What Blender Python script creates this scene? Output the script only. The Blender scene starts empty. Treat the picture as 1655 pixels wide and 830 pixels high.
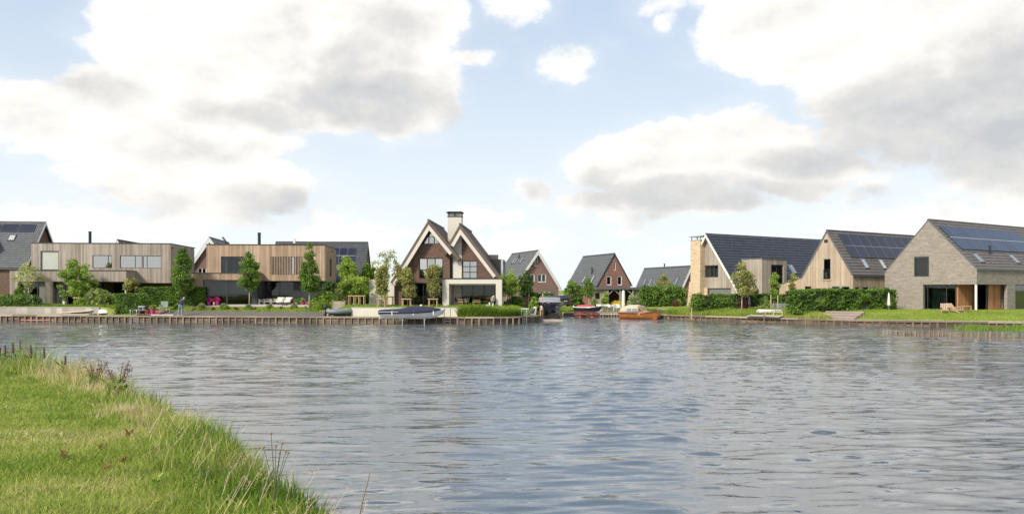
import bpy, math, random
import numpy as np
from mathutils import Vector, Matrix
R = math.radians
rnd = random.Random(11)
rng = np.random.default_rng(5)
SC = bpy.context.scene
COL = SC.collection
# ---------------------------------------------------------------- camera
EYE = 3.1; F = 1300.0; CX = 827.5; HY = 468.0     # eye height over the water, focal length / centre / horizon in photo pixels
cam = bpy.data.objects.new('camera', bpy.data.cameras.new('camera'))
COL.objects.link(cam); SC.camera = cam
cam.location = (0, 0, EYE); cam.rotation_euler = (R(90), 0, 0)
cam.data.sensor_width = 36.0; cam.data.lens = 36.0 * F / 1655.0
cam.data.shift_y = (HY - 415.0) / 1655.0
cam.data.clip_start = 0.1; cam.data.clip_end = 6000
SC.render.resolution_x = 1024; SC.render.resolution_y = 513
# ---------------------------------------------------------------- colour management
SC.view_settings.view_transform = 'Standard'; SC.view_settings.look = 'None'
SC.view_settings.exposure = 0.70; SC.view_settings.gamma = 1.0
SC.view_settings.use_curve_mapping = False
# ---------------------------------------------------------------- sun
SUN_EL, SUN_AZ = 38.0, 222.0      # azimuth clockwise from +Y: behind the viewer, to the left
sd = Vector((math.sin(R(SUN_AZ)) * math.cos(R(SUN_EL)), math.cos(R(SUN_AZ)) * math.cos(R(SUN_EL)), math.sin(R(SUN_EL))))
sun = bpy.data.objects.new('sun', bpy.data.lights.new('sun', 'SUN')); COL.objects.link(sun)
sun.data.energy = 3.0; sun.data.angle = R(10.0); sun.data.color = (1.0, 0.93, 0.82)
sun.rotation_euler = (-sd).to_track_quat('-Z', 'Y').to_euler()

# ---------------------------------------------------------------- tiny node language
class S:
    def __init__(s, nt, o): s.nt = nt; s.o = o
    def _m(s, op, b=None, c=None, clamp=False):
        n = s.nt.nodes.new('ShaderNodeMath'); n.operation = op; n.use_clamp = clamp
        for i, v in enumerate((s, b, c)):
            if v is None: continue
            if isinstance(v, S): s.nt.links.new(v.o, n.inputs[i])
            else: n.inputs[i].default_value = v
        return S(s.nt, n.outputs[0])
    def __add__(s, b): return s._m('ADD', b)
    __radd__ = __add__
    def __sub__(s, b): return s._m('SUBTRACT', b)
    def __rsub__(s, b): return (s * -1.0) + b
    def __mul__(s, b): return s._m('MULTIPLY', b)
    __rmul__ = __mul__
    def __truediv__(s, b): return s._m('DIVIDE', b)
    def max(s, b): return s._m('MAXIMUM', b)
    def min(s, b): return s._m('MINIMUM', b)
    def clamp(s): return s._m('ADD', 0.0, clamp=True)
    def pow(s, b): return s._m('POWER', b)
    def smooth(s, a, b):
        n = s.nt.nodes.new('ShaderNodeMapRange'); n.interpolation_type = 'SMOOTHSTEP'
        s.nt.links.new(s.o, n.inputs[0]); n.inputs[1].default_value = a; n.inputs[2].default_value = b
        return S(s.nt, n.outputs[0])
def combine(nt, x, y, z=0.0):
    n = nt.nodes.new('ShaderNodeCombineXYZ')
    for i, v in enumerate((x, y, z)):
        if isinstance(v, S): nt.links.new(v.o, n.inputs[i])
        else: n.inputs[i].default_value = v
    return n.outputs[0]
def noise(nt, vec, scale, detail=4.0, rough=0.5, lac=2.0, dist=0.0, out=0):
    n = nt.nodes.new('ShaderNodeTexNoise'); n.inputs['Scale'].default_value = scale
    n.inputs['Detail'].default_value = detail; n.inputs['Roughness'].default_value = rough
    n.inputs['Lacunarity'].default_value = lac; n.inputs['Distortion'].default_value = dist
    if vec is not None: nt.links.new(vec, n.inputs['Vector'])
    return S(nt, n.outputs[out])
def mixc(nt, f, a, b, mode='MIX'):
    n = nt.nodes.new('ShaderNodeMix'); n.data_type = 'RGBA'; n.blend_type = mode
    for i, v in ((0, f), (6, a), (7, b)):
        if isinstance(v, S): nt.links.new(v.o, n.inputs[i])
        elif isinstance(v, bpy.types.NodeSocket): nt.links.new(v, n.inputs[i])
        elif isinstance(v, tuple): n.inputs[i].default_value = v if len(v) == 4 else v + (1.0,)
        else: n.inputs[i].default_value = v
    return n.outputs[2]

# ---------------------------------------------------------------- sky
def build_world():
    w = bpy.data.worlds.new('World'); SC.world = w; w.use_nodes = True
    nt = w.node_tree; nt.nodes.clear()
    out = nt.nodes.new('ShaderNodeOutputWorld'); bg = nt.nodes.new('ShaderNodeBackground')
    sky = nt.nodes.new('ShaderNodeTexSky'); sky.sky_type = 'NISHITA'; sky.sun_disc = False
    sky.sun_elevation = R(SUN_EL); sky.sun_rotation = R(SUN_AZ)
    sky.air_density = 1.0; sky.dust_density = 1.6; sky.ozone_density = 1.6
    tc = nt.nodes.new('ShaderNodeTexCoord'); sep = nt.nodes.new('ShaderNodeSeparateXYZ')
    nt.links.new(tc.outputs['Generated'], sep.inputs[0])
    x, y, z = (S(nt, sep.outputs[i]) for i in range(3))
    az = x._m('ARCTAN2', y); el = z.min(0.9999).max(-0.9999)._m('ARCSINE')
    def pix(px, py):
        a = math.atan2(px - CX, F); return a, math.atan2(HY - py, math.hypot(F, px - CX))
    K = 1.0 / F
    # the direction, bent by noise so that cloud outlines billow
    wv = combine(nt, az, el * 1.5, z * 0.3)
    def warp(scale, detail, rough):
        n = nt.nodes.new('ShaderNodeTexNoise'); n.inputs['Scale'].default_value = scale
        n.inputs['Detail'].default_value = detail; n.inputs['Roughness'].default_value = rough
        nt.links.new(wv, n.inputs['Vector'])
        q = nt.nodes.new('ShaderNodeSeparateXYZ'); nt.links.new(n.outputs['Color'], q.inputs[0])
        return S(nt, q.outputs[0]) - 0.5, S(nt, q.outputs[1]) - 0.5
    a1, b1 = warp(5.5, 3, 0.5); a2, b2 = warp(22.0, 6, 0.6)
    wx = az + a1 * 0.07 + a2 * 0.035
    wy = el + b1 * 0.06 + b2 * 0.03
    def field(blobs, X, Y):
        acc = None
        for (px, py, rx, ry, s) in blobs:
            ca, ce = pix(px, py)
            dx = (X - ca) * (F / rx); dy = (Y - ce) * (F / ry)
            f = (1.0 - (dx * dx + dy * dy)) * s
            acc = f if acc is None else acc.max(f)
        return acc
    clouds = [  # centre, half width, half height in photo pixels, thickness
        (330, 55, 165, 105, 1.0), (560, 85, 165, 110, 1.1), (640, 15, 110, 80, .9), (470, 150, 240, 70, .9), (215, 165, 130, 50, .9), (110, 190, 115, 55, .8),
        (300, 215, 190, 50, .8), (300, 285, 190, 48, .9), (440, 315, 75, 40, .7), (60, 165, 55, 30, .5), (300, 345, 240, 40, .34), (690, 130, 70, 50, .6), (760, 92, 40, 16, .4),
        (1060, 262, 150, 60, 1.1), (1210, 240, 120, 62, 1.0), (1290, 285, 130, 38, .85), (1080, 325, 190, 28, .7), (1470, 250, 50, 28, .5), (1380, 240, 70, 36, .5),
        (870, 310, 42, 30, .5), (1020, 352, 42, 24, .4),
        (1300, 45, 170, 80, 1.1), (1560, 90, 250, 160, 1.25), (1440, 140, 150, 80, .9), (1640, 190, 150, 85, 1.0), (1750, 150, 250, 190, 1.1),
        (820, 15, 60, 34, .30), (915, 94, 58, 36, .36), (1078, 0, 60, 30, .34), (1084, 40, 24, 20, .28), (718, 170, 36, 24, .28),
        (1400, 318, 45, 20, .28), (1600, 345, 200, 42, .48), (830, 392, 70, 26, .40), (560, 380, 110, 26, .33), (70, 352, 130, 26, .33), (790, 350, 60, 16, .3),
        (350, -110, 250, 120, 1.0), (560, -260, 190, 130, .9), (280, -420, 260, 120, .9), (1450, -110, 340, 160, 1.1), (1500, -330, 300, 150, 1.0), 
        (1450, 355, 120, 26, .3), (1110, 395, 60, 14, .25)]
    grey = [(610, 165, 170, 55, 1.0), (430, 190, 110, 28, .5), (560, 100, 100, 50, .3), (165, 150, 60, 22, .4), (330, 240, 130, 22, .3), (430, 330, 90, 38, .7), (300, 330, 150, 20, .3),
            (1130, 315, 260, 32, 1.0), (1320, 265, 110, 36, .9), (965, 305, 45, 42, .6), (870, 312, 40, 28, .8), (1560, 215, 240, 75, 1.3), (1500, 160, 170, 50, .6), (1640, 120, 120, 90, .8),
            (1700, 220, 160, 90, 1.1), (1060, 355, 50, 20, .6), (1400, 320, 40, 20, .6), (1480, 275, 50, 20, .6), (650, 60, 90, 50, .3)]
    fa = field(clouds, wx, wy); fg = field(grey, wx * 0.6 + az * 0.4, wy * 0.6 + el * 0.4)
    n0 = noise(nt, wv, 9.0, 10, 0.60)
    nd = noise(nt, wv, 34.0, 6, 0.62)
    # the rest of the sky, out of the frame: the same broken cumulus, made brighter higher up
    gv = combine(nt, x, y, z * 1.8)
    g = noise(nt, gv, 2.6, 8, 0.55)
    inside = (1.0 - (az._m('ABSOLUTE') - 0.02).smooth(0.60, 0.85)) * (1.0 - el.smooth(0.62, 0.85))
    gen = g.smooth(0.49, 0.64)
    veil = (n0 - 0.42) * 0.9
    dens = (fa * 1.08 - 0.05 + (n0 - 0.5) * 1.35 + (nd - 0.5) * 0.55).smooth(-0.12, 0.38)
    thin = (fa * 0.5 + (n0 - 0.42) * 1.6).smooth(-0.3, 1.1) * 0.45
    front = dens.max(thin)
    alpha = front * inside + gen * (1.0 - inside)
    # relief inside the clouds: noise now minus noise a little towards the light
    ov = nt.nodes.new('ShaderNodeVectorMath'); ov.operation = 'ADD'; nt.links.new(wv, ov.inputs[0]); ov.inputs[1].default_value = (-0.022, 0.040, 0)
    n1 = noise(nt, ov.outputs[0], 9.0, 10, 0.60)
    ov2 = nt.nodes.new('ShaderNodeVectorMath'); ov2.operation = 'ADD'; nt.links.new(wv, ov2.inputs[0]); ov2.inputs[1].default_value = (-0.010, 0.018, 0)
    n2 = noise(nt, wv, 19.0, 6, 0.55); n3 = noise(nt, ov2.outputs[0], 19.0, 6, 0.55)
    relief = (n0 - n1) * 0.75 + (n2 - n3) * 0.30 + (nd - 0.5) * 0.06
    gr = ((fg + (n0 - 0.5) * 0.7).smooth(-0.45, 1.0)) * inside + (noise(nt, gv, 4.0, 5, .5).smooth(.45, .75)) * 0.8 * (1.0 - inside)
    lum = (1.06 - gr * 0.44 - fa.max(0.0).min(1.0) * 0.10 * inside + relief).min(1.07).max(0.42)
    lumc = nt.nodes.new('ShaderNodeValToRGB'); nt.links.new(lum.o, lumc.inputs[0])
    cr = lumc.color_ramp; cr.elements[0].position = 0.40; cr.elements[0].color = (.47, .485, .51, 1)
    cr.elements[1].position = 1.0; cr.elements[1].color = (.88, .855, .805, 1)
    e = cr.elements.new(0.70); e.color = (.645, .635, .615, 1); e = cr.elements.new(0.86); e.color = (.79, .77, .735, 1)
    lb = nt.nodes.new('ShaderNodeVectorMath'); lb.operation = 'SCALE'; nt.links.new(lumc.outputs[0], lb.inputs[0]); nt.links.new(((lum.smooth(.90, 1.10) * .10 + 1.0) * (el.smooth(.33, .60) * .65 + 1.0)).o, lb.inputs[3])  # extra cloud brightness added above the frame so the water reflects more light
    # clear air: the physical sky, whitened towards the horizon as through summer haze
    k = nt.nodes.new('ShaderNodeVectorMath'); k.operation = 'SCALE'; nt.links.new(sky.outputs[0], k.inputs[0]); k.inputs[3].default_value = SKY_K
    haze = (1.0 - el.smooth(-0.02, 0.40)) * 0.22 + 0.74 - el.smooth(.36, .75) * 0.30
    hz = mixc(nt, el.smooth(-.02, .42), (.775, .82, .84), (.53, .64, .785))
    base = mixc(nt, haze, k.outputs[0], hz)
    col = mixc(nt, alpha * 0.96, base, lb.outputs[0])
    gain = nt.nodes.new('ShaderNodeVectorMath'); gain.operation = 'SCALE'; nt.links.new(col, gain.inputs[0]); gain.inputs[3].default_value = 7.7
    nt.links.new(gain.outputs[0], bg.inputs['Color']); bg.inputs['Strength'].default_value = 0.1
    nt.links.new(bg.outputs[0], out.inputs[0])
    w.cycles.sampling_method = 'MANUAL'; w.cycles.sample_map_resolution = 512
SKY_K = 0.11
build_world()
# ---------------------------------------------------------------- materials
MATS = {}
def principled(name):
    m = bpy.data.materials.new(name); m.use_nodes = True; nt = m.node_tree
    b = nt.nodes['Principled BSDF']; MATS[name] = m
    return m, nt, b
def mat(name, col, rough=0.7, var=0.12, scale=(3, 3, 3), bump=0.0, bscale=20.0, metal=0.0, tone=0.0, spec=0.5, rand=0.0, col2=None, coat=0.0, detail=5):
    """plain surface: colour varied by noise, by the faces' own 'tone' and from object to object"""
    m, nt, b = principled(name)
    tc = nt.nodes.new('ShaderNodeTexCoord'); mp = nt.nodes.new('ShaderNodeMapping'); mp.inputs['Scale'].default_value = scale
    nt.links.new(tc.outputs['Object'], mp.inputs[0])
    n = noise(nt, mp.outputs[0], 1.0, detail, 0.6)
    f = (n - 0.5) * (var * 3.0)
    if tone:
        a = nt.nodes.new('ShaderNodeAttribute'); a.attribute_name = 'tone'
        f = f + (S(nt, a.outputs['Fac']) - 0.5) * (2 * tone)
    if rand:
        oi = nt.nodes.new('ShaderNodeObjectInfo'); f = f + (S(nt, oi.outputs['Random']) - 0.5) * (2 * rand)
    c = Vector(col)
    d = tuple(c * 0.45) if col2 is None else col2
    l = tuple(min(1.0, v * 1.45) for v in c)
    c1 = mixc(nt, (f + 0.5).clamp(), d, tuple(c) if col2 else l)
    nt.links.new(c1, b.inputs['Base Color'])
    b.inputs['Roughness'].default_value = rough; b.inputs['Metallic'].default_value = metal
    b.inputs['Specular IOR Level'].default_value = spec; b.inputs['Coat Weight'].default_value = coat
    if bump:
        bn = noise(nt, tc.outputs['Object'], bscale, 4, 0.6)
        bp = nt.nodes.new('ShaderNodeBump'); bp.inputs['Strength'].default_value = bump; bp.inputs['Distance'].default_value = 0.02
        nt.links.new(bn.o, bp.inputs['Height']); nt.links.new(bp.outputs[0], b.inputs['Normal'])
    return m
def wood(name, c1, c2, rough=0.75, horizontal=False):
    """weathered cladding: long grain, grey patches, each board its own tone"""
    m, nt, b = principled(name)
    tc = nt.nodes.new('ShaderNodeTexCoord'); mp = nt.nodes.new('ShaderNodeMapping')
    mp.inputs['Scale'].default_value = (1.2, 1.2, 22) if horizontal else (22, 22, 1.1)
    nt.links.new(tc.outputs['Object'], mp.inputs[0])
    g = noise(nt, mp.outputs[0], 1.0, 5, 0.65)
    p = noise(nt, tc.outputs['Object'], 0.45, 3, 0.5)
    a = nt.nodes.new('ShaderNodeAttribute'); a.attribute_name = 'tone'; t = S(nt, a.outputs['Fac'])
    m2 = nt.nodes.new('ShaderNodeMapping'); m2.inputs['Scale'].default_value = (2.2, 2.2, .25) if not horizontal else (.3, .3, 2); nt.links.new(tc.outputs['Object'], m2.inputs[0])
    st = noise(nt, m2.outputs[0], 1.0, 4, 0.6); oi = nt.nodes.new('ShaderNodeObjectInfo')
    f = ((g - 0.5) * 0.9 + (p - 0.5) * 1.0 + (st - 0.5) * 1.2 + (t - 0.5) * 0.7 + (S(nt, oi.outputs['Random']) - 0.5) * (0.7 if 'post' in name or 'deck' in name or 'quay' in name or 'cap' in name else 0.0) + 0.5).clamp()
    col = mixc(nt, f, c1, c2)
    dark = ((t * 37.0)._m('FRACT').smooth(0.0, 1.0)) * 0.22
    col = mixc(nt, dark, col, tuple(0.55 * v for v in c1))
    nt.links.new(col, b.inputs['Base Color']); b.inputs['Roughness'].default_value = rough; b.inputs['Specular IOR Level'].default_value = 0.3
    bp = nt.nodes.new('ShaderNodeBump'); bp.inputs['Strength'].default_value = 0.3; bp.inputs['Distance'].default_value = 0.01
    nt.links.new(g.o, bp.inputs['Height']); nt.links.new(bp.outputs[0], b.inputs['Normal'])
    return m
def brick(name, c1, c2, mortar, bw=0.21, bh=0.065, gap=0.010, patch=0.5, offset=0.5, streak=0.0):
    """brick bond laid in the wall's own (along, up) coordinates, which the wall builder stores as a UV map in metres"""
    m, nt, b = principled(name)
    uv = nt.nodes.new('ShaderNodeUVMap'); uv.uv_map = 'wall'
    t = nt.nodes.new('ShaderNodeTexBrick'); nt.links.new(uv.outputs[0], t.inputs['Vector'])
    t.inputs['Scale'].default_value = 1.0; t.inputs['Brick Width'].default_value = bw; t.inputs['Row Height'].default_value = bh
    t.inputs['Mortar Size'].default_value = gap; t.inputs['Mortar Smooth'].default_value = 0.2; t.inputs['Bias'].default_value = 0.0
    t.offset = offset; t.inputs['Color1'].default_value = c1 + (1,); t.inputs['Color2'].default_value = c2 + (1,); t.inputs['Mortar'].default_value = mortar + (1,)
    mp = nt.nodes.new('ShaderNodeMapping'); mp.inputs['Scale'].default_value = (1.1, 4.5, 1); nt.links.new(uv.outputs[0], mp.inputs[0])
    n = noise(nt, mp.outputs[0], 1.0, 7, 0.62)
    n2 = noise(nt, mp.outputs[0], 3.3, 5, 0.6)
    big = noise(nt, uv.outputs[0], .45, 4, .6)
    col0 = mixc(nt, ((big - .5) * 2.4 + .3).clamp() * .45, t.outputs[0], tuple(v * .62 for v in c1))
    col = mixc(nt, ((n - 0.5) * 2.2 + 0.5).clamp() * patch, col0, tuple(v * 1.5 for v in c2))
    col = mixc(nt, ((n2 - 0.5) * 3.0 + 0.2).clamp() * (patch * 0.9 + streak), col, tuple(v * 0.45 for v in c1))
    nt.links.new(col, b.inputs['Base Color']); b.inputs['Roughness'].default_value = 0.9; b.inputs['Specular IOR Level'].default_value = 0.2
    bp = nt.nodes.new('ShaderNodeBump'); bp.inputs['Strength'].default_value = 0.6; bp.inputs['Distance'].default_value = 0.012; bp.invert = True
    nt.links.new(t.outputs['Fac'], bp.inputs['Height']); nt.links.new(bp.outputs[0], b.inputs['Normal'])
    return m
def foliage(name, dark, light, trans=0.45, hue=None):
    m, nt, b = principled(name)
    a = nt.nodes.new('ShaderNodeAttribute'); a.attribute_name = 'tone'
    col = mixc(nt, S(nt, a.outputs['Fac']), dark, light)
    if hue:
        tc = nt.nodes.new('ShaderNodeTexCoord')
        col = mixc(nt, noise(nt, tc.outputs['Object'], 1.3, 3, .5).smooth(.5, .68), col, hue)
    nt.links.new(col, b.inputs['Base Color']); b.inputs['Roughness'].default_value = 0.55; b.inputs['Specular IOR Level'].default_value = 0.3
    tr = nt.nodes.new('ShaderNodeBsdfTranslucent'); nt.links.new(col, tr.inputs['Color'])
    ms = nt.nodes.new('ShaderNodeMixShader'); ms.inputs[0].default_value = trans
    nt.links.new(b.outputs[0], ms.inputs[1]); nt.links.new(tr.outputs[0], ms.inputs[2])
    nt.links.new(ms.outputs[0], nt.nodes['Material Output'].inputs['Surface'])
    return m
def glass(name, tint=(.55, .6, .6), base=0.10, rough=0.02):
    m, nt, b = principled(name); nt.nodes.remove(b)
    g = nt.nodes.new('ShaderNodeBsdfGlossy'); g.inputs['Roughness'].default_value = rough; g.inputs['Color'].default_value = (.98, .96, .92, 1)
    t = nt.nodes.new('ShaderNodeBsdfTransparent'); t.inputs['Color'].default_value = tint + (1,)
    fr = nt.nodes.new('ShaderNodeLayerWeight'); fr.inputs[0].default_value = .5
    tc = nt.nodes.new('ShaderNodeTexCoord'); n = noise(nt, tc.outputs['Object'], 0.8, 2, .5)
    bp = nt.nodes.new('ShaderNodeBump'); bp.inputs['Strength'].default_value = 0.05; bp.inputs['Distance'].default_value = 0.05
    nt.links.new(n.o, bp.inputs['Height']); nt.links.new(bp.outputs[0], g.inputs['Normal'])
    ms = nt.nodes.new('ShaderNodeMixShader'); f = (S(nt, fr.outputs[1]).pow(4.0) * .9 + (base * .6 + .02)).clamp(); nt.links.new(f.o, ms.inputs[0])
    nt.links.new(t.outputs[0], ms.inputs[1]); nt.links.new(g.outputs[0], ms.inputs[2])
    nt.links.new(ms.outputs[0], nt.nodes['Material Output'].inputs['Surface'])
    return m

wood('clad_grey', (.24, .20, .16), (.45, .385, .32))
wood('clad_warm', (.27, .185, .12), (.50, .365, .255))
wood('clad_pale', (.31, .235, .165), (.53, .425, .32))
wood('clad_silver', (.26, .22, .18), (.45, .39, .325))
wood('clad_cedar', (.26, .11, .045), (.52, .26, .12))
wood('deck_wood', (.27, .225, .18), (.50, .44, .36), horizontal=True)
wood('post_wood', (.13, .09, .06), (.36, .27, .18))
wood('post_brown', (.11, .07, .045), (.27, .185, .12))
wood('cap_wood', (.17, .135, .10), (.38, .31, .24), horizontal=True)
wood('quay_board', (.080, .060, .044), (.20, .152, .108), horizontal=True)
mat('fresh_wood', (.46, .32, .18), .7, .15, (8, 8, 2), rand=.1)
mat('dark_wood', (.10, .065, .045), .7, .2, (3, 3, 3), rand=.1)
brick('brick_brown', (.10, .062, .046), (.175, .105, .075), (.12, .095, .08), bw=.25, bh=.055, patch=.55)
brick('brick_red', (.20, .085, .060), (.28, .125, .088), (.27, .20, .17), patch=.25)
brick('brick_red_purple', (.19, .10, .088), (.26, .145, .125), (.26, .21, .19), patch=.3)
brick('brick_slim', (.225, .195, .16), (.325, .29, .245), (.20, .175, .145), bw=.45, bh=.045, gap=.009, patch=.6, streak=.15)
brick('stone_gold', (.42, .30, .19), (.60, .47, .32), (.44, .36, .27), bw=.19, bh=.11, gap=.014, patch=.5)
brick('paving', (.27, .22, .195), (.34, .28, .25), (.2, .17, .15), bw=.2, bh=.1, patch=.3)
mat('plaster', (.58, .54, .465), .85, .08, (1.6, 1.6, .3), bump=.15, bscale=60)
mat('plaster_wall', (.62, .58, .50), .85, .07, (.6, .6, .8), bump=.15, bscale=60)
mat('white_paint', (.68, .67, .63), .45, .04)
mat('grey_paint', (.45, .46, .46), .5, .05)
mat('anthracite', (.035, .036, .040), .5, .1)
mat('black_metal', (.018, .018, .020), .45, .1)
mat('zinc', (.11, .12, .13), .5, .12)
mat('steel', (.62, .62, .60), .3, .05, metal=.85)
mat('tile_dark', (.062, .065, .072), .55, .10, (1, 1, 1), tone=.12)
mat('tile_blue', (.038, .043, .055), .42, .10, (1, 1, 1), tone=.12)
mat('tile_grey', (.098, .102, .108), .6, .10, (1, 1, 1), tone=.10)
mat('tile_brown', (.12, .105, .095), .6, .10, (1, 1, 1), tone=.12)
mat('thatch', (.125, .095, .072), .9, .22, (1.4, 9, 2.0), bump=.8, bscale=14)
mat('concrete', (.38, .345, .30), .85, .18, (.7, .7, .7), bump=.2, bscale=25, tone=.2)
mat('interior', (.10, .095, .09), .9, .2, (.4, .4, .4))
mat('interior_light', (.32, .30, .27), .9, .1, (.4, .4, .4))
mat('blind', (.24, .235, .225), .8, .05)
mat('curtain', (.60, .58, .54), .9, .1, (14, 14, .5))
mat('curtain_green', (.060, .085, .078), .9, .3, (12, 12, .4))
mat('curtain_blue', (.06, .055, .16), .9, .3, (12, 12, .4))
glass('glass', (.50, .55, .56), .045)
glass('glass_clear', (.93, .94, .93), .03)
mat('blind_cream', (.74, .69, .61), .8, .05)
glass('glass_mirror', (.40, .42, .42), .72)
glass('glass_sky', (.30, .32, .34), .95, .04)
mat('lawn', (.135, .20, .038), .9, .14, (.7, .7, .7), bump=.6, bscale=30, detail=8)
mat('soil', (.065, .05, .038), .95, .2, (2, 2, 2), bump=.5, bscale=20)
mat('deck_dark', (.125, .11, .10), .8, .15, (1, 6, 1))
mat('deck_red', (.30, .125, .075), .8, .2, (1, 6, 1))
mat('gravel', (.40, .36, .31), .95, .15, (4, 4, 4), bump=.6, bscale=40)
mat('bark', (.16, .12, .09), .9, .25, (6, 6, 2), bump=.8, bscale=20)
mat('bark_light', (.36, .31, .25), .9, .2, (6, 6, 2), bump=.6, bscale=20)
foliage('leaf_mid', (0.064, 0.127, 0.023), (0.270, 0.413, 0.068))
foliage('leaf_bright', (0.120, 0.206, 0.034), (0.455, 0.610, 0.106))
foliage('leaf_dark', (0.039, 0.079, 0.023), (0.152, 0.245, 0.056))
foliage('leaf_pale', (0.152, 0.188, 0.056), (0.650, 0.708, 0.230))
foliage('leaf_hedge', (0.048, 0.109, 0.023), (0.250, 0.393, 0.068))
foliage('leaf_olive', (0.120, 0.138, 0.043), (0.586, 0.570, 0.192))
foliage('leaf_yellow_', (.16, .16, .03), (.42, .38, .08)); foliage('leaf_yellow', (0.347, 0.295, 0.038), (1.127, 0.866, 0.095))
foliage('leaf_orange', (0.541, 0.275, 0.038), (1.192, 0.708, 0.115))
foliage('leaf_copper', (0.077, 0.044, 0.034), (0.260, 0.098, 0.068))
foliage('leaf_feather', (0.120, 0.178, 0.056), (0.433, 0.532, 0.153))
foliage('flower_pink', (.45, .03, .16), (.80, .12, .36))
foliage('flower_white', (.45, .46, .36), (.85, .84, .76))

# ---------------------------------------------------------------- measuring and mesh helpers
def at(px, py, Y): return Vector(((px - CX) / F * Y, Y, EYE + (HY - py) / F * Y))
class Frame:
    """a building's own axes: x along its front, y back into it, z up"""
    def __init__(s, x, y, deg, z=0.0):
        s.o = Vector((x, y, z)); s.deg = deg
        s.M = Matrix.Translation(s.o) @ Matrix.Rotation(R(deg), 4, 'Z'); s.I = s.M.inverted()
    def ray(s, px, py):
        d = Vector(((px - CX) / F, 1.0, (HY - py) / F))
        return s.I @ Vector((0, 0, EYE)), (s.I.to_3x3() @ d)
    def hit(s, px, py, p0, n):
        o, d = s.ray(px, py); t = (Vector(p0) - o).dot(Vector(n)) / d.dot(Vector(n)); return o + d * t
    def uz(s, px, py, w=0.0): p = s.hit(px, py, (0, w, 0), (0, 1, 0)); return p.x, p.z
    def wz(s, px, py, u=0.0): p = s.hit(px, py, (u, 0, 0), (1, 0, 0)); return p.y, p.z
class MB:
    def __init__(s): s.v = []; s.f = []; s.t = []; s.uv = []; s.smooth = False
    def face(s, idx, tone=.5, uv=None): s.f.append(idx); s.t.append(tone); s.uv.append(uv)
    def hexa(s, p, tone=.5, wall=None, skip=()):
        """p: 8 points, 0-3 front (ccw from lower left), 4-7 back"""
        b = len(s.v); s.v += [tuple(q) for q in p]
        for k, q in enumerate(((0, 1, 2, 3), (5, 4, 7, 6), (4, 0, 3, 7), (1, 5, 6, 2), (3, 2, 6, 7), (4, 5, 1, 0))):
            if k in skip: continue
            uv = None
            if wall is not None: uv = [(p[i][wall] if k < 2 or k > 3 else p[i][1 - wall], p[i][2]) for i in q]
            s.face(tuple(b + i for i in q), tone, uv)
        return s
    def box(s, x0, x1, y0, y1, z0, z1, tone=.5, wall=None):
        return s.hexa([(x0, y0, z0), (x1, y0, z0), (x1, y0, z1), (x0, y0, z1), (x0, y1, z0), (x1, y1, z0), (x1, y1, z1), (x0, y1, z1)], tone, wall)
    def bar(s, a, b, w, h=None, tone=.5, up=(0, 0, 1)):
        a = Vector(a); b = Vector(b); h = h or w; d = (b - a).normalized(); u = Vector(up)
        if abs(d.dot(u)) > .98: u = Vector((0, 1, 0))
        sd_ = d.cross(u).normalized() * (w / 2); up_ = sd_.cross(d).normalized() * (h / 2)
        return s.hexa([a - sd_ - up_, a + sd_ - up_, a + sd_ + up_, a - sd_ + up_, b - sd_ - up_, b + sd_ - up_, b + sd_ + up_, b - sd_ + up_], tone)
    def tube(s, pts, rad, n=8, tone=.5, cap=True):
        rings = []
        for i, p in enumerate(pts):
            p = Vector(p); q = Vector(pts[min(i + 1, len(pts) - 1)]) - Vector(pts[max(i - 1, 0)]); q.normalize()
            u = q.cross(Vector((0, 1, 0))) if abs(q.y) < .9 else q.cross(Vector((1, 0, 0))); u.normalize(); w = q.cross(u)
            r = rad[i] if hasattr(rad, '__len__') else rad
            b = len(s.v); rings.append(b)
            for k in range(n):
                a = 2 * math.pi * k / n; s.v.append(tuple(p + u * (r * math.cos(a)) + w * (r * math.sin(a))))
        for a, b in zip(rings, rings[1:]):
            for k in range(n): s.face((a + k, a + (k + 1) % n, b + (k + 1) % n, b + k), tone)
        if cap: s.face(tuple(rings[0] + k for k in range(n))[::-1], tone); s.face(tuple(rings[-1] + k for k in range(n)), tone)
        return s
    def lathe(s, c, prof, n=12, tone=.5, sx=1, sy=1):
        c = Vector(c); rings = []
        for r, z in prof:
            rings.append(len(s.v))
            for k in range(n):
                a = 2 * math.pi * k / n; s.v.append((c.x + r * sx * math.cos(a), c.y + r * sy * math.sin(a), c.z + z))
        for a, b in zip(rings, rings[1:]):
            for k in range(n): s.face((a + k, a + (k + 1) % n, b + (k + 1) % n, b + k), tone)
        s.face(tuple(rings[0] + k for k in range(n))[::-1], tone); s.face(tuple(rings[-1] + k for k in range(n)), tone)
        return s
    def prism(s, poly, a, b, axis=1, tone=.5):
        """extrude a 2-D outline along an axis (axis 1: outline in x,z; axis 0: outline in y,z; axis 2: x,y)"""
        def P(q, d): return {1: (q[0], d, q[1]), 0: (d, q[0], q[1]), 2: (q[0], q[1], d)}[axis]
        n = len(poly); k = len(s.v); s.v += [P(q, a) for q in poly] + [P(q, b) for q in poly]
        s.face(tuple(range(k, k + n)), tone); s.face(tuple(range(k + n, k + 2 * n))[::-1], tone)
        for i in range(n): j = (i + 1) % n; s.face((k + i, k + n + i, k + n + j, k + j), tone)
        return s
    def loft(s, rings, tone=.5, cap=True, closed=True):
        ids = []
        for r in rings: ids.append(len(s.v)); s.v += [tuple(q) for q in r]
        n = len(rings[0])
        for a, b in zip(ids, ids[1:]):
            for k in range(n if closed else n - 1): s.face((a + k, a + (k + 1) % n, b + (k + 1) % n, b + k), tone)
        if cap: s.face(tuple(range(ids[0], ids[0] + n))[::-1], tone); s.face(tuple(range(ids[-1], ids[-1] + n)), tone)
        return s
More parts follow.
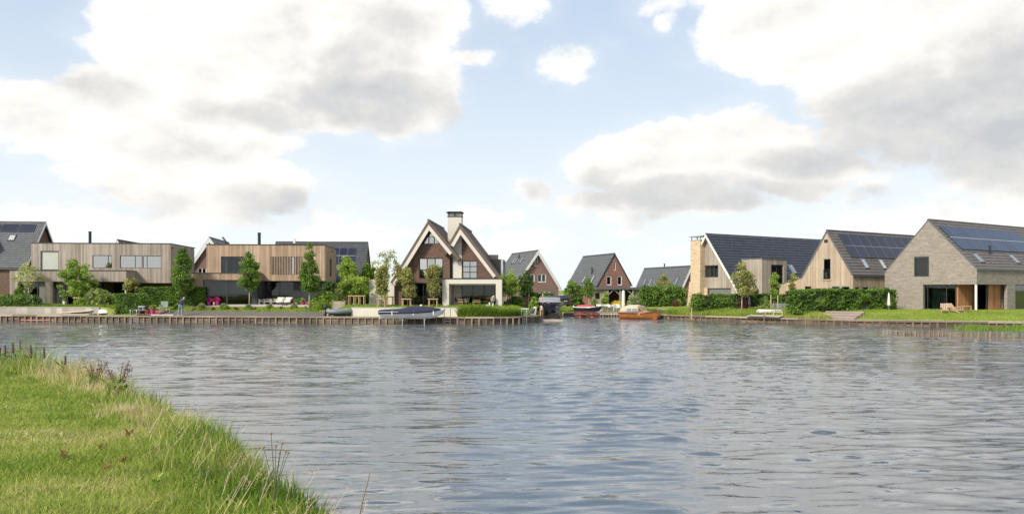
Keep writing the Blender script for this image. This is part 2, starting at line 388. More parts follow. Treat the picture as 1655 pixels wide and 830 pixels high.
    def mesh(s, name, m):
        me = bpy.data.meshes.new(name); me.from_pydata(s.v, [], s.f)
        if isinstance(m, str): m = MATS[m]
        me.materials.append(m)
        at_ = me.attributes.new('tone', 'FLOAT', 'FACE'); at_.data.foreach_set('value', s.t)
        if any(u is not None for u in s.uv):
            ul = me.uv_layers.new(name='wall'); i = 0
            for f, u in zip(s.f, s.uv):
                for k in range(len(f)):
                    if u is not None: ul.data[i].uv = u[k]
                    i += 1
        import bmesh
        bm = bmesh.new(); bm.from_mesh(me); bmesh.ops.recalc_face_normals(bm, faces=bm.faces); bm.to_mesh(me); bm.free()
        if s.smooth:
            me.polygons.foreach_set('use_smooth', [True] * len(me.polygons))
        me.update(); return me
    def build(s, name, m, parent=None, kind=None, label=None):
        o = bpy.data.objects.new(name, s.mesh(name, m)); COL.objects.link(o)
        if parent is not None: o.parent = parent
        if kind: o['kind'] = kind
        if label: o['label'] = label
        return o
def tag(o, label=None, cat=None, group=None, kind=None):
    for k, v in (('label', label), ('category', cat), ('group', group), ('kind', kind)):
        if v: o[k] = v
    return o
def thing(name, label, cat, loc=(0, 0, 0), rz=0.0, group=None):
    o = bpy.data.objects.new(name, None); COL.objects.link(o); o.empty_display_size = .3
    o.location = loc; o.rotation_euler = (0, 0, R(rz)); return tag(o, label, cat, group)
def dup(root, loc=None, rz=None, label=None, scale=None):
    def cp(o, par):
        c = o.copy(); COL.objects.link(c); c.parent = par
        for ch in [q for q in ALLCH(o)]: cp(ch, c)
        return c
    r = cp(root, None)
    if loc is not None: r.location = loc
    if rz is not None: r.rotation_euler = (0, 0, R(rz))
    if scale is not None: r.scale = (scale,) * 3 if not hasattr(scale, '__len__') else scale
    if label: r['label'] = label
    return r
def ALLCH(o): return [c for c in bpy.data.objects if c.parent is o]
def inst(name, mesh, parent, loc=(0, 0, 0), rot=(0, 0, 0), scale=(1, 1, 1)):
    o = bpy.data.objects.new(name, mesh); COL.objects.link(o); o.parent = parent
    o.location = loc; o.rotation_euler = rot; o.scale = scale; return o
def surface(name, verts, faces, m, parent=None, tone=None, smooth=False):
    me = bpy.data.meshes.new(name); me.vertices.add(len(verts)); me.vertices.foreach_set('co', np.asarray(verts, dtype=np.float32).ravel())
    faces = np.asarray(faces); n, k = faces.shape
    me.loops.add(n * k); me.loops.foreach_set('vertex_index', faces.astype(np.int32).ravel())
    me.polygons.add(n); me.polygons.foreach_set('loop_start', (np.arange(n) * k).astype(np.int32)); me.polygons.foreach_set('loop_total', np.full(n, k, dtype=np.int32))
    if smooth: me.polygons.foreach_set('use_smooth', np.ones(n, dtype=bool))
    me.materials.append(MATS[m] if isinstance(m, str) else m)
    if tone is not None:
        a = me.attributes.new('tone', 'FLOAT', 'FACE'); a.data.foreach_set('value', np.asarray(tone, dtype=np.float32))
    me.update(calc_edges=True); me.validate()
    o = bpy.data.objects.new(name, me); COL.objects.link(o)
    if parent is not None: o.parent = parent
    return o
def leaves(name, P, size, m, parent=None, tone=None, flat=0.0, aspect=1.7, droop=0.0):
    """one small diamond-shaped leaf per point"""
    N = len(P); d = rng.normal(size=(N, 3)); d[:, 2] = d[:, 2] * (1 - flat) - droop; d /= np.linalg.norm(d, axis=1)[:, None]
    e = np.cross(d, rng.normal(size=(N, 3))); e /= np.linalg.norm(e, axis=1)[:, None]
    s = size * rng.uniform(.6, 1.3, N)[:, None]
    a = P - d * s * aspect * .5; b = P + d * s * aspect * .5; c = P + e * s * .5; g = P - e * s * .5
    V = np.stack([a, c, b, g], 1).reshape(-1, 3); Fc = np.arange(N * 4).reshape(N, 4)
    if tone is None: tone = rng.uniform(0, 1, N)
    return surface(name, V, Fc, m, parent, tone)

# ---------------------------------------------------------------- building helpers
def wall(mb, axis, off, thick, a0, a1, z0, top, holes=(), bw=None, jit=0.0, uvwall=False):
    """a wall along local x (axis 0, face at y=off) or along local y (axis 1, face at x=off); holes = (a0,a1,z0,z1);
    top = number or list of (a, z) points; boards of width bw"""
    if not hasattr(top, '__len__'): top = [(a0, top), (a1, top)]
    def tz(a):
        for (p, q), (r, t) in zip(top, top[1:]):
            if a <= r + 1e-6: return q + (t - q) * (a - p) / max(r - p, 1e-9)
        return top[-1][1]
    cuts = {a0, a1} | {p for p, _ in top if a0 < p < a1} | {h for H_ in holes for h in H_[:2] if a0 < h < a1}
    fixed = sorted(cuts); edges = []
    for p, q in zip(fixed, fixed[1:]):
        n = max(1, round((q - p) / bw)) if bw else 1
        edges += [(p + (q - p) * i / n, p + (q - p) * (i + 1) / n) for i in range(n)]
    for p, q in edges:
        mid = (p + q) / 2; hs = sorted((h[2], h[3]) for h in holes if h[0] - 1e-6 <= mid <= h[1] + 1e-6)
        z = z0; tn = rnd.random(); j = rnd.uniform(0, jit) if jit else 0; e = 0.004 if bw else 0.0
        segs = []
        for h0, h1 in hs:
            if h0 > z + 1e-3: segs.append((z, z, h0, h0))
            z = max(z, h1)
        if min(tz(p), tz(q)) > z - .5 and max(tz(p), tz(q)) > z + 1e-3: segs.append((z, z, max(tz(p), z), max(tz(q), z)))
        for (l0, l1, u0, u1) in segs:
            A, B = p + e, q - e; f = off + (j if thick > 0 else -j)
            if axis == 0: P = [(A, f, l0), (B, f, l1), (B, f, u1), (A, f, u0), (A, off + thick, l0), (B, off + thick, l1), (B, off + thick, u1), (A, off + thick, u0)]
            else: P = [(f, A, l0), (f, B, l1), (f, B, u1), (f, A, u0), (off + thick, A, l0), (off + thick, B, l1), (off + thick, B, u1), (off + thick, A, u0)]
            mb.hexa(P, tn, (axis if uvwall else None))
    return mb
def window(par, axis, off, a0, a1, z0, z1, cols=1, rows=1, fm='anthracite', gm='glass', t=.06, d=.08, inset=.06, sign=1, name='window', back=None, colx=None, rowz=None):
    """frame with one pane object per light; sign: +1 when the wall's inside lies at larger offset"""
    mb = MB(); f0 = off + sign * inset; f1 = f0 + sign * d
    def bx(m_, p, q, r, s_, g0, g1):
        lo, hi = min(g0, g1), max(g0, g1)
        if axis == 0: m_.box(p, q, lo, hi, r, s_)
        else: m_.box(lo, hi, p, q, r, s_)
    bx(mb, a0, a1, z0, z0 + t, f0, f1); bx(mb, a0, a1, z1 - t, z1, f0, f1)
    bx(mb, a0, a0 + t, z0 + t, z1 - t, f0, f1); bx(mb, a1 - t, a1, z0 + t, z1 - t, f0, f1)
    xs = colx or [a0 + (a1 - a0) * i / cols for i in range(cols + 1)]; zs = rowz or [z0 + (z1 - z0) * i / rows for i in range(rows + 1)]
    for x in xs[1:-1]: bx(mb, x - t / 2, x + t / 2, z0 + t, z1 - t, f0, f1)
    for z in zs[1:-1]: bx(mb, a0 + t, a1 - t, z - t / 2, z + t / 2, f0 + sign * .004, f1 - sign * .004)
    w = mb.build(name, fm, par)
    for i in range(len(xs) - 1):
        for k in range(len(zs) - 1):
            p = MB(); g0 = f0 + sign * .03; g1 = f0 + sign * .042
            tilt = rnd.uniform(-.004, .004)
            bx(p, xs[i] + t * .45, xs[i + 1] - t * .45, zs[k] + t * .45, zs[k + 1] - t * .45, g0 + tilt, g1 + tilt)
            p.build('pane', gm[(i + k) % len(gm)] if isinstance(gm, (list, tuple)) else gm, w)
    return w
class Slope:
    """a roof plane: corner at the eave, unit vector along the eave, unit vector up the slope"""
    def __init__(s, e0, e1, r0, r1=None):
        s.e0 = Vector(e0); s.e1 = Vector(e1); s.r0 = Vector(r0); s.r1 = Vector(r1) if r1 else s.r0 + s.e1 - s.e0
        s.a = (s.e1 - s.e0).normalized(); up = s.r0 - s.e0; up = up - s.a * up.dot(s.a); s.len = up.length; s.s = up.normalized()
        s.n = s.a.cross(s.s); s.wid = (s.e1 - s.e0).length
        if s.n.z < 0: s.n = -s.n
    def p(s, a, u, h=0.0): return s.e0 + s.a * a + s.s * u + s.n * h
    def at(s, fr, px, py): q = fr.hit(px, py, s.e0, s.n) - s.e0; return q.dot(s.a), q.dot(s.s)
    def slab(s, mb, a0, a1, u0, u1, h0, h1, tone=.5):
        return mb.hexa([s.p(a0, u0, h0), s.p(a1, u0, h0), s.p(a1, u0, h1), s.p(a0, u0, h1), s.p(a0, u1, h0), s.p(a1, u1, h0), s.p(a1, u1, h1), s.p(a0, u1, h1)], tone)
    def tiles(s, par, m, course=.34, tw=.33, thick=.05, name='roof_tiles', clip=None, over=.05, label=None):
        mb = MB(); nr = max(1, round(s.len / course)); c = s.len / nr; nt_ = max(1, round(s.wid / tw)); w = s.wid / nt_
        for r in range(nr):
            sh = (r % 2) * .5 * w
            for k in range(nt_ + (r % 2)):
                a0 = max(0, k * w - sh); a1 = min(s.wid, (k + 1) * w - sh)
                if clip and not clip((a0 + a1) / 2, (r + .5) * c): continue
                j = rnd.uniform(-.006, .006); lo = r * c - over
                P = [s.p(a0 + .004, lo, .012), s.p(a1 - .004, lo, .012), s.p(a1 - .004, lo, .012 + thick + .012 + j), s.p(a0 + .004, lo, .012 + thick + j),
                     s.p(a0 + .004, (r + 1) * c, .004), s.p(a1 - .004, (r + 1) * c, .004), s.p(a1 - .004, (r + 1) * c, .022 + j), s.p(a0 + .004, (r + 1) * c, .014 + j)]
                mb.hexa(P, rnd.random(), skip=(1, 5))
        return mb.build(name, m, par, kind='stuff', label=label)
def solar(par, sl, a0, a1, u0, u1, nc, nr, m='solar', gap=.03):
    mb = MB(); w = (a1 - a0) / nc - gap; h = (u1 - u0) / nr - gap
    mb.box(0, w, 0, h, 0, .035); me = mb.mesh('solar_panel', m)
    fb = MB(); e = .028; fb.box(0, w, 0, e, 0, .045); fb.box(0, w, h - e, h, 0, .045); fb.box(0, e, e, h - e, 0, .045); fb.box(w - e, w, e, h - e, 0, .045); fme = fb.mesh('panel_frame', 'panel_frame')
    Mx = Matrix((sl.a, sl.s, sl.n)).transposed().to_4x4()
    if Mx.to_3x3().determinant() < 0: Mx = Matrix((sl.a, sl.s, sl.n)).transposed().to_4x4()
    for i in range(nc):
        for k in range(nr):
            if k and i == 0: q = MB(); sl.slab(q, a0, a0 + nc * (w + gap), u0 + k * (h + gap) - gap - .005, u0 + k * (h + gap) + .005, .1, .145); q.build('mounting_rail', 'grey_paint', par)
            o = bpy.data.objects.new('solar_panel', me); COL.objects.link(o); o.parent = par
            X = Mx.copy(); X.translation = sl.p(a0 + i * (w + gap), u0 + k * (h + gap), .10)
            o.matrix_local = X; inst('panel_frame', fme, o)
def skylight(par, sl, a0, a1, u0, u1, h=.16):
    f = MB(); t = .06
    sl.slab(f, a0, a1, u0, u0 + t, 0, h); sl.slab(f, a0, a1, u1 - t, u1, 0, h); sl.slab(f, a0, a0 + t, u0 + t, u1 - t, 0, h); sl.slab(f, a1 - t, a1, u0 + t, u1 - t, 0, h)
    w = f.build('skylight', 'zinc', par)
    g = MB(); sl.slab(g, a0 + t, a1 - t, u0 + t, u1 - t, .085, .10); g.build('pane', 'glass_sky', w)
    b = MB(); sl.slab(b, a0 + t, a1 - t, u0 + t, u1 - t, .066, .072); b.build('sash_blind', 'interior_light', w)
mat('panel_frame', (.10, .12, .16), .5, .05)
mat('solar', (.016, .020, .040), .16, .15, (1, 1, 1), spec=.3, rand=.2)
mat('solar_blue', (.020, .032, .066), .2, .15, (1, 1, 1), spec=.35, rand=.3)
# ---------------------------------------------------------------- the far shore and the lie of the land
SHORE = [(-400, 95), (-120, 88.5), (-50.7, 79.6), (-18.8, 75.1), (-3.2, 73.3), (-1.2, 73.7), (.6, 74.9), (2.0, 77.0), (3.0, 80.0), (4.2, 87.0), (5.4, 92.5), (7.1, 94.8), (9.9, 94.2), (13.6, 93.4),
         (14.9, 88.5), (16.2, 85.4), (18.4, 82.0), (21.95, 78.7), (24.15, 76.3), (26.95, 72.6), (31.4, 69.0), (36.5, 67.0), (41.8, 65.6), (70, 62), (120, 60), (400, 58)]
SX = np.array([p[0] for p in SHORE]); SY = np.array([p[1] for p in SHORE])
def shore(x): return np.interp(x, SX, SY)
def lin(x, pts): return np.interp(x, [p[0] for p in pts], [p[1] for p in pts])
PROF = [  # at this X: height above water for distances inland
    (-60, [(0, .56), (2.3, .56), (2.45, 1.36), (6, 1.5)]), (-41.2, [(0, .56), (2.3, .56), (2.45, 1.36), (6, 1.5)]),
    (-38.5, [(0, .56), (1.3, .56), (4, 1.0), (8, 1.5)]), (-17.5, [(0, .56), (1.2, .56), (5.0, 1.1), (8, 1.5)]),
    (-16.0, [(0, .56), (1.7, .56), (1.9, 1.36), (4, 1.5)]), (0, [(0, .56), (1.7, .56), (1.9, 1.36), (4, 1.5)]),
    (3.2, [(0, .56), (1.5, .7), (6, .9), (14, .9)]), (6, [(0, .45), (1.5, .75), (8, .85), (14, .85)]),
    (14, [(0, .5), (1.5, .62), (8, .85), (14, .85)]), (17, [(0, .5), (3, .62), (8, .95), (14, 1.0)]), (22, [(0, .5), (2, .62), (6, .95), (14, 1.1)]),
    (30, [(0, .45), (1.5, .5), (6, 1.0), (10, 1.15)]), (60, [(0, .45), (1.2, .5), (6, 1.1), (9, 1.22)])]
def ground_z(x, y):
    t = max(0.0, y - float(shore(x)))
    zs = [lin(t, p) for _, p in PROF]
    return float(np.interp(x, [p[0] for p in PROF], zs))
def gpt(px, py):
    """where the line of sight through a photo pixel meets the far ground"""
    lo = 60.0
    for i in range(600):
        Y = 62 + i * .12; X = (px - CX) / F * Y
        if Y < shore(X): continue
        if EYE + (HY - py) / F * Y <= ground_z(X, Y): return Vector((X, Y, ground_z(X, Y)))
    return Vector((X, Y, ground_z(X, Y)))
def gx(px, Y): X = (px - CX) / F * Y; return Vector((X, Y, ground_z(X, Y)))
# ---------------------------------------------------------------- water
def water_mat():
    m, nt, b = principled('water')
    tc = nt.nodes.new('ShaderNodeTexCoord')
    def N(sx, sy, rot, detail, rough, scale=1.0, dist=0.0):
        mp = nt.nodes.new('ShaderNodeMapping'); mp.inputs['Scale'].default_value = (sx, sy, 1); mp.inputs['Rotation'].default_value = (0, 0, R(rot))
        nt.links.new(tc.outputs['Object'], mp.inputs[0]); return noise(nt, mp.outputs[0], scale, detail, rough, dist=dist)
    swell = N(.45, 1.3, 9, 2, .5, dist=.6); rip = N(1.15, 3.3, -7, 3, .55, dist=.6); fine = N(2.6, 8, 8, 3, .6, dist=.4)
    gust = N(.035, .06, 20, 3, .5)
    g_ = gust.smooth(.36, .64)
    sp = nt.nodes.new('ShaderNodeSeparateXYZ'); nt.links.new(tc.outputs['Object'], sp.inputs[0]); open_ = S(nt, sp.outputs[1]).smooth(14, 45) * 1.5 + .6
    h = swell * .9 + rip * (g_ * .50 + .30) + fine * (g_ * .17 + .05)
    h = h * open_
    bp = nt.nodes.new('ShaderNodeBump'); bp.inputs['Strength'].default_value = 1.0; bp.inputs['Distance'].default_value = WAVE
    nt.links.new(h.o, bp.inputs['Height']); nt.links.new(bp.outputs[0], b.inputs['Normal'])
    b.inputs['Base Color'].default_value = (.058, .072, .086, 1); b.inputs['Roughness'].default_value = .02
    b.inputs['IOR'].default_value = 1.85; b.inputs['Specular IOR Level'].default_value = 1.0
    return m
WAVE = .045
water_mat()
def grid(name, xs, ys, zf, m, smooth=True, kind='structure'):
    X, Y = np.meshgrid(xs, ys); Z = zf(X, Y); V = np.stack([X, Y, Z], -1).reshape(-1, 3)
    nx, ny = len(xs), len(ys); i = np.arange(nx - 1)[None, :] + (np.arange(ny - 1) * nx)[:, None]; i = i.ravel()
    o = surface(name, V, np.stack([i, i + 1, i + nx + 1, i + nx], 1), m, None, None, smooth); o['kind'] = kind; return o
def wave_z(X, Y):
    """short wind ripples whose crests lie roughly across the canal, in two crossing trains; calm and ruffled patches"""
    z = np.zeros_like(X); g = np.random.default_rng(3); step = np.maximum(.06, .0036 * Y)
    pat = .62 + .38 * np.sin(X * .17 + Y * .09 + 1.2) * np.cos(Y * .13 - X * .05) + .18 * np.sin(X * .5 + Y * .31)
    for k in range(40):
        L = .30 * 1.034 ** k if k < 34 else .9 + .45 * (k - 34); a = g.normal(0, .24) + math.radians(97 if k % 3 else 74); ph = g.uniform(0, 6.28)
        kk = 2 * math.pi / L; amp = WAVE_H * L * (1 if k < 34 else .55)
        s = np.sin(kk * (X * math.cos(a) + Y * math.sin(a)) + ph + 1.3 * np.sin(X * .47 + k * 1.7 + Y * .2) + 1.1 * np.sin(Y * .37 + 2 * k - X * .15))
        z += amp * (np.exp(1.5 * s) / 2.2 - .7) * np.clip((L / step - 2.5) / 2.5, 0, 1) * (pat if L < 1.2 else 1)
    return z
WAVE_H = .0062
ys = [-60, -20, 0, 3]
while ys[-1] < 125: ys.append(ys[-1] + max(.06, .0036 * ys[-1]))
ys += [400.0]
xs_ = np.concatenate([[-900, -300, -150], np.arange(-80, -24, .9), np.arange(-24, 40, .17), np.arange(40, 80, .9), [150, 300, 900]])
def wz(X, Y):
    fade = np.clip((Y - 2) / 3, 0, 1) * np.clip((130 - Y) / 20, 0, 1) * np.clip((90 - abs(X)) / 20, 0, 1)
    return wave_z(X, Y) * fade
grid('water', xs_, np.array(ys), wz, 'water')

# ---------------------------------------------------------------- far ground
def ground_far():
    xs = np.unique(np.concatenate([[-3000, -1200, -400, -200, -120, -90], np.arange(-70, 70, .6), [90, 130, 200, 400, 1200, 3000], np.arange(2, 18, .2)]))
    ts = [0, .05, .6, 1.2, 1.3, 1.5, 1.7, 1.9, 2.1, 2.3, 2.45, 3, 3.5, 4, 4.5, 5, 6, 7, 8, 9, 10, 12, 14, 18, 25, 40, 70, 150, 400, 1200, 4000]
    V = []; 
    for j, t in enumerate(ts):
        for x in xs:
            s = float(shore(x)); V.append((x, s + t + .12, -1.0 if j == 0 else ground_z(x, s + t) + .05 * math.sin(x * 1.7 + t * 2.1) * min(1, max(0, t - 3)) * .25))
    nx = len(xs); i = (np.arange(nx - 1)[None, :] + (np.arange(len(ts) - 1) * nx)[:, None]).ravel()
    o = surface('ground', V, np.stack([i, i + 1, i + nx + 1, i + nx], 1), 'lawn_far', None, None, True); o['kind'] = 'structure'
m_, nt_, b_ = principled('lawn_far')
tc_ = nt_.nodes.new('ShaderNodeTexCoord')
n1_ = noise(nt_, tc_.outputs['Object'], .5, 6, .6); n2_ = noise(nt_, tc_.outputs['Object'], 3.0, 8, .7)
c_ = mixc(nt_, ((n1_ - .5) * 1.8 + .5).clamp(), (.16, .20, .042), (.32, .34, .09)); c_ = mixc(nt_, ((n2_ - .5) * 3.0 + .35).clamp() * .6, c_, (.045, .085, .018))
nt_.links.new(c_, b_.inputs['Base Color']); b_.inputs['Roughness'].default_value = .95; b_.inputs['Specular IOR Level'].default_value = .1
bp_ = nt_.nodes.new('ShaderNodeBump'); bp_.inputs['Distance'].default_value = .08; nt_.links.new(n2_.o, bp_.inputs['Height']); nt_.links.new(bp_.outputs[0], b_.inputs['Normal'])
ground_far()

# ---------------------------------------------------------------- strips of paving, decks and soil that follow the shore
def strip(name, xa, xb, t0, t1, m, lift=.012, n=None, kind='structure', rows=6):
    n = n or max(2, int((xb - xa) / .5)); xs = np.linspace(xa, xb, n + 1); ts = np.linspace(t0, t1, rows + 1); V = []
    for t in ts:
        for x in xs: s = float(shore(x)); V.append((x, s + t + .05, ground_z(x, s + t) + lift + .02))
    nx = n + 1; i = (np.arange(n)[None, :] + (np.arange(rows) * nx)[:, None]).ravel()
    o = surface(name, V, np.stack([i, i + 1, i + nx + 1, i + nx], 1), m); o['kind'] = kind; return o
strip('mulch_bed', -36.6, -17.2, 1.0, 3.6, 'deck_dark', .02)
strip('terrace_paving', -34, -18.5, 6.3, 9.5, 'gravel', .05)
strip('brick_patio', -37.2, -34.6, .9, 3.6, 'deck_red', .09)
strip('road', 15.3, 21.4, 2.5, 7.0, 'paving', .05)
strip('brick_road', 5.2, 13.6, 4.2, 9.0, 'paving', .05)
strip('gravel_strip', 23, 60, .12, .62, 'gravel', .03)

# ---------------------------------------------------------------- quay walls: posts, boards behind them, a capping beam
def quay(label, xa, xb, step, top, group=None, postm='post_wood', cap=.34):
    t = thing('timber_quay', label, 'quay wall')
    # walk along the shoreline
    pts = [(xa, float(shore(xa)))]; xs = [x for x in np.arange(xa, xb, .02)]
    acc = 0; px_, py_ = pts[0]; marks = []
    for x in xs[1:]:
        y = float(shore(x)); acc += math.hypot(x - px_, y - py_); px_, py_ = x, y
        if acc >= step: marks.append((x, y)); acc = 0
    pm = MB(); pm.box(-.065, .065, -.065, .065, -.9, top - .07); pme = pm.mesh('post', postm)
    for i, (x, y) in enumerate(marks):
        if i % 1 == 0: inst('post', pme, t, (x, y - .11, rnd.uniform(-.02, .01)), (R(rnd.uniform(-2, 2)), R(rnd.uniform(-3.5, 3.5)), R(rnd.uniform(-20, 20))), (rnd.uniform(.7, 1.15), 1, rnd.uniform(.93, 1.03)))
    # boards in lengths of four posts, capping beams in lengths of seven
    def run(name, k, d0, d1, z0, z1, m):
        for i in range(0, len(marks) - 1, k):
            a = marks[i]; b = marks[min(i + k, len(marks) - 1)]
            mb = MB(); A = Vector((a[0], a[1], 0)); B = Vector((b[0], b[1], 0)); dv = (B - A).normalized(); nrm = Vector((-dv.y, dv.x, 0)); g = dv * .006; j = rnd.uniform(-.012, .012)
            P = [A + g + nrm * (d0 + j), B - g + nrm * (d0 + j), B - g + nrm * d1, A + g + nrm * d1]
            mb.hexa([P[0] + Vector((0, 0, z0)), P[1] + Vector((0, 0, z0)), P[1] + Vector((0, 0, z1 + j)), P[0] + Vector((0, 0, z1 + j)),
                     P[3] + Vector((0, 0, z0)), P[2] + Vector((0, 0, z0)), P[2] + Vector((0, 0, z1 + j)), P[3] + Vector((0, 0, z1 + j))], rnd.random())
            mb.build(name, m, t)
    run('board', 3, -.045, 0.02, -.5, .16, 'quay_board'); run('board', 3, -.05, 0.02, .18, top - .15, 'quay_board')
    run('capping_beam', 4, -.20, .16, top - .11, top + .03, 'cap_wood')
    return t
quay('long timber quay wall below the flat-roofed houses and the white villa', -52.5, 2.9, .66, .60)
quay('timber quay wall curving back round the corner beside the dark motorboat', 2.95, 5.3, .6, .60)
quay('short timber quay wall behind the red-covered boat in the dock end', 5.5, 13.4, .6, .50)
quay('long timber quay wall along the grassy bank right of the orange boat', 15.2, 58, .62, .47, postm='post_brown')

# ---------------------------------------------------------------- near bank
EDGE = [(-60, 24), (-30, 19.6), (-14, 18.2), (-10.2, 17.1), (-8.2, 15.6), (-6.2, 13.1), (-4.3, 10.5), (-2.65, 7.9), (-1.52, 6.1), (-.9, 4.7), (-.1, 2.9), (1.3, 0), (3.8, -6), (7, -20), (12, -60)]
def edge_dist(X, Y):
    """signed distance to the bank's edge, positive on land"""
    best = np.full(X.shape, 1e9); sgn = np.ones(X.shape)
    for (x0, y0), (x1, y1) in zip(EDGE, EDGE[1:]):
        dx, dy = x1 - x0, y1 - y0; t = np.clip(((X - x0) * dx + (Y - y0) * dy) / (dx * dx + dy * dy), 0, 1)
        qx, qy = X - x0 - t * dx, Y - y0 - t * dy; d = np.hypot(qx, qy); cr = dx * (Y - y0) - dy * (X - x0)
        m = d < best - 1e-9; best = np.where(m, d, best); sgn = np.where(m, np.where(cr < 0, 1, -1), sgn)
    return best * sgn
def bank_h(X, Y):
    d = edge_dist(X, Y) + .18 * np.sin(X * 1.9 + 1) * np.cos(Y * 1.3) + .08 * np.sin(X * 5 + Y * 4)
    z = np.interp(d, [-3.0, -1.3, -.5, 0, .5, 1.5, 4], [-.9, -.15, .75, 1.22, 1.36, 1.40, 1.42])
    return z + .02 * np.sin(X * 2.3 + .5) * np.sin(Y * 1.9) + .012 * np.sin(X * 6.1 + Y * 3.7) + .01 * np.sin(Y * 8.3 - X * 2)
m_, nt_, b_ = principled('lawn_near')
tc_ = nt_.nodes.new('ShaderNodeTexCoord')
n1_ = noise(nt_, tc_.outputs['Object'], 1.1, 6, .6); n2_ = noise(nt_, tc_.outputs['Object'], 22.0, 8, .7)
c_ = mixc(nt_, ((n1_ - .5) * 2.0 + .5).clamp(), (.13, .19, .03), (.28, .31, .08)); c_ = mixc(nt_, ((n2_ - .5) * 3.0 + .45).clamp() * .8, c_, (.03, .045, .012))
nt_.links.new(c_, b_.inputs['Base Color']); b_.inputs['Roughness'].default_value = .95; b_.inputs['Specular IOR Level'].default_value = .1
bx_ = np.unique(np.concatenate([np.arange(-70, -16, 2.0), np.arange(-16, 2, .12), np.arange(2, 20, 1.0)]))
by_ = np.unique(np.concatenate([np.arange(-60, 2, 2.0), np.arange(2, 21, .12), [22, 24, 26, 28]]))
grid('grass_bank', bx_, by_, bank_h, 'lawn_near')

def vnoise(X, Y, s, seed):
    """smooth value noise for patchiness"""
    g = np.random.default_rng(seed).uniform(0, 1, (64, 64)); x = X * s + 100; y = Y * s + 100
    i = np.floor(x).astype(int); j = np.floor(y).astype(int); u = x - i; v = y - j; u = u * u * (3 - 2 * u); v = v * v * (3 - 2 * v)
    G = lambda a, b: g[a % 64, b % 64]
    return (G(i, j) * (1 - u) + G(i + 1, j) * u) * (1 - v) + (G(i, j + 1) * (1 - u) + G(i + 1, j + 1) * u) * v
def blades(name, X, Y, Z, Hh, W, lean, m, tone, seg=2, az0=None, label=None):
    N = len(X); a = rng.uniform(0, 2 * math.pi, N) if az0 is None else az0; wa = rng.uniform(0, math.pi, N)
    dx, dy = np.cos(a) * lean * Hh, np.sin(a) * lean * Hh; wx, wy = np.cos(wa) * W / 2, np.sin(wa) * W / 2
    if seg == 1:
        V = np.stack([np.stack([X - wx, Y - wy, Z], 1), np.stack([X + wx, Y + wy, Z], 1), np.stack([X + dx, Y + dy, Z + Hh], 1)], 1).reshape(-1, 3)
        o = surface(name, V, np.arange(3 * N).reshape(N, 3), m, None, tone)
    else:
        k = .55; c = .32
        V = np.stack([np.stack([X - wx, Y - wy, Z], 1), np.stack([X + wx, Y + wy, Z], 1),
                      np.stack([X + wx * .8 + dx * c, Y + wy * .8 + dy * c, Z + Hh * k], 1), np.stack([X - wx * .8 + dx * c, Y - wy * .8 + dy * c, Z + Hh * k], 1),
                      np.stack([X + dx, Y + dy, Z + Hh * np.sqrt(np.maximum(.2, 1 - .5 * lean ** 2))], 1)], 1).reshape(-1, 3)
        b = np.arange(N) * 5; F1 = np.stack([b, b + 1, b + 2], 1); F2 = np.stack([b, b + 2, b + 3], 1); F3 = np.stack([b + 3, b + 2, b + 4], 1)
        o = surface(name, V, np.concatenate([F1, F2, F3]), m, None, np.concatenate([tone] * 3))
    o['kind'] = 'stuff'
    if label: o['label'] = label
    return o
m_, nt_, b_ = principled('grass_blade')
a_ = nt_.nodes.new('ShaderNodeAttribute'); a_.attribute_name = 'tone'
r_ = nt_.nodes.new('ShaderNodeValToRGB'); nt_.links.new(a_.outputs['Fac'], r_.inputs[0]); cr_ = r_.color_ramp
cr_.elements[0].position = 0; cr_.elements[0].color = (.05, .11, .012, 1); cr_.elements[1].position = 1; cr_.elements[1].color = (.66, .54, .34, 1)
for p_, c__ in ((.30, (.13, .23, .025)), (.55, (.27, .36, .05)), (.75, (.42, .45, .11)), (.88, (.52, .46, .20))): e_ = cr_.elements.new(p_); e_.color = c__ + (1,)
nt_.links.new(r_.outputs[0], b_.inputs['Base Color']); b_.inputs['Roughness'].default_value = .6; b_.inputs['Specular IOR Level'].default_value = .25
t_ = nt_.nodes.new('ShaderNodeBsdfTranslucent'); nt_.links.new(r_.outputs[0], t_.inputs['Color']); s_ = nt_.nodes.new('ShaderNodeMixShader'); s_.inputs[0].default_value = .35
nt_.links.new(b_.outputs[0], s_.inputs[1]); nt_.links.new(t_.outputs[0], s_.inputs[2]); nt_.links.new(s_.outputs[0], nt_.nodes['Material Output'].inputs['Surface'])

def scatter(n, x0, x1, y0, y1, lo, hi, far=None):
    X = rng.uniform(x0, x1, n); Y = rng.uniform(y0, y1, n); d = edge_dist(X, Y)
    k = (d > lo) & (d < hi) & (np.abs(X) < Y * .72 + 1.5)
    if far: k &= rng.uniform(0, 1, n) < np.clip((far / np.maximum(Y, 1)) ** 1.6, 0, 1)
    return X[k], Y[k], d[k]
def lawn():
    X, Y, d = scatter(900000, -14, 0, 3.5, 19, .5, 30, 6.5)
    Z = bank_h(X, Y); h = rng.uniform(.018, .045, len(X)) * (1 + .8 * vnoise(X, Y, 1.6, 4)) * (1 + np.clip(1.4 - d, 0, 1) * .9)
    W = .005 + .0006 * Y * rng.uniform(.6, 1.4, len(X))
    big = vnoise(X, Y, .55, 1) * .6 + vnoise(X, Y, 1.7, 2) * .4; row = .5 + .5 * np.sin(Y * 2.4 + X * .5)
    T = np.clip(.57 + (big - .5) * .55 + (row - .5) * .07 + rng.normal(0, .12, len(X)) + (rng.uniform(0, 1, len(X)) < .05) * .25, 0, .97)
    blades('lawn_grass', X, Y, Z, h, W, rng.uniform(.3, 1.3, len(X)), 'grass_blade', T, 1)
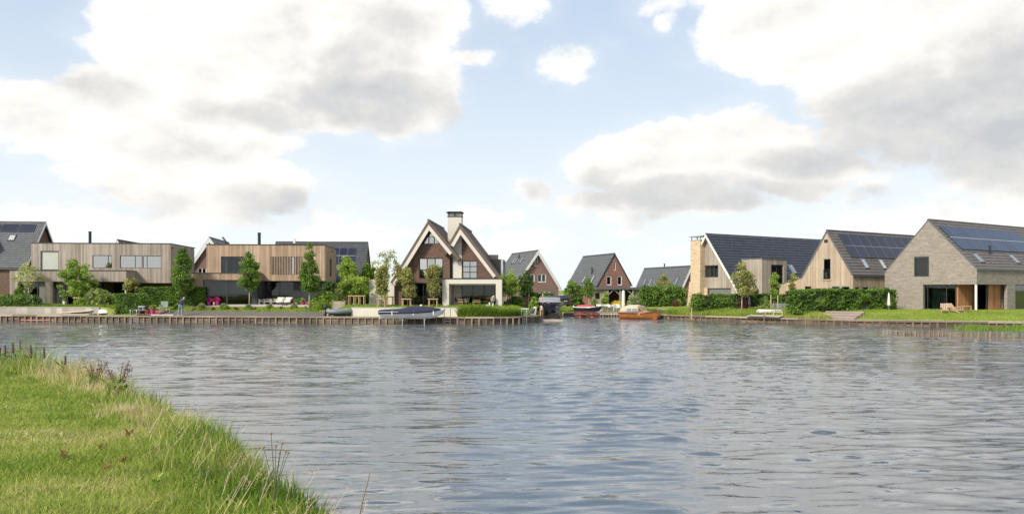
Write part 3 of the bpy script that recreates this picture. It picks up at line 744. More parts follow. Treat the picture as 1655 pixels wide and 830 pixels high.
def rough():
    X, Y, d = scatter(420000, -14.5, 0, 3.2, 19.5, -.75, 1.15, 7.5)
    big = vnoise(X, Y, .9, 7); mid = vnoise(X, Y, 2.6, 8)
    prof = np.interp(d, [-.75, -.3, .2, .6, .9, 1.15], [.7, .9, .85, .5, .25, .12])
    h = .9 * prof * (.12 + .36 * big * mid + .12 * mid + .06 * big) * rng.uniform(.45, 1.25, len(X)) * np.interp(Y, [9, 11, 13, 15, 20], [1.0, 1.25, 1.2, 2.4, 3.2])
    T = np.clip(.56 + (vnoise(X, Y, 1.1, 9) - .5) * .75 + (vnoise(X, Y, 3.5, 10) - .5) * .3 + rng.normal(0, .12, len(X)) + (rng.uniform(0, 1, len(X)) < .13) * .33, 0, 1)
    blades('rough_grass', X, Y, bank_h(X, Y) - .02, h, (.005 + .0005 * Y) * rng.uniform(.6, 1.5, len(X)), rng.uniform(.1, .85, len(X)), 'grass_blade', T, 2)
def stalks():
    """thin dry stalks with feathery seed heads, mostly along the water's edge"""
    X, Y, d = scatter(9000, -14, -.3, 3.6, 18.5, -.55, .75, None)
    k = rng.uniform(0, 1, len(X)) < np.where(Y < 7.0, .55, .22) * (.3 + vnoise(X, Y, 1.1, 14)); X, Y = X[k], Y[k]
    N = len(X); Z = bank_h(X, Y); h = rng.uniform(.15, .36, N); a = rng.uniform(-.6, .9, N); L = rng.uniform(.2, .9, N)
    top = np.stack([X + np.cos(a) * L * h, Y + np.sin(a) * L * h, Z + h], 1); base = np.stack([X, Y, Z], 1)
    w = (.0012 + .00016 * Y)[:, None]; side = np.stack([w[:, 0], 0 * X, 0 * X], 1)
    V = np.stack([base - side, base + side, top + side * .6, top - side * .6], 1).reshape(-1, 3); Fc = np.arange(4 * N).reshape(N, 4)
    T = rng.uniform(.68, .95, N)
    P = []; 
    for i in range(N):
        q = rng.integers(20, 40); s = rng.uniform(.05, .09); u = rng.uniform(0, 1, q)[:, None]
        P.append(top[i] + (top[i] - base[i]) / h[i] * s * (u - .4) + rng.normal(size=(q, 3)) * .010 * (1.15 - u))
    P = np.concatenate(P); dd = rng.normal(size=(len(P), 3)); dd[:, 2] += 1.2; dd /= np.linalg.norm(dd, axis=1)[:, None]
    ee = np.cross(dd, rng.normal(size=dd.shape)); ee /= np.linalg.norm(ee, axis=1)[:, None]; s = .008
    V2 = np.stack([P - dd * s, P + ee * s * .33, P + dd * s, P - ee * s * .33], 1).reshape(-1, 3)
    o = surface('seed_head_grass', np.concatenate([V, V2]), np.concatenate([Fc, np.arange(4 * len(P)).reshape(-1, 4) + len(V)]), 'seed_head', None, np.concatenate([T, rng.uniform(0, 1, len(P))]))
    o['kind'] = 'stuff'
mat('seed_head', (.50, .38, .27), .9, .1, (5, 5, 5), tone=.3)
lawn(); rough(); stalks()
# ---------------------------------------------------------------- houses
def rect(fr, x0, y0, x1, y1, w=0.0):
    ym = (y0 + y1) / 2; xm = (x0 + x1) / 2
    return fr.uz(x0, ym, w)[0], fr.uz(x1, ym, w)[0], fr.uz(xm, y1, w)[1], fr.uz(xm, y0, w)[1]
def srect(fr, x0, y0, x1, y1, u):
    ym = (y0 + y1) / 2; xm = (x0 + x1) / 2
    return fr.wz(x0, ym, u)[0], fr.wz(x1, ym, u)[0], fr.wz(xm, y1, u)[1], fr.wz(xm, y0, u)[1]
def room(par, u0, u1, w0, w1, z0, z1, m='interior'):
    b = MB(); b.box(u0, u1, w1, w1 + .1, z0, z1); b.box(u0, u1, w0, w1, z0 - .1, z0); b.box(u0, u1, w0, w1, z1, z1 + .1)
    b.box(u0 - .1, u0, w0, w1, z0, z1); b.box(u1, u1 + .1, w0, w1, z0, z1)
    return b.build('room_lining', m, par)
def drape(par, u0, u1, w, z0, z1, m='curtain', name='curtain', axis=0):
    n = max(3, int(abs(u1 - u0) / .09)); b = MB(); k = len(b.v)
    for i in range(n + 1):
        u = u0 + (u1 - u0) * i / n; q = w + .04 * (i % 2)
        P = (u, q) if axis == 0 else (q, u)
        b.v += [(P[0], P[1], z0), (P[0], P[1], z1)]
    for i in range(n): b.face((2 * i, 2 * i + 2, 2 * i + 3, 2 * i + 1))
    return b.build(name, m, par)
def gable_house(name, label, cat, apex, Y, deg, z0, lf, rf, depth, wm, rm, wins=(), bw=None, jit=0, uvw=False, rake=.25, over=.3, barge=None, bargew=.28,
                slabm='anthracite', course=.36, sidewins=(), lrake=None, group=None, flatside=False, wallover=.22, zmin=0.0, sidewall_holes=()):
    x = (apex[0] - CX) / F * Y; fr = Frame(x, Y, deg, z0); root = thing(name, label, cat, (x, Y, z0), deg, group)
    za = fr.uz(*apex)[1]; uL, zL = fr.uz(*lf); uR, zR = fr.uz(*rf)
    sl = (za - zL) / (0 - uL); sr = (za - zR) / uR; o = wallover; T = .16
    zl = zL + sl * o - T * 1.3; zr = zR + sr * o - T * 1.3; zt = za - T * 1.6
    holes = []; W = []
    for q in wins:
        r = rect(fr, *q[:4]); holes.append((r[0], r[1], max(r[2], .05), r[3])); W.append((r, q[4:]))
    SW = []; sh = []
    for q in sidewins:
        r = srect(fr, *q[:4], uR - o); sh.append((r[0], r[1], max(r[2], .05), r[3])); SW.append((r, q[4:]))
    b = MB(); wall(b, 0, 0, .3, uL + o, uR - o, zmin, [(uL + o, zl), (0, zt), (uR - o, zr)], holes, bw, jit, uvw)
    b.build('front_wall', wm, root, kind='stuff' if bw else None)
    b = MB(); wall(b, 1, uR - o, -.3, .3, depth, zmin, zr, list(sh) + list(sidewall_holes), bw, jit, uvw); b.build('side_wall', wm, root, kind='stuff' if bw else None)
    b = MB(); wall(b, 1, uL + o, .3, .3, depth, zmin, zl, (), bw, jit, uvw); b.build('side_wall', wm, root, kind='stuff' if bw else None)
    b = MB(); wall(b, 0, depth, -.3, uL + o + .3, uR - o - .3, zmin, [(uL + o + .3, zl), (0, zt), (uR - o - .3, zr)], (), None, 0, uvw); b.build('back_wall', wm, root)
    L = Slope((uL, -rake, zL), (uL, depth + rake, zL), (0, -rake, za)); Rr = Slope((uR, -rake, zR), (uR, depth + rake, zR), (0, -rake, za))
    b = MB(); L.slab(b, 0, L.wid, 0, L.len, -T, 0); rs = b.build('roof', slabm, root); b = MB(); Rr.slab(b, 0, Rr.wid, 0, Rr.len, -T, -.003); rs2 = b.build('roof', slabm, root)
    L.tiles(rs, rm, course); Rr.tiles(rs2, rm, course)
    b = MB(); n = max(1, int(L.wid / .4))
    for i in range(n):
        y0 = -rake + L.wid * i / n; y1 = -rake + L.wid * (i + 1) / n - .02
        b.prism([(-.13, za - .02), (-.07, za + .085), (.07, za + .085), (.13, za - .02)], y0, y1, 1, rnd.random())
    b.build('ridge_tiles', rm, root, kind='stuff')
    for e, z, s_ in ((uL, zL, -1), (uR, zR, 1)):
        b = MB(); b.box(min(e, e + s_ * .12), max(e, e + s_ * .12), -rake, depth + rake, z - .20, z - .07); b.build('gutter', 'zinc', root)
    if barge:
        for (e, z) in ((uL, zL), (uR, zR)):
            d = Vector((0 - e, za - z)); d.normalize(); nn = Vector((-d.y, d.x)) if e < 0 else Vector((d.y, -d.x))
            if nn.y > 0: nn = -nn
            P = [(e, z), (0, za), (0, za - bargew / abs(nn.y)), (e + nn.x * bargew * 0, z - bargew / abs(nn.y))]
            b = MB(); b.prism(P, -rake - .05, -rake - .005, 1); b.build('bargeboard', barge, root)
    for r, q in W:
        kw = dict(q[0]) if q else {}; kind = kw.pop('back', None)
        window(root, 0, 0, r[0], r[1], r[2], r[3], **kw)
        if kind: drape(root, r[0], r[1], .34, r[2], r[3], kind)
    for r, q in SW:
        kw = dict(q[0]) if q else {}; kw.pop('back', None); window(root, 1, uR - o, r[0], r[1], r[2], r[3], sign=-1, **kw)
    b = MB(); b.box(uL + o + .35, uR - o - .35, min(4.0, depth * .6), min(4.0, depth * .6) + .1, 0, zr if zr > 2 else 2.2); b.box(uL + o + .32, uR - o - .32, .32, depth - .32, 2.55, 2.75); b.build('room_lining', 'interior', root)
    return dict(fr=fr, root=root, L=L, R=Rr, uL=uL, uR=uR, zL=zL, zR=zR, za=za, o=o, T=T)
def sky_on(h, side, px0, py0, px1, py1, wd=.75, ht=1.25):
    s = h[side]; a, u = s.at(h['fr'], (px0 + px1) / 2, (py0 + py1) / 2); skylight(h['root'], s, a - wd / 2, a + wd / 2, u - ht / 2, u + ht / 2)
def vent_on(h, side, px, py, r=.07, ht=.6, m='black_metal'):
    s = h[side]; a, u = s.at(h['fr'], px, py); p = s.p(a, u); b = MB(); b.tube([p - Vector((0, 0, .1)), p + Vector((0, 0, ht))], r, 8); b.lathe(p + Vector((0, 0, ht)), [(r * 1.6, 0), (r * 1.6, .1)], 8); b.build('vent_pipe', m, h['root'])

# --- E: purple-red brick house with a white bargeboard
E = gable_house('brick_house', 'purple-red brick house with white bargeboards right of the white villa', 'house', (868.5, 404.5), 112, 19, .85, (834, 456), (905, 464.5), 10.5, 'brick_red_purple', 'tile_grey',
    [(864.4, 415.3, 869.2, 430.5, dict(fm='white_paint', cols=1, t=.1)), (868.6, 442.3, 882.6, 456, dict(fm='white_paint', colx=None, cols=2, t=.12, back='curtain')), (857.0, 442.3, 864.2, 456, dict(fm='white_paint', t=.12)),
     (872.5, 470.0, 888.4, 480.5, dict(fm='white_paint', cols=2, t=.12))], uvw=True, barge='white_paint', bargew=.34, rake=.35)
sky_on(E, 'L', 828, 418, 834, 424); sky_on(E, 'L', 831, 418, 838, 424); sky_on(E, 'L', 841, 417, 847, 423.5); vent_on(E, 'L', 839, 418, .08, .5)
# --- F: red brick house with veranda
Fh = gable_house('brick_house', 'red brick house with a dark timber veranda across its front', 'house', (993.3, 409.3), 114, 18.5, .85, (964.5, 461.5), (1021, 460), 11.0, 'brick_red', 'tile_grey',
    [(979.9, 445.8, 988.3, 460.6, dict(fm='white_paint', t=.13)), (997.5, 445.8, 1005.5, 460.6, dict(fm='white_paint', t=.13)), (991.3, 423.6, 995.3, 436.6, dict(fm='white_paint', t=.1))], uvw=True, rake=.06, over=.1)
sky_on(Fh, 'L', 941, 448.5, 947.5, 455); sky_on(Fh, 'L', 955.5, 448, 961, 454); vent_on(Fh, 'L', 956.8, 443, .1, .9)
def veranda():
    fr = Frame(at(1003, 466, 108).x, 108, 12, .85); root = thing('veranda', 'flat-roofed timber veranda with braced posts in front of the red brick house', 'veranda', tuple(fr.o), 12)
    u0, _ = fr.uz(958, 467); u1, _ = fr.uz(1049, 467); z = fr.uz(1000, 465.6)[1]
    b = MB(); b.box(u0 - .2, u1, 0, 4.6, z - .05, z + .10); b.box(u0 - .2, u1, -.05, 0, z - .16, z + .14); b.build('flat_roof', 'zinc', root)
    for i, p in enumerate((983, 1003, 1023.5)):
        u, _ = fr.uz(p, 480); b = MB(); b.box(u - .09, u + .09, .1, .28, 0, z - .16); po = b.build('post', 'clad_grey', root)
        for s in (-1, 1):
            if (i == 0 and s < 0) or (i == 2 and s > 0): continue
            b = MB(); b.bar((u, .19, z - .95), (u + s * .8, .19, z - .2), .1); b.build('brace', 'clad_grey', po)
    us, _ = fr.uz(959, 480); ue, _ = fr.uz(981.5, 480); w0, w1, wz0, wz1 = rect(fr, 961.5, 473, 969.5, 483, .3)
    b = MB(); wall(b, 0, .3, .2, us, ue, 0, z - .1, [(w0, w1, wz0, wz1)], .18, .01); wall(b, 1, ue, -.2, .5, 4.4, 0, z - .1, (), .18, .01); b.build('shed_wall', 'clad_silver', root, kind='stuff')
    window(root, 0, .3, w0, w1, wz0, wz1, fm='anthracite')
    b = MB(); wall(b, 0, 4.3, .2, ue + .2, u1, 0, z - .06, (), .2, .01); b.build('back_wall', 'dark_wood', root, kind='stuff')
    u2, _ = fr.uz(1023.5, 480); b = MB(); wall(b, 0, .4, .15, u2 + .1, u1, 0, z - .1, (), .2, .01); b.build('board_wall', 'clad_silver', root, kind='stuff')
veranda()
# --- G: low grey roof behind the big hedge
Gh = gable_house('brick_house', 'low house with long grey roof and slanting skylights behind the big hedge', 'house', (1116, 429.3), 122, 17.5, .9, (1101.5, 462), (1130, 464), 15.0, 'brick_red_purple', 'tile_grey', (), uvw=True, barge='white_paint', bargew=.3)
for a_ in ((1038, 451, 1046, 461), (1047.5, 451, 1055.5, 460.5), (1089.5, 450, 1098, 459.5)): sky_on(Gh, 'L', *a_, .8, 1.5)
vent_on(Gh, 'L', 1074, 431.5, .1, .45)
# --- far-left grey roof
A0 = gable_house('brick_house', 'dark-tiled house at the far left with three solar panels along its ridge', 'house', (70.0, 358.8), 97.5, 96, 1.5, (37.5, 432), (82, 392), 17.0, 'brick_brown', 'tile_grey', (), uvw=True, barge='white_paint', bargew=.22, rake=.3)
sky_on(A0, 'L', 13, 380, 26, 389, .8, 1.0)
s_ = A0['L']; a1_, u1_ = s_.at(A0['fr'], 60, 374); a0_, u0_ = s_.at(A0['fr'], 60, 362); solar(A0['root'], s_, .9, .9 + 4 * 1.95, s_.len - 1.75, s_.len - .35, 4, 1, gap=.16)
A1 = gable_house('brick_house', 'house whose small roof tip pokes up behind the grey flat-roofed house', 'house', (191, 387.3), 108, 8, 1.5, (176, 420), (206, 420), 10, 'brick_brown', 'tile_dark', (), uvw=True, barge='white_paint')
B0 = gable_house('brick_house', 'dark brick house with a white gable edge between the two flat-roofed houses', 'house', (339.5, 383.6), 103, 8, 1.5, (308, 428), (371, 428), 11, 'brick_red_purple', 'tile_blue',
    [(319.5, 432.5, 333.5, 441.5, dict(fm='white_paint', gm='glass_sky', cols=2, t=.1))], uvw=True, barge='white_paint', bargew=.36, rake=.3)
sky_on(B0, 'R', 357, 387, 368, 390, .8, 1.0)
C0 = gable_house('brick_house', 'house with a tall dark tiled roof and a solar field behind the warm wooden house', 'house', (594, 391.2), 103, 93, 1.5, (586, 467), (602, 464), 11.5, 'brick_brown', 'tile_dark', (), uvw=True, rake=.1)
s_ = C0['L']; aa_, _ = s_.at(C0['fr'], 576, 401); ab_, ub_ = s_.at(C0['fr'], 545, 427); _, ua_ = s_.at(C0['fr'], 576, 401); solar(C0['root'], s_, aa_, aa_ + 3 * 1.02, ub_, ua_, 3, 2)
b = MB(); q_ = s_.p(s_.at(C0['fr'], 476, 391)[0], s_.len - .05); b.box(q_.x - .15, q_.x + .15, q_.y - .15, q_.y + .15, q_.z - .3, q_.z + .45); b.build('chimney', 'white_paint', C0['root'])
# --- J: slim-brick house at the right
def house_J():
    apex = (1500, 356.8); Y = 78.6; deg = -56.7; z0 = 1.2
    x = (apex[0] - CX) / F * Y; fr = Frame(x, Y, deg, z0)
    root = thing('brick_house', 'slim-brick house with blue solar roof standing at the far right', 'house', (x, Y, z0), deg)
    za = fr.uz(*apex)[1]; uL, zL = fr.uz(1430, 441); uR, zR = fr.uz(1578.6, 435.2); D = 24
    g0 = fr.uz(1491.6, 480)[0]; zt = fr.uz(1535, 459.4)[1]; w = rect(fr, 1477.6, 414.4, 1501.4, 446.4)
    b = MB(); wall(b, 0, 0, .3, uL, uR, -.1, [(uL, zL), (0, za), (uR, zR)], [w, (g0, uR, -.2, zt)], None, 0, True); b.build('front_wall', 'brick_slim', root)
    s1 = fr.wz(1628, 480, uR)[0]; s2 = fr.wz(1641, 480, uR)[0]; zs = zt
    b = MB(); wall(b, 1, uR, -.3, .3, D, -.1, zR, [(.0, s1, -.2, zs), (s2, s2 + 6, .0, zs)], None, 0, True); b.build('side_wall', 'brick_slim', root)
    b = MB(); wall(b, 1, uL, .3, .3, D, -.1, zL, (), None, 0, True); wall(b, 0, D, -.3, uL + .3, uR - .3, -.1, [(uL + .3, zL), (0, za - .2), (uR - .3, zR)], (), None, 0, True); b.build('back_wall', 'brick_slim', root)
    L = Slope((uL, 0, zL), (uL, D, zL), (0, 0, za)); Q = Slope((uR, 0, zR), (uR, D, zR), (0, 0, za))
    h = dict(fr=fr, root=root, L=L, R=Q)
    for s in (L, Q):
        b = MB(); s.slab(b, -.03, s.wid, -.06, s.len + .02, .01, .10); r = b.build('roof', 'zinc', root)
        s2_ = Slope(s.p(0.06, 0, .09), s.p(s.wid, 0, .09), s.p(.06, s.len, .09)); s2_.tiles(r, 'tile_brown', .40, .33)
    h['R'] = s2_
    b = MB(); b.prism([(-.14, za + .08), (-.07, za + .22), (.07, za + .22), (.14, za + .08)], 0, D, 1); b.build('ridge_cap', 'tile_brown', root)
    b = MB(); b.box(uR, uR + .13, -.02, D, zR - .06, zR + .1); b.build('gutter', 'zinc', root)
    ab, ub0 = s2_.at(fr, 1551.5, 403.5); at_, ub1 = s2_.at(fr, 1517.6, 365.5); a0 = (ab + at_) / 2; n = 15; solar(root, s2_, a0, a0 + n * 1.02, ub0, ub1, n, 2, 'solar_blue', gap=.05)
    for q in ((1567, 410, 1592, 424), (1625, 411, 1650, 426)): sky_on(h, 'R', *q, .85, 1.35)
    a, u = s2_.at(fr, 1638, 418); skylight(root, s2_, a + 2.9, a + 3.75, u - .67, u + .67)
    vent_on(h, 'R', 1600, 411, .09, .75)
    window(root, 0, 0, *w, fm='anthracite', gm='glass', t=.13, inset=-.02, d=.1); drape(root, w[0] + .1, w[1] - .1, .3, w[2], w[3], 'curtain_green')
    # the recessed loggia: glazing behind, corner column
    gA = fr.uz(1493, 480)[0]; gB = fr.uz(1546, 480, .35)[0]
    window(root, 0, .1, g0, gB, .0, zt, colx=[g0, gA + .25, (gA + gB) / 2 + .6, gB], fm='anthracite', gm='glass', t=.07, inset=.15)
    drape(root, g0 + .5, gB - 1.3, .75, 0, zt, 'curtain_green')
    b = MB(); wall(b, 1, gB, .15, .35, 3.0, 0, zt, (), .14, .01); b.build('cedar_wall', 'clad_cedar', root, kind='stuff')
    b = MB(); wall(b, 0, 3.0, .2, gB, uR - 1.9, 0, zt, (), .14, .01); b.build('cedar_wall', 'clad_cedar', root, kind='stuff')
    window(root, 1, uR - 1.9, 3.0, s1 - 1.5, 0, zt, cols=2, fm='anthracite', gm='glass', sign=-1, inset=0)
    b = MB(); wall(b, 1, uR - .6, -.2, s1 - 2.3, s1 + .05, 0, zt, (), .14, .01); b.build('cedar_wall', 'clad_cedar', root, kind='stuff')
    window(root, 1, uR - .62, 3.1, s1 - 2.3, 0, zt, cols=2, fm='anthracite', gm='glass', sign=-1, inset=.02)
    b = MB(); b.tube([(uR - .14, .14, 0), (uR - .14, .14, zt)], .11, 12); c = b.build('column', 'white_paint', root)
    b = MB(); b.box(g0, uR - .02, .31, D * .5, zt, zt + .12); b.build('soffit', 'zinc', root)
    window(root, 1, uR, s2, s2 + 6, .0, zs, cols=2, fm='anthracite', gm='glass', sign=-1, inset=.12)
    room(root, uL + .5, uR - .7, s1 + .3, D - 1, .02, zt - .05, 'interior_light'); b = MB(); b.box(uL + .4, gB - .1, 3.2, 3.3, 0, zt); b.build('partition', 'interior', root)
house_J()
# --- I: pale wooden gable with solar roof
def house_I():
    h = gable_house('wooden_house', 'pale wooden gabled house with dark solar roof behind the long hedge', 'house', (1336.5, 371.8), 89, -56.7, 1.15, (1295.5, 447), (1378.5, 443.4), 22, 'clad_pale', 'tile_brown',
        [(1330.0, 417.5, 1342.5, 451, dict(fm='grey_paint', t=.07, rows=1, name='window', rowz=None)), (1300.6, 462.5, 1311, 500, dict(fm='anthracite')), (1343.2, 462.0, 1357.3, 500, dict(fm='white_paint', t=.06)), (1358.6, 462.0, 1373.5, 500, dict(fm='white_paint', t=.06))],
        bw=.17, jit=.018, rake=.03, wallover=.03, course=.40, slabm='zinc',
        sidewins=[(1381.5, 463, 1391, 500, dict(fm='white_paint', t=.08)), (1393, 463, 1405, 500, dict(fm='white_paint', t=.08)), (1408, 463, 1414, 500, dict(fm='white_paint', t=.08))])
    fr, root, s = h['fr'], h['root'], h['R']
    ab, u0 = s.at(fr, 1376.7, 416); at_, u1 = s.at(fr, 1352, 379); a0 = (ab + at_) / 2
    solar(root, s, a0, a0 + 11 * 1.7, u0, u1, 11, 2, gap=.02)
    for q in ((1389, 418, 1404, 434), (1418, 419, 1433, 435)): sky_on(h, 'R', *q, .8, 1.35)
    r = rect(fr, 1332.5, 387, 1336.5, 391, 0); b = MB(); b.box(r[0], r[1] + .1, -.05, .1, r[2] - .05, r[3]); b.build('vent_grille', 'black_metal', root)
    r = rect(fr, 1331, 434.5, 1341.5, 451); b = MB(); b.box(r[0], r[1], -.03, -.01, r[2], r[3]); b.build('balustrade_glass', 'glass_green', root)
    r = rect(fr, 1329.5, 451, 1343, 453); b = MB(); b.box(r[0], r[1], -.06, .0, r[2], r[3]); b.build('sill', 'clad_pale', root)
    # lean-to wing on the left, sloping down
    u0, _ = fr.uz(1259, 480, 0); z0 = fr.uz(1259, 460, 0)[1]; u1 = h['uL']; z1 = fr.uz(1296, 448.5, 0)[1]
    d0, d1, dz0, dz1 = rect(fr, 1281.5, 459, 1286, 500)
    b = MB(); wall(b, 0, .05, .2, u0, u1 + .1, 0, [(u0, z0), (u1 + .1, z1)], [(d0, d1, 0, dz1)], .17, .018); wall(b, 1, u0, .2, .25, 4, 0, z0, (), .17, .018); b.build('side_wing_wall', 'clad_pale', root, kind='stuff')
    b = MB(); b.hexa([(u0 - .05, 0, z0), (u1, 0, z1), (u1, 0, z1 + .08), (u0 - .05, 0, z0 + .08), (u0 - .05, 4, z0), (u1, 4, z1), (u1, 4, z1 + .08), (u0 - .05, 4, z0 + .08)]); b.build('side_wing_roof', 'zinc', root)
    b = MB(); b.box(d0, d1, .15, .19, 0, dz1); b.build('door', 'clad_cedar', root)
glass('glass_green', (.55, .72, .66), .35)
house_I()
# --- H: wooden house with a golden stone chimney
mat('grey_door', (.24, .245, .25), .6, .06)
def house_H():
    h = gable_house('wooden_house', 'wooden house with long blue-black roof and golden stone chimney', 'house', (1145.5, 378), 97, -56.7, 1.0, (1125, 421), (1197, 467.5), 27, 'clad_silver', 'tile_blue',
        [(1136.2, 428.3, 1160.8, 447.8, dict(fm='anthracite', cols=4, rows=1, t=.09, inset=.0, back='curtain')), (1143.6, 465.3, 1181.0, 520, dict(fm='anthracite', cols=1, rows=1, gm='glass_clear'))],
        bw=.17, jit=.016, rake=.55, wallover=.35, course=.42, barge='white_paint', bargew=.26, slabm='clad_silver')
    fr, root, s = h['fr'], h['root'], h['R']
    # chimney: tall shaft with a broader stone foot, on the wall's left end
    u0, _ = fr.uz(1116, 430, -.80); u1, _ = fr.uz(1131.8, 430, -.80); z1 = fr.uz(1124, 388.5, -.80)[1]; zb = fr.uz(1120, 455, -.80)[1]; ub, _ = fr.uz(1110.5, 470, -.80); uf, _ = fr.uz(1143, 480, -.1)
    b = MB(); wall(b, 0, -.80, 1.15, u0, u1, zb, z1, (), None, 0, True); wall(b, 1, u1 - .001, -.01, -.80, .35, zb, z1, (), None, 0, True)
    b.hexa([(ub, -.85, -.3), (u1 + .01, -.85, -.3), (u1 + .01, -.85, zb), (u0 - .15, -.85, zb), (ub, .6, -.3), (u1 + .01, .6, -.3), (u1 + .01, .6, zb), (u0 - .15, .6, zb)], .5, 0)
    wall(b, 0, -.12, .2, u1, uf, -.3, fr.uz(1136, 465, -.1)[1], (), None, 0, True)
    c = b.build('chimney', 'stone_gold', root)
    b = MB(); b.box(u0 - .12, u1 + .12, -.93, .47, z1 + .42, z1 + .52); b.box(u0 - .2, u1 + .2, -.55, .1, z1 + .52, z1 + .60)
    for p in ((u0 + .1, -.7), (u1 - .1, -.7), (u0 + .1, .25), (u1 - .1, .25)): b.box(p[0] - .05, p[0] + .05, p[1] - .05, p[1] + .05, z1, z1 + .42)
    b.box(u0 - .03, u1 + .03, -.83, .38, z1, z1 + .07); b.build('chimney_cap', 'steel', c)
    r = rect(fr, 1145, 466, 1180, 520); b = MB(); b.box(r[0], r[1], .16, .2, 0, r[3]); b.build('garage_door', 'grey_door', root)
    # box dormer on the right slope
    uw = h['uR'] - .35; a0, z = fr.wz(1231.5, 440, uw + .9); a1, _ = fr.wz(1271.5, 440, uw + .9); zt = fr.wz(1250, 418.6, uw + .9)[1]
    gx0, gz1 = fr.wz(1246.6, 427.5, uw + .9); gx1, _ = fr.wz(1266.2, 450, uw + .9)
    b = MB(); wall(b, 1, uw + .9, -.25, a0, a1, 0, zt, [(gx0, gx1, .1, gz1)], .17, .016)
    wall(b, 0, a0, .2, .4, uw + .64, 2.0, zt, (), .17, .016); wall(b, 0, a1, -.2, .4, uw + .64, 2.0, zt, (), .17, .016)
    wall(b, 0, a0, .2, uw, uw + .64, 0, 2.0, (), .17, .016); d = b.build('box_dormer', 'clad_silver', root, kind='stuff')
    b = MB(); b.box(.3, uw + .95, a0 - .03, a1 + .03, zt, zt + .1); b.build('dormer_roof', 'zinc', root)
    window(root, 1, uw + .9, gx0, gx1, .1, gz1, fm='anthracite', cols=2, rows=1, sign=-1, inset=.1)
    b = MB(); b.box(uw - .2, uw - .1, gx0 - .3, gx1 + .3, 0, gz1); b.build('room_lining', 'interior', root)
    sky_on(h, 'R', 1272, 428, 1287, 442, .85, 1.5)
    b = MB(); wall(b, 1, uw + .02, .05, .3, 2.6, 0, 2.6, (), None, 0, True); b.build('stone_corner', 'stone_gold', root)
    b = MB(); b.tube([(h['uR'] - .05, a0 - .4, 0), (h['uR'] - .05, a0 - .4, h['zR'] - .1)], .05, 8); b.build('downpipe', 'zinc', root)
house_H()
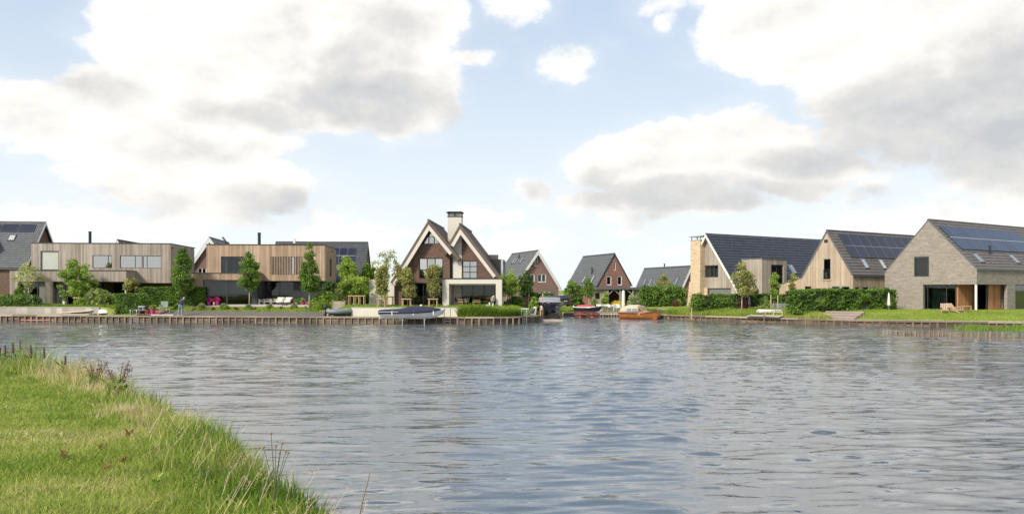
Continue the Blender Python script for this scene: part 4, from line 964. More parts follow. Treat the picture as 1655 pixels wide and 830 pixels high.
# --- A: grey flat-roofed house
def house_A():
    Y = 90.0; deg = 6; z0 = 1.5; x = (276 - CX) / F * Y; fr = Frame(x, Y, deg, z0); root = thing('flat_roofed_house', 'grey-brown flat-roofed house of vertical boards at the left', 'house', (x, Y, z0), deg)
    uL, _ = fr.uz(50.5, 415); zT = fr.uz(276, 394)[1]; zO = fr.uz(250, 457)[1]; D = 9.2; W1 = -3.0
    wins = [(65.4, 405.3, 105, 436), (149.4, 412.3, 181, 433), (193.8, 412.6, 229.6, 433), (230.5, 413, 260.8, 433.4)]
    Rw = [rect(fr, *w) for w in wins]
    b = MB(); wall(b, 0, 0, .25, uL, 0, zO, zT, Rw, .15, .014); b.build('upper_wall', 'clad_grey', root, kind='stuff')
    b = MB(); wall(b, 1, 0, -.25, .25, D, zO, zT, (), .15, .014); wall(b, 1, uL, .25, .25, D, zO, zT, (), .15, .014); b.build('side_wall', 'clad_grey', root, kind='stuff')
    b = MB(); b.box(uL - .04, .04, -.04, .3, zT, zT + .08); b.box(-.3, .04, .3, D, zT, zT + .08); b.box(uL - .04, uL + .3, .3, D, zT, zT + .08); b.box(uL - .04, .04, D, D + .3, zT, zT + .08); b.build('roof_trim', 'anthracite', root)
    b = MB(); b.box(uL + .26, -.26, .26, D, zT - .35, zT - .2); b.box(uL + .05, -.05, .05, D, zO + .005, zO + .15); b.build('roof', 'anthracite', root)
    gms = [('glass_mirror', 'glass_sky'), 'glass_mirror', 'glass_mirror', 'glass_mirror']
    window(root, 0, 0, *Rw[0], cols=1, fm='anthracite', gm='glass_clear', colx=[Rw[0][0], fr.uz(94.2, 420)[0], Rw[0][1]], back=None)
    for i, s in ((1, 174.5), (2, 218.3), (3, 237.5)): window(root, 0, 0, *Rw[i], fm='anthracite', gm='glass_mirror', colx=[Rw[i][0], fr.uz(s, 420)[0], Rw[i][1]])
    q = fr.uz(94.2, 420)[0]; b = MB(); wall(b, 0, .02, .04, q + .03, Rw[0][1], Rw[0][2], Rw[0][3], (), .15, .005); b.build('sliding_shutter', 'clad_grey', root, kind='stuff')
    b = MB(); b.box(Rw[0][0] + .02, q + .02, .16, .18, Rw[0][2], Rw[0][3]); b.build('blind', 'blind_cream', root)
    q = fr.uz(229.6, 420)[0]; q0 = fr.uz(218.3, 420)[0]; drape(root, q0, q0 + .4, .25, Rw[2][2], Rw[2][3]); drape(root, fr.uz(175, 420)[0], fr.uz(181, 420)[0], .25, Rw[1][2], Rw[1][3])
    b = MB(); b.box(uL + .3, -.3, 3.5, 3.6, zO, zT - .3); b.build('partition', 'interior', root)
    # lower volume, three metres forward
    l0, _ = fr.uz(15.5, 460, W1); l1, _ = fr.uz(204, 460, W1); zt = fr.uz(120, 437.2, W1)[1]; zb = fr.uz(120, 454.7, W1)[1]
    def U(p): return fr.uz(p, 475, W1)[0]
    holes = [(U(29.5), U(72.8), 0, zb), (U(85), U(203.5), 0, zb)]
    b = MB(); wall(b, 0, W1, .3, l0, l1, 0, zt, holes, .15, .014); wall(b, 1, l1, -.3, W1 + .3, -.01, zb, zt, (), .15, .014); wall(b, 1, l0, .3, W1 + .3, 3, 0, zt, (), .15, .014); b.build('lower_wall', 'clad_grey', root, kind='stuff')
    b = MB(); b.box(l0 - .04, l1 + .04, W1 - .04, W1 + .3, zt, zt + .07); b.box(l1 - .3, l1 + .04, W1 + .3, 0, zt, zt + .07); b.box(l0 - .04, l0 + .3, W1 + .3, 0, zt, zt + .07); b.box(l0 + .3, l1 - .3, W1 + .3, .3, zt - .3, zt - .15); b.build('lower_roof_trim', 'anthracite', root)
    b = MB(); b.tube([(l1 - .12, W1 + .15, 0), (l1 - .12, W1 + .15, zb)], .08, 10); b.build('column', 'white_paint', root)
    wi = W1 + .5
    window(root, 0, wi, U(29.5), U(60), 0, zb, cols=2, fm='anthracite', gm='glass'); b = MB(); b.box(U(60), U(72.8), wi, wi + .2, 0, zb); b.build('grey_panel', 'blind', root)
    b = MB(); b.box(U(85), U(98), wi + .5, wi + .7, 0, zb); p = b.build('grey_panel', 'blind', root); b = MB(); b.box(U(90) - .08, U(90) + .08, wi + .35, wi + .5, zb - .75, zb - .4); b.build('wall_lamp', 'black_metal', root)
    window(root, 0, wi + .5, U(98), U(158), 0, zb, cols=3, fm='anthracite', gm='glass')
    window(root, 0, 1.2, U(158), U(190), 0, zb, cols=2, fm='anthracite', gm='glass')
    b = MB(); wall(b, 0, 1.3, .2, U(190), -.1, 0, zO - .05, (), .3, .01); wall(b, 1, U(158), .1, wi + 1, 1.3, 0, zb, (), .3, .01); b.build('recessed_wall', 'dark_wood', root, kind='stuff')
    b = MB(); b.box(l0 + .4, U(190), 4.2, 4.3, 0, zb); b.build('partition', 'interior', root)
    b = MB(); b.box(l0 + .3, -.3, D - .1, D, 0, zO); b.build('back_wall', 'clad_grey', root)
    for px_, h_ in ((145.5, 378),):
        u, _ = fr.uz(px_, 390, 3); z = fr.uz(px_, 375.5, 3)[1]; b = MB(); b.tube([(u, 3, zT - .3), (u, 3, z)], .16, 10); b.lathe((u, 3, z), [(.19, 0), (.19, .12)], 10); b.build('flue', 'black_metal', root)
    b = MB(); b.box(.0, .14, .35, .65, zT - .5, zT - .36); b.build('wall_lamp', 'black_metal', root)
house_A()
# --- B: warm wooden flat-roofed house
def house_B():
    Y = 88.0; deg = 5; z0 = 1.5; x = (526 - CX) / F * Y; fr = Frame(x, Y, deg, z0); root = thing('flat_roofed_house', 'warm brown flat-roofed wooden house with a slatted upstairs screen', 'house', (x, Y, z0), deg)
    uL, _ = fr.uz(333.5, 415); zT = fr.uz(526, 396.2)[1]; zO = fr.uz(480, 453.6)[1]; D = 9
    win = rect(fr, 357, 414.3, 394, 440.5); scr = rect(fr, 437.2, 414.3, 489.5, 443.6)
    b = MB(); wall(b, 0, 0, .25, uL, 0, zO, zT, [win, scr], .15, .016); b.build('upper_wall', 'clad_warm', root, kind='stuff')
    so = srect(fr, 533, 418, 536.3, 446, 0)
    b = MB(); wall(b, 1, 0, -.25, .25, D, 0, zT, [(so[0], so[1], so[2], so[3]), (.2, 3.2, 0, zO - .02)], .15, .014); wall(b, 1, uL, .25, .25, D, zO, zT, (), .15, .014); b.build('side_wall', 'clad_warm', root, kind='stuff')
    window(root, 1, 0, so[0], so[1], so[2], so[3], fm='anthracite', sign=-1)
    b = MB(); b.box(uL - .04, .04, -.04, .3, zT, zT + .08); b.box(-.3, .04, .3, D, zT, zT + .08); b.box(uL - .04, uL + .3, .3, D, zT, zT + .08); b.box(uL - .04, .04, D, D + .3, zT, zT + .08); b.build('roof_trim', 'anthracite', root)
    b = MB(); b.box(uL + .26, -.26, .26, D, zT - .35, zT - .2); b.box(uL + .05, -.05, .05, D, zO + .005, zO + .15); b.build('roof', 'anthracite', root)
    window(root, 0, 0, *win, fm='anthracite', gm='glass', colx=[win[0], fr.uz(367.5, 420)[0], win[1]]); drape(root, fr.uz(368, 420)[0], win[1], .35, win[2], win[3], 'curtain_blue'); drape(root, win[0], fr.uz(367, 420)[0], .35, win[2], win[3], 'curtain')
    window(root, 0, .15, scr[0], scr[1], scr[2], scr[3], fm='anthracite', gm='glass_mirror', colx=[scr[0], fr.uz(447, 420)[0], fr.uz(479, 420)[0], scr[1]])
    n = 20
    for i in range(n):
        if i == 13: continue
        u = scr[0] + (scr[1] - scr[0]) * (i + .5) / n; b = MB(); b.box(u - .035, u + .035, .0, .06, scr[2], scr[3]); b.build('slat', 'clad_warm', root)
    b = MB(); b.box(uL + .3, -.3, 3.5, 3.6, zO, zT - .3); b.build('partition', 'interior_light', root)
    # lower volume to the left, forward
    W1 = -2.6; U = lambda p, w=W1: fr.uz(p, 475, w)[0]
    l0, l1 = U(309.5), U(415.5); zt = fr.uz(350, 441.5, W1)[1]; zb = fr.uz(350, 452.0, W1)[1]
    b = MB(); wall(b, 0, W1, .3, l0, l1, 0, zt, [(U(328), l1 + .1, 0, zb)], .15, .016); wall(b, 1, l1, -.3, W1 + .3, -.01, zb - .25, zt, (), .15, .016); wall(b, 1, l0, .3, W1 + .3, 4, 0, zt, (), .15, .016); b.build('lower_wall', 'clad_warm', root, kind='stuff')
    b = MB(); b.box(l0 - .04, l1 + .04, W1 - .04, W1 + .3, zt, zt + .07); b.box(l1 - .3, l1 + .04, W1 + .3, 0, zt, zt + .07); b.box(l0 - .04, l0 + .3, W1 + .3, 4, zt, zt + .07); b.box(l0 + .3, l1 - .3, W1 + .3, .3, zt - .3, zt - .15); b.box(l0 + .3, uL, .3, 4, zt - .3, zt - .15); b.build('lower_roof_trim', 'anthracite', root)
    wi = W1 + .12
    window(root, 0, wi, U(328), U(366), 0, zb, fm='anthracite', gm='glass'); window(root, 0, wi, U(366), U(407), 0, zb, fm='anthracite', gm='glass')
    b = MB(); zs = fr.uz(350, 474, wi)[1]; b.box(U(329), U(365), wi + .3, wi + .33, zs, zb); b.build('roller_blind', 'blind', root); b = MB(); b.box(U(367.5), U(406), wi + .3, wi + .33, zs, zb); b.build('roller_blind', 'blind', root)
    b = MB(); b.box(U(407), l1, wi - .05, wi + .2, 0, zb); b.build('corner_panel', 'anthracite', root)
    b = MB(); b.box(l0 + .35, l1, 2.5, 2.6, 0, zb); b.build('partition', 'interior', root)
    # recessed ground floor right
    b = MB(); b.box(l1 - .05, l1 + .1, W1 + .4, .9, 0, zO - .02); b.box(l1 + .1, -.25, 3.4, 3.5, 0, zO); b.box(U(475, 1) , -.3, 1.0, 1.2, 0, zO); b.build('recessed_wall', 'anthracite', root)
    window(root, 0, 1.0, l1 + .1, U(475, 1), 0, zO - .05, cols=2, fm='anthracite', gm='glass'); b = MB(); b.box(U(442, 1.2), U(468, 1.2), 1.4, 1.5, zO - 1.2, zO - .25); b.build('roller_blind', 'interior_light', root)
    u, _ = fr.uz(419, 395, 3); z = fr.uz(419, 377.5, 3)[1]; b = MB(); b.tube([(u, 3, zT - .3), (u, 3, z)], .17, 10); b.lathe((u, 3, z), [(.2, 0), (.2, .12)], 10); b.build('flue', 'black_metal', root)
    b = MB(); b.box(.0, .12, 5.2, 5.4, zT - .45, zT - .33); b.build('wall_lamp', 'black_metal', root)
house_B()
# --- D: the villa with two steep gables
def house_D():
    Y = 80.6; deg = -3; z0 = 1.5; x = (692 - CX) / F * Y; fr = Frame(x, Y, deg, z0); root = thing('villa', 'white and brown brick villa with two steep thatched gables', 'house', (x, Y, z0), deg)
    P = lambda px, py, w=0: Vector(fr.uz(px, py, w))
    RK = -.75                                   # front edge of the overhanging roofs
    zg = P(680, 456.7).y                        # underside of the brick storey
    # left gable
    A = P(692.3, 355.2, RK); Lf = P(630.5, 456, RK); Rt = P(744, 417.5, RK)
    def chevron(A, Lf, Rt, t, w0, w1, m, name, t0=0.0):
        def off(p, q, d):   # shift the line p-q downward by d
            n = Vector((-(q - p).y, (q - p).x)); n.normalize()
            if n.y > 0: n = -n
            return p + n * d, q + n * d
        def X(a, b, c, d):
            r = b - a; s = d - c; k = ((c - a).x * s.y - (c - a).y * s.x) / (r.x * s.y - r.y * s.x); return a + r * k
        l0 = off(Lf, A, t0); r0 = off(A, Rt, t0); l1 = off(Lf, A, t); r1 = off(A, Rt, t)
        a0 = X(*l0, *r0); a1 = X(*l1, *r1)
        for poly in ([l0[0], a0, a1, l1[0]], [a0, r0[1], r1[1], a1]):
            b = MB(); b.prism([tuple(q) for q in poly], w0, w1, 1); b.build(name, m, root)
    DL = 10.5
    chevron(A, Lf, Rt, .34, RK + .03, DL, 'thatch', 'roof')
    chevron(A, Lf, Rt + (A - Rt).normalized() * .95,   .60, RK - .02, RK + .14, 'plaster', 'bargeboard', .28)
    chevron(A, Lf, Rt + (A - Rt).normalized() * .95, .40, RK + .14, 0.02, 'plaster', 'soffit', .30)
    b = MB(); b.bar((A.x - .02, RK, A.y + .02), (A.x - .02, DL, A.y + .02), .22, .12); b.build('ridge_cap', 'zinc', root)
    # right gable
    w2 = .35; A2 = P(743.2, 361.6, RK + .2); L2 = P(716, 409.0, RK + .2); R2 = P(812.5, 452.5, RK + .2)
    chevron(A2, L2, R2, .34, RK + .23, DL, 'thatch', 'roof'); Lb = A2 + (L2 - A2) * .68
    chevron(A2, Lb, R2 + (A2 - R2).normalized() * .75,   .60, RK + .18, RK + .34, 'plaster', 'bargeboard', .28)
    chevron(A2, Lb, R2 + (A2 - R2).normalized() * .75, .40, RK + .34, w2 + .02, 'plaster', 'soffit', .30)
    b = MB(); b.bar((A2.x, RK + .2, A2.y + .02), (A2.x, DL, A2.y + .02), .22, .12); b.build('ridge_cap', 'zinc', root)
    # walls
    def inner(A, F_, d):
        n = Vector((-(F_ - A).y, (F_ - A).x)); n.normalize()
        if n.y > 0: n = -n
        return A + n * d, F_ + n * d
    a, l = inner(A, Lf, .33); a_, r = inner(A, Rt, .33)
    def line(p, q, x_): return p.y + (q.y - p.y) * (x_ - p.x) / (q.x - p.x)
    xr = P(727, 430).x; xl = P(644.0, 480).x
    xap = (a.x + a_.x) / 2; top = [(xl, line(a, l, xl)), (xap, min(line(a, l, xap), line(a_, r, xap))), (xr, line(a_, r, xr))]
    wr = rect(fr, 677.3, 416.7, 716.2, 450.3); tri = rect(fr, 682, 394, 712.5, 396)
    tz = P(697, 394.2).y
    b = MB(); wall(b, 0, 0, .3, xl, xr, zg, [(xl, min(top[0][1], tz)), (xl + (tz - top[0][1]) / max(.01, (top[1][1] - top[0][1]) / (xap - xl)), tz), (xr - (tz - top[2][1]) / max(.01, (top[1][1] - top[2][1]) / (xr - xap)), tz), (xr, top[2][1])], [wr], None, 0, True)
    wall(b, 1, xr, -.3, .3, 2.2, zg, P(727, 414).y, (), None, 0, True); wall(b, 0, 0, .3, xl, xl + .38, 0, zg, (), None, 0, True); b.build('front_wall', 'brick_brown', root)
    window(root, 0, 0, *wr, fm='black_metal', gm=['glass_mirror', 'glass_sky'], cols=3, rowz=[wr[2], P(695, 436).y, wr[3]], t=.09)
    drape(root, wr[0], wr[1], .34, wr[2], wr[3])
    # glazed top of the gable: black frame, three lights
    xa0 = top[1][0] - (top[1][1] - tz) * (xap - xl) / (top[1][1] - top[0][1]); xa1 = top[1][0] + (top[1][1] - tz) * (xr - xap) / (top[1][1] - top[2][1])
    b = MB(); b.prism([(xa0, tz), (xa1, tz), (top[1][0], top[1][1])], .08, .2, 1); g = b.build('gable_window', 'black_metal', root)
    h_ = top[1][1] - tz; cxm = P(697.3, 390).x
    for q in (P(693.7, 392.8), P(699.0, 392.8)): pass
    zt1 = P(697, 383.5).y; zt2 = P(697, 378).y; e = .06; c0, c1 = P(693.8, 390).x, P(701.0, 390).x; k = P(685.7, 393).x; k2 = P(709, 393).x; zb_ = P(697, 393.2).y
    for poly in ([(c0, zb_), (c1, zb_), (c1, zt1), (c0, zt1)], [(c0, zt1 + e), (c1, zt1 + e), (c1 - .1, zt2), ((c0 + c1) / 2, zt2 + .1), (c0 + .1, zt2)], [(k, zb_), (c0 - e * 1.6, zb_), (c0 - e * 1.6, zt1 + .1)], [(c1 + e * 1.6, zb_), (k2, zb_), (c1 + e * 1.6, zt1 + .1)]):
        b = MB(); b.prism(poly, .05, .078, 1); b.build('pane', 'glass_mirror', g)
    # dark glazed ground floor under the left gable
    gl0, gl1 = xl + .38, P(717, 480).x
    window(root, 0, .25, gl0, gl1, 0, zg, cols=4, fm='black_metal', gm='glass', t=.08); b = MB(); b.box(gl0, P(800, 480).x, 4.8, 4.9, 0, zg + 3); b.box(gl0, P(800, 480).x, .8, 4.8, zg - .1, zg); b.build('room_lining', 'interior', root)
    drape(root, P(683, 480).x, P(694, 480).x, .7, 0, zg - .1, 'curtain_green')
    # white wing wall at the foot of the left roof
    b = MB(); x0 = P(629, 480).x; b.box(x0, P(638.5, 480).x, -.45, .4, 0, P(634, 455.0, -.3).y - .05); b.build('wing_wall', 'plaster', root)
    b = MB(); wall(b, 0, -.02, .35, P(638.5, 480).x, xl, 0, zg + .2, (), None, 0, True); b.build('brick_pier', 'brick_brown', root)
    # right gable wall: white left part, brick right part
    a, l = inner(A2, L2, .33); a_, r = inner(A2, R2, .33); xw = P(746.2, 430, w2).x; x1 = P(806, 450, w2).x; x0 = xr
    w2r = rect(fr, 747.4, 421, 771.4, 449.8, w2); zt = 0
    xa = (a.x + a_.x) / 2; za = min(line(a, l, xa), line(a_, r, xa))
    b = MB(); wall(b, 0, w2, .3, x0, xw, 0, [(x0, max(line(a, l, x0), 3)), (xa, za), (xw, line(a_, r, xw))], (), None, 0, True); b.build('white_wall', 'plaster_wall', root)
    b = MB(); wall(b, 0, w2 + .02, .3, xw, x1, zg, [(xw, line(a_, r, xw)), (x1, line(a_, r, x1))], [w2r], None, 0, True); b.build('gable_wall', 'brick_brown', root)
    window(root, 0, w2 + .02, *w2r, fm='black_metal', gm='glass_mirror', cols=2, rowz=[w2r[2], P(760, 439.6, w2).y, P(760, 430.5, w2).y, w2r[3]], t=.08)
    drape(root, w2r[0], w2r[1], .75, w2r[2], w2r[3])
    b = MB(); b.box(P(727.4, 430, .3).x, P(731.6, 430, .3).x, .33, .36, zg, P(730, 415).y); b.build('dark_panel', 'black_metal', root)
    # body of the house behind
    b = MB(); b.box(xl + .3, x1 - .2, DL - .5, DL - .2, 0, 4.2); b.box(x1 - .3, x1, .7, DL - .2, 0, 2.9); b.box(xl, xl + .3, .35, DL - .2, 0, 3.2); b.build('back_wall', 'plaster_wall', root)
    # chimney
    c0, c1 = P(723.6, 370, 2.2).x, P(745.9, 370, 2.2).x; zc = P(734, 350.2, 2.2).y
    b = MB(); b.box(c0, c1, 2.2, 3.4, 3.5, zc); c = b.build('chimney', 'plaster', root)
    b = MB(); b.box(c0 - .06, c1 + .06, 2.14, 3.46, zc, zc + .06); b.box(c0 - .14, c1 + .14, 2.06, 3.54, zc + .42, zc + .50); b.box(c0 + .0, c1 - .0, 2.2, 3.4, zc + .50, zc + .56)
    for p in (c0 + .05, (c0 + c1) / 2, c1 - .05):
        for q in (2.22, 3.34): b.box(p - .05, p + .05, q - .04, q + .06, zc + .06, zc + .42)
    b.build('chimney_cap', 'black_metal', c); b = MB(); b.box(c0 + .25, c1 - .25, 2.4, 3.2, zc + .06, zc + .38); b.build('flue', 'white_paint', c)
    # terrace frame
    W = -3.0; f0, f1 = P(715.0, 480, W).x, P(811, 480, W).x; zt = P(760, 450.6, W).y; o0, o1 = P(725.5, 480, W).x, P(801.3, 480, W).x; zo = P(760, 458.2, W).y; zb2 = P(760, 461.0, W).y
    b = MB(); b.box(f0, o0, W, w2, 0, zt); b.box(o1, f1, W, W + .8, 0, zt); b.box(o1, f1, W + .8, w2, zt - .45, zt); b.box(o0, o1, W, W + .45, zo, zt); fr_ = b.build('terrace_frame', 'plaster', root)
    b = MB(); b.box(f0 - .05, f1 + .05, W - .05, w2, zt + .003, zt + .09); b.build('terrace_roof', 'black_metal', root)
    b = MB(); b.box(o0, o1, W + .3, w2, zb2 + .05, zo); b.build('terrace_soffit', 'plaster_wall', root)
    b = MB(); b.box(f0 - .1, f1 + .1, W - .4, .4, -.12, .03); b.build('terrace_floor', 'concrete', root)
    q0, q1 = P(726.5, 480, .3).x, P(732, 480, .3).x; b = MB(); b.box(q0, q1, .1, .3, 0, zo); b.build('dark_panel', 'black_metal', root)
    q0, q1 = P(733, 480, .2).x, P(746, 480, .2).x; n0, n1, nz0, nz1 = rect(fr, 735.2, 480, 745, 486.8, .2)
    b = MB(); wall(b, 0, .2, .14, q0, q1, 0, zo, [(n0, n1, nz0, nz1)]); b.build('fireplace_wall', 'plaster_wall', root); b = MB(); b.box(n0, n1, .3, .33, nz0, nz1); b.build('fireplace', 'black_metal', root)
    window(root, 0, w2, q1, P(801, 480, .3).x, 0, zo + .1, cols=3, fm='black_metal', gm='glass', t=.07, inset=0)
    # box dormer on the right roof
    d0 = P(789, 430, 3).x; d1 = P(809, 430, 3).x; z0_, z1_ = P(800, 446, 3).y, P(800, 418.8, 3).y
    b = MB(); b.box(d0 - 1.2, d1, 3.0, 7.6, z0_ - .6, z1_); b.box(d1, d1 + .02, 3.1, 7.5, z0_, z1_); bd = b.build('box_dormer', 'black_metal', root)
    b = MB()
    for (y0, y1, za_, zb__) in ((3.05, 7.5, z1_ - .14, z1_ + .03), (3.05, 7.5, z0_ - .05, z0_ + .12), (3.05, 3.25, z0_ + .12, z1_ - .14), (7.3, 7.5, z0_ + .12, z1_ - .14)): b.box(d1 + .02, d1 + .25, y0, y1, za_, zb__)
    b.build('dormer_frame', 'grey_paint', bd); b = MB(); b.box(d1 + .03, d1 + .06, 3.25, 7.3, z0_ + .12, z1_ - .14); b.build('pane', 'glass', bd)
house_D()
# ---------------------------------------------------------------- trees, shrubs, hedges
PROFILE = {'egg': lambda t: np.sin(np.pi * np.clip(t, 0, 1) ** .75) ** .62, 'column': lambda t: np.clip(np.sin(np.pi * np.clip(t * .93 + .05, 0, 1)) * 1.25, 0, 1) ** .7 * (1 - .30 * t),
           'round': lambda t: np.sqrt(np.clip(1 - (2 * t - 1) ** 2, 0, 1)), 'block': lambda t: np.clip(1.15 * (1 - (2 * t - 1) ** 8), 0, 1) ** .5, 'dome': lambda t: np.sqrt(np.clip(1 - t ** 2.2, 0, 1)) * np.clip(.72 + t * 3, 0, 1),
           'cone': lambda t: np.clip(1.08 - t, 0, 1) ** .75 * np.clip(.55 + 4 * t, 0, 1)}
def crown_pts(n, rx, ry, h, prof, K, cr, shell=.5, seed=0, holes=0.0):
    f = PROFILE[prof]; T = rng.uniform(.02, .98, K * 4); P = f(T); keep = rng.uniform(0, 1, K * 4) < P ** 1.2 + .05; T = T[keep][:K]; K = len(T)
    a = rng.uniform(0, 2 * np.pi, K); r = rng.uniform(0, 1, K) ** shell * np.clip(f(T) - cr / max(rx, .01) * .5, .02, 1)
    wob = 1 + .13 * np.sin(a * 3 + T * 7 + seed) + rng.normal(0, .06, K)
    C = np.stack([r * wob * np.cos(a) * rx, r * wob * np.sin(a) * ry, T * h], 1); ct = rng.uniform(0, 1, K); cs = rng.uniform(.6, 1.35, K) * cr
    w = cs ** 2; idx = rng.choice(K, n, p=w / w.sum())
    d = rng.normal(size=(n, 3)); d /= np.linalg.norm(d, axis=1)[:, None]; rad = rng.uniform(0, 1, n) ** .45
    Q = C[idx] + d * (rad * cs[idx])[:, None] * np.array([1, 1, .85])
    tone = np.clip(.5 + (ct[idx] - .5) * .55 + rng.normal(0, .17, n), 0, 1)
    return Q, tone
def stem(root, h, r, lean=0.0, m='bark', name='trunk', base=(0, 0), limbs=5, spread=.5, top=None):
    b = MB(); b.smooth = True; x0, y0 = base; hh = top or h; pts = [(x0 + lean * t * t, y0 + .03 * math.sin(t * 6), t * hh - .05 * (t == 0)) for t in (0, .2, .4, .6, .8, 1)]
    b.tube(pts, [r * 1.25, r, r * .85, r * .65, r * .42, r * .2], 8)
    for i in range(limbs):
        t = .35 + .55 * i / max(1, limbs); a = i * 2.4 + rnd.random(); p = Vector((x0 + lean * t * t, y0, t * hh)); L = spread * rnd.uniform(.7, 1.1)
        q = p + Vector((math.cos(a) * L * .5, math.sin(a) * L * .5, L * .45)); e = p + Vector((math.cos(a) * L, math.sin(a) * L, L * 1.05)); b.tube([p, q, e], [r * .45, r * .3, r * .12], 5)
    return b.build(name, m, root)
def tree(name, label, px, base, box, prof, m, Y=None, n=4500, K=70, cr=.32, ls=.12, r=.06, tm='bark', group=None, cat='tree', shell=.5, lean=0, trunks=None, depth=1.0, limbs=5, name2='crown', flat=0.0, droop=0.0):
    """box: the crown's outline in photo pixels"""
    g = gpt(px, base) if Y is None else gx(px, Y); Y = g.y; t = thing(name, label, cat, tuple(g), 0, group)
    x0, y0, x1, y1 = box; a = at(x0, y1, Y); c = at(x1, y0, Y); rx = (c.x - a.x) / 2; h = c.z - a.z; cx = (a.x + c.x) / 2 - g.x; zb = a.z - g.z
    Q, tone = crown_pts(n, rx, rx * depth, h, prof, K, cr, shell, seed=px); Q[:, 0] += cx; Q[:, 2] += zb; Q[:, 2] = np.maximum(Q[:, 2], .01)
    for bx_ in (trunks or [(0, 0)]): stem(t, zb + h * .85, r, lean if lean else cx, tm, base=bx_, limbs=limbs, spread=min(rx * .8, h * .4), name='trunk')
    leaves(name2, Q, ls, m, t, tone, flat, droop=droop); return t
def bush(name, label, box, m, base=None, Y=None, prof='dome', n=3500, K=60, cr=.3, ls=.12, group=None, cat='shrub', depth=.8, name2='foliage', shell=.35, aspect=1.7, droop=0.0, flowers=None):
    x0, y0, x1, y1 = box; px = (x0 + x1) / 2; g = gpt(px, base or y1) if Y is None else gx(px, Y); Y = g.y; t = thing(name, label, cat, tuple(g), 0, group)
    a = at(x0, y1, Y); c = at(x1, y0, Y); rx = (c.x - a.x) / 2; zb = min(a.z - g.z, 0); h = c.z - g.z - zb
    Q, tone = crown_pts(n, rx, rx * depth, h, prof, K, min(cr, h * .45, rx * .6), shell, seed=px); Q[:, 2] = np.maximum(Q[:, 2] + zb, .01)
    b = MB(); 
    for i in range(6): a_ = i * 1.05; b.tube([(0, 0, -.05), (math.cos(a_) * rx * .25, math.sin(a_) * rx * .2, h * .35), (math.cos(a_) * rx * .5, math.sin(a_) * rx * .4, h * .75)], [.03, .02, .008], 5)
    b.build('stem', 'bark', t); 
    if flowers: k = rng.uniform(0, 1, len(Q)) < flowers[1]; leaves('flowers', Q[k] * 1.03, ls * .8, flowers[0], t)['kind'] = 'stuff'; Q, tone = Q[~k], tone[~k]
    v = leaves(name2, Q, ls, m, t, tone, 0, aspect, droop); return t
def hedge(label, pts, width, h, m='leaf_hedge', z=None, dens=420, ls=.11, group=None, name='hedge', bulge=.12, copper=None, taper=None):
    """a clipped hedge along plan points (x, y); h may be one height or one per point"""
    base = Vector((pts[0][0], pts[0][1], ground_z(*pts[0]))); t = thing(name, label, 'hedge', tuple(base)); P = []; hs = h if hasattr(h, '__len__') else [h] * len(pts)
    core = MB(); TT = []
    for (p, q, h0, h1) in zip(pts, pts[1:], hs, hs[1:]):
        p = Vector(p); q = Vector(q); L = (q - p).length; d = (q - p) / L; nn = Vector((-d.y, d.x)); n = int(L * ((h0 + h1) / 2 * 2 + width) * dens)
        s = rng.uniform(-.02, 1.02, n); k = rng.uniform(0, 1, n); hh = h0 + (h1 - h0) * s; dep = np.abs(rng.normal(0, .07, n))
        per = 2 * (h0 + h1) / 2 + width; u = k * per; H2 = (h0 + h1) / 2
        off = np.where(u < H2, -width / 2 + dep, np.where(u < H2 + width, u - H2 - width / 2, width / 2 - dep)); zz = np.where(u < H2, u / H2 * hh, np.where(u < H2 + width, hh - dep, (u - H2 - width) / H2 * hh))
        lump = bulge * 1.6 * (vnoise(s * L + p.x * 3, zz + p.y, 1.3, 31) + .5 * vnoise(s * L, zz * 1.4, 3.1, 32) - .75) + rng.normal(0, .03, n)
        cap = rng.uniform(0, 1, n) < (.9 / L if L > 1 else .3); s = np.where(cap, np.where(rng.uniform(0, 1, n) < .5, 0, 1) + rng.normal(0, .18, n) / L, s); off = np.where(cap, rng.uniform(-.5, .5, n) * width, off); zz = np.where(cap, rng.uniform(0, 1, n) * hh, zz)
        off = off + np.sign(off) * lump; zz = zz + np.where((u >= H2) & (u < H2 + width), lump * .9, 0)
        X = p.x + d.x * s * L + nn.x * off; Yv = p.y + d.y * s * L + nn.y * off; zg_ = ground_z((p.x + q.x) / 2, (p.y + q.y) / 2) if z is None else z
        P.append(np.stack([X - base.x, Yv - base.y, np.maximum(zz, .02) + zg_ - base.z], 1)); TT.append(np.clip(.45 + .30 * np.sin(s * L * 1.9 + p.x) * np.cos(zz * 2.3) + rng.normal(0, .2, n), 0, 1))
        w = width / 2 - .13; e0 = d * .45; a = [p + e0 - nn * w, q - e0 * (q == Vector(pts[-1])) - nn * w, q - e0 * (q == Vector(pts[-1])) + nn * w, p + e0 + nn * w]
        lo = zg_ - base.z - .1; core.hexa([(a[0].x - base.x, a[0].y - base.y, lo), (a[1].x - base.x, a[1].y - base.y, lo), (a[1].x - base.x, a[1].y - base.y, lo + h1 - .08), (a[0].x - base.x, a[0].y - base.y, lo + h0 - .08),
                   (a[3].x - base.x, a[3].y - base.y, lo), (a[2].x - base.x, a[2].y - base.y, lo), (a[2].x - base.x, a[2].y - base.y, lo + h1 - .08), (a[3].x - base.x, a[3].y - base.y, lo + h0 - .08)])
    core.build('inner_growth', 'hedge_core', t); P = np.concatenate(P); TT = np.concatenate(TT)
    if copper:
        k = np.sin(P[:, 0] * 1.4 + copper) > .55; leaves('copper_foliage', P[k], ls, 'leaf_copper', t, TT[k]); P, TT = P[~k], TT[~k]
    leaves('foliage', P, ls, m, t, TT); return t
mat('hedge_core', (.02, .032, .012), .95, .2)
foliage('leaf_rustplant', (.10, .05, .02), (.26, .15, .06))
GC = 'narrow columnar trees in front of the flat-roofed houses'
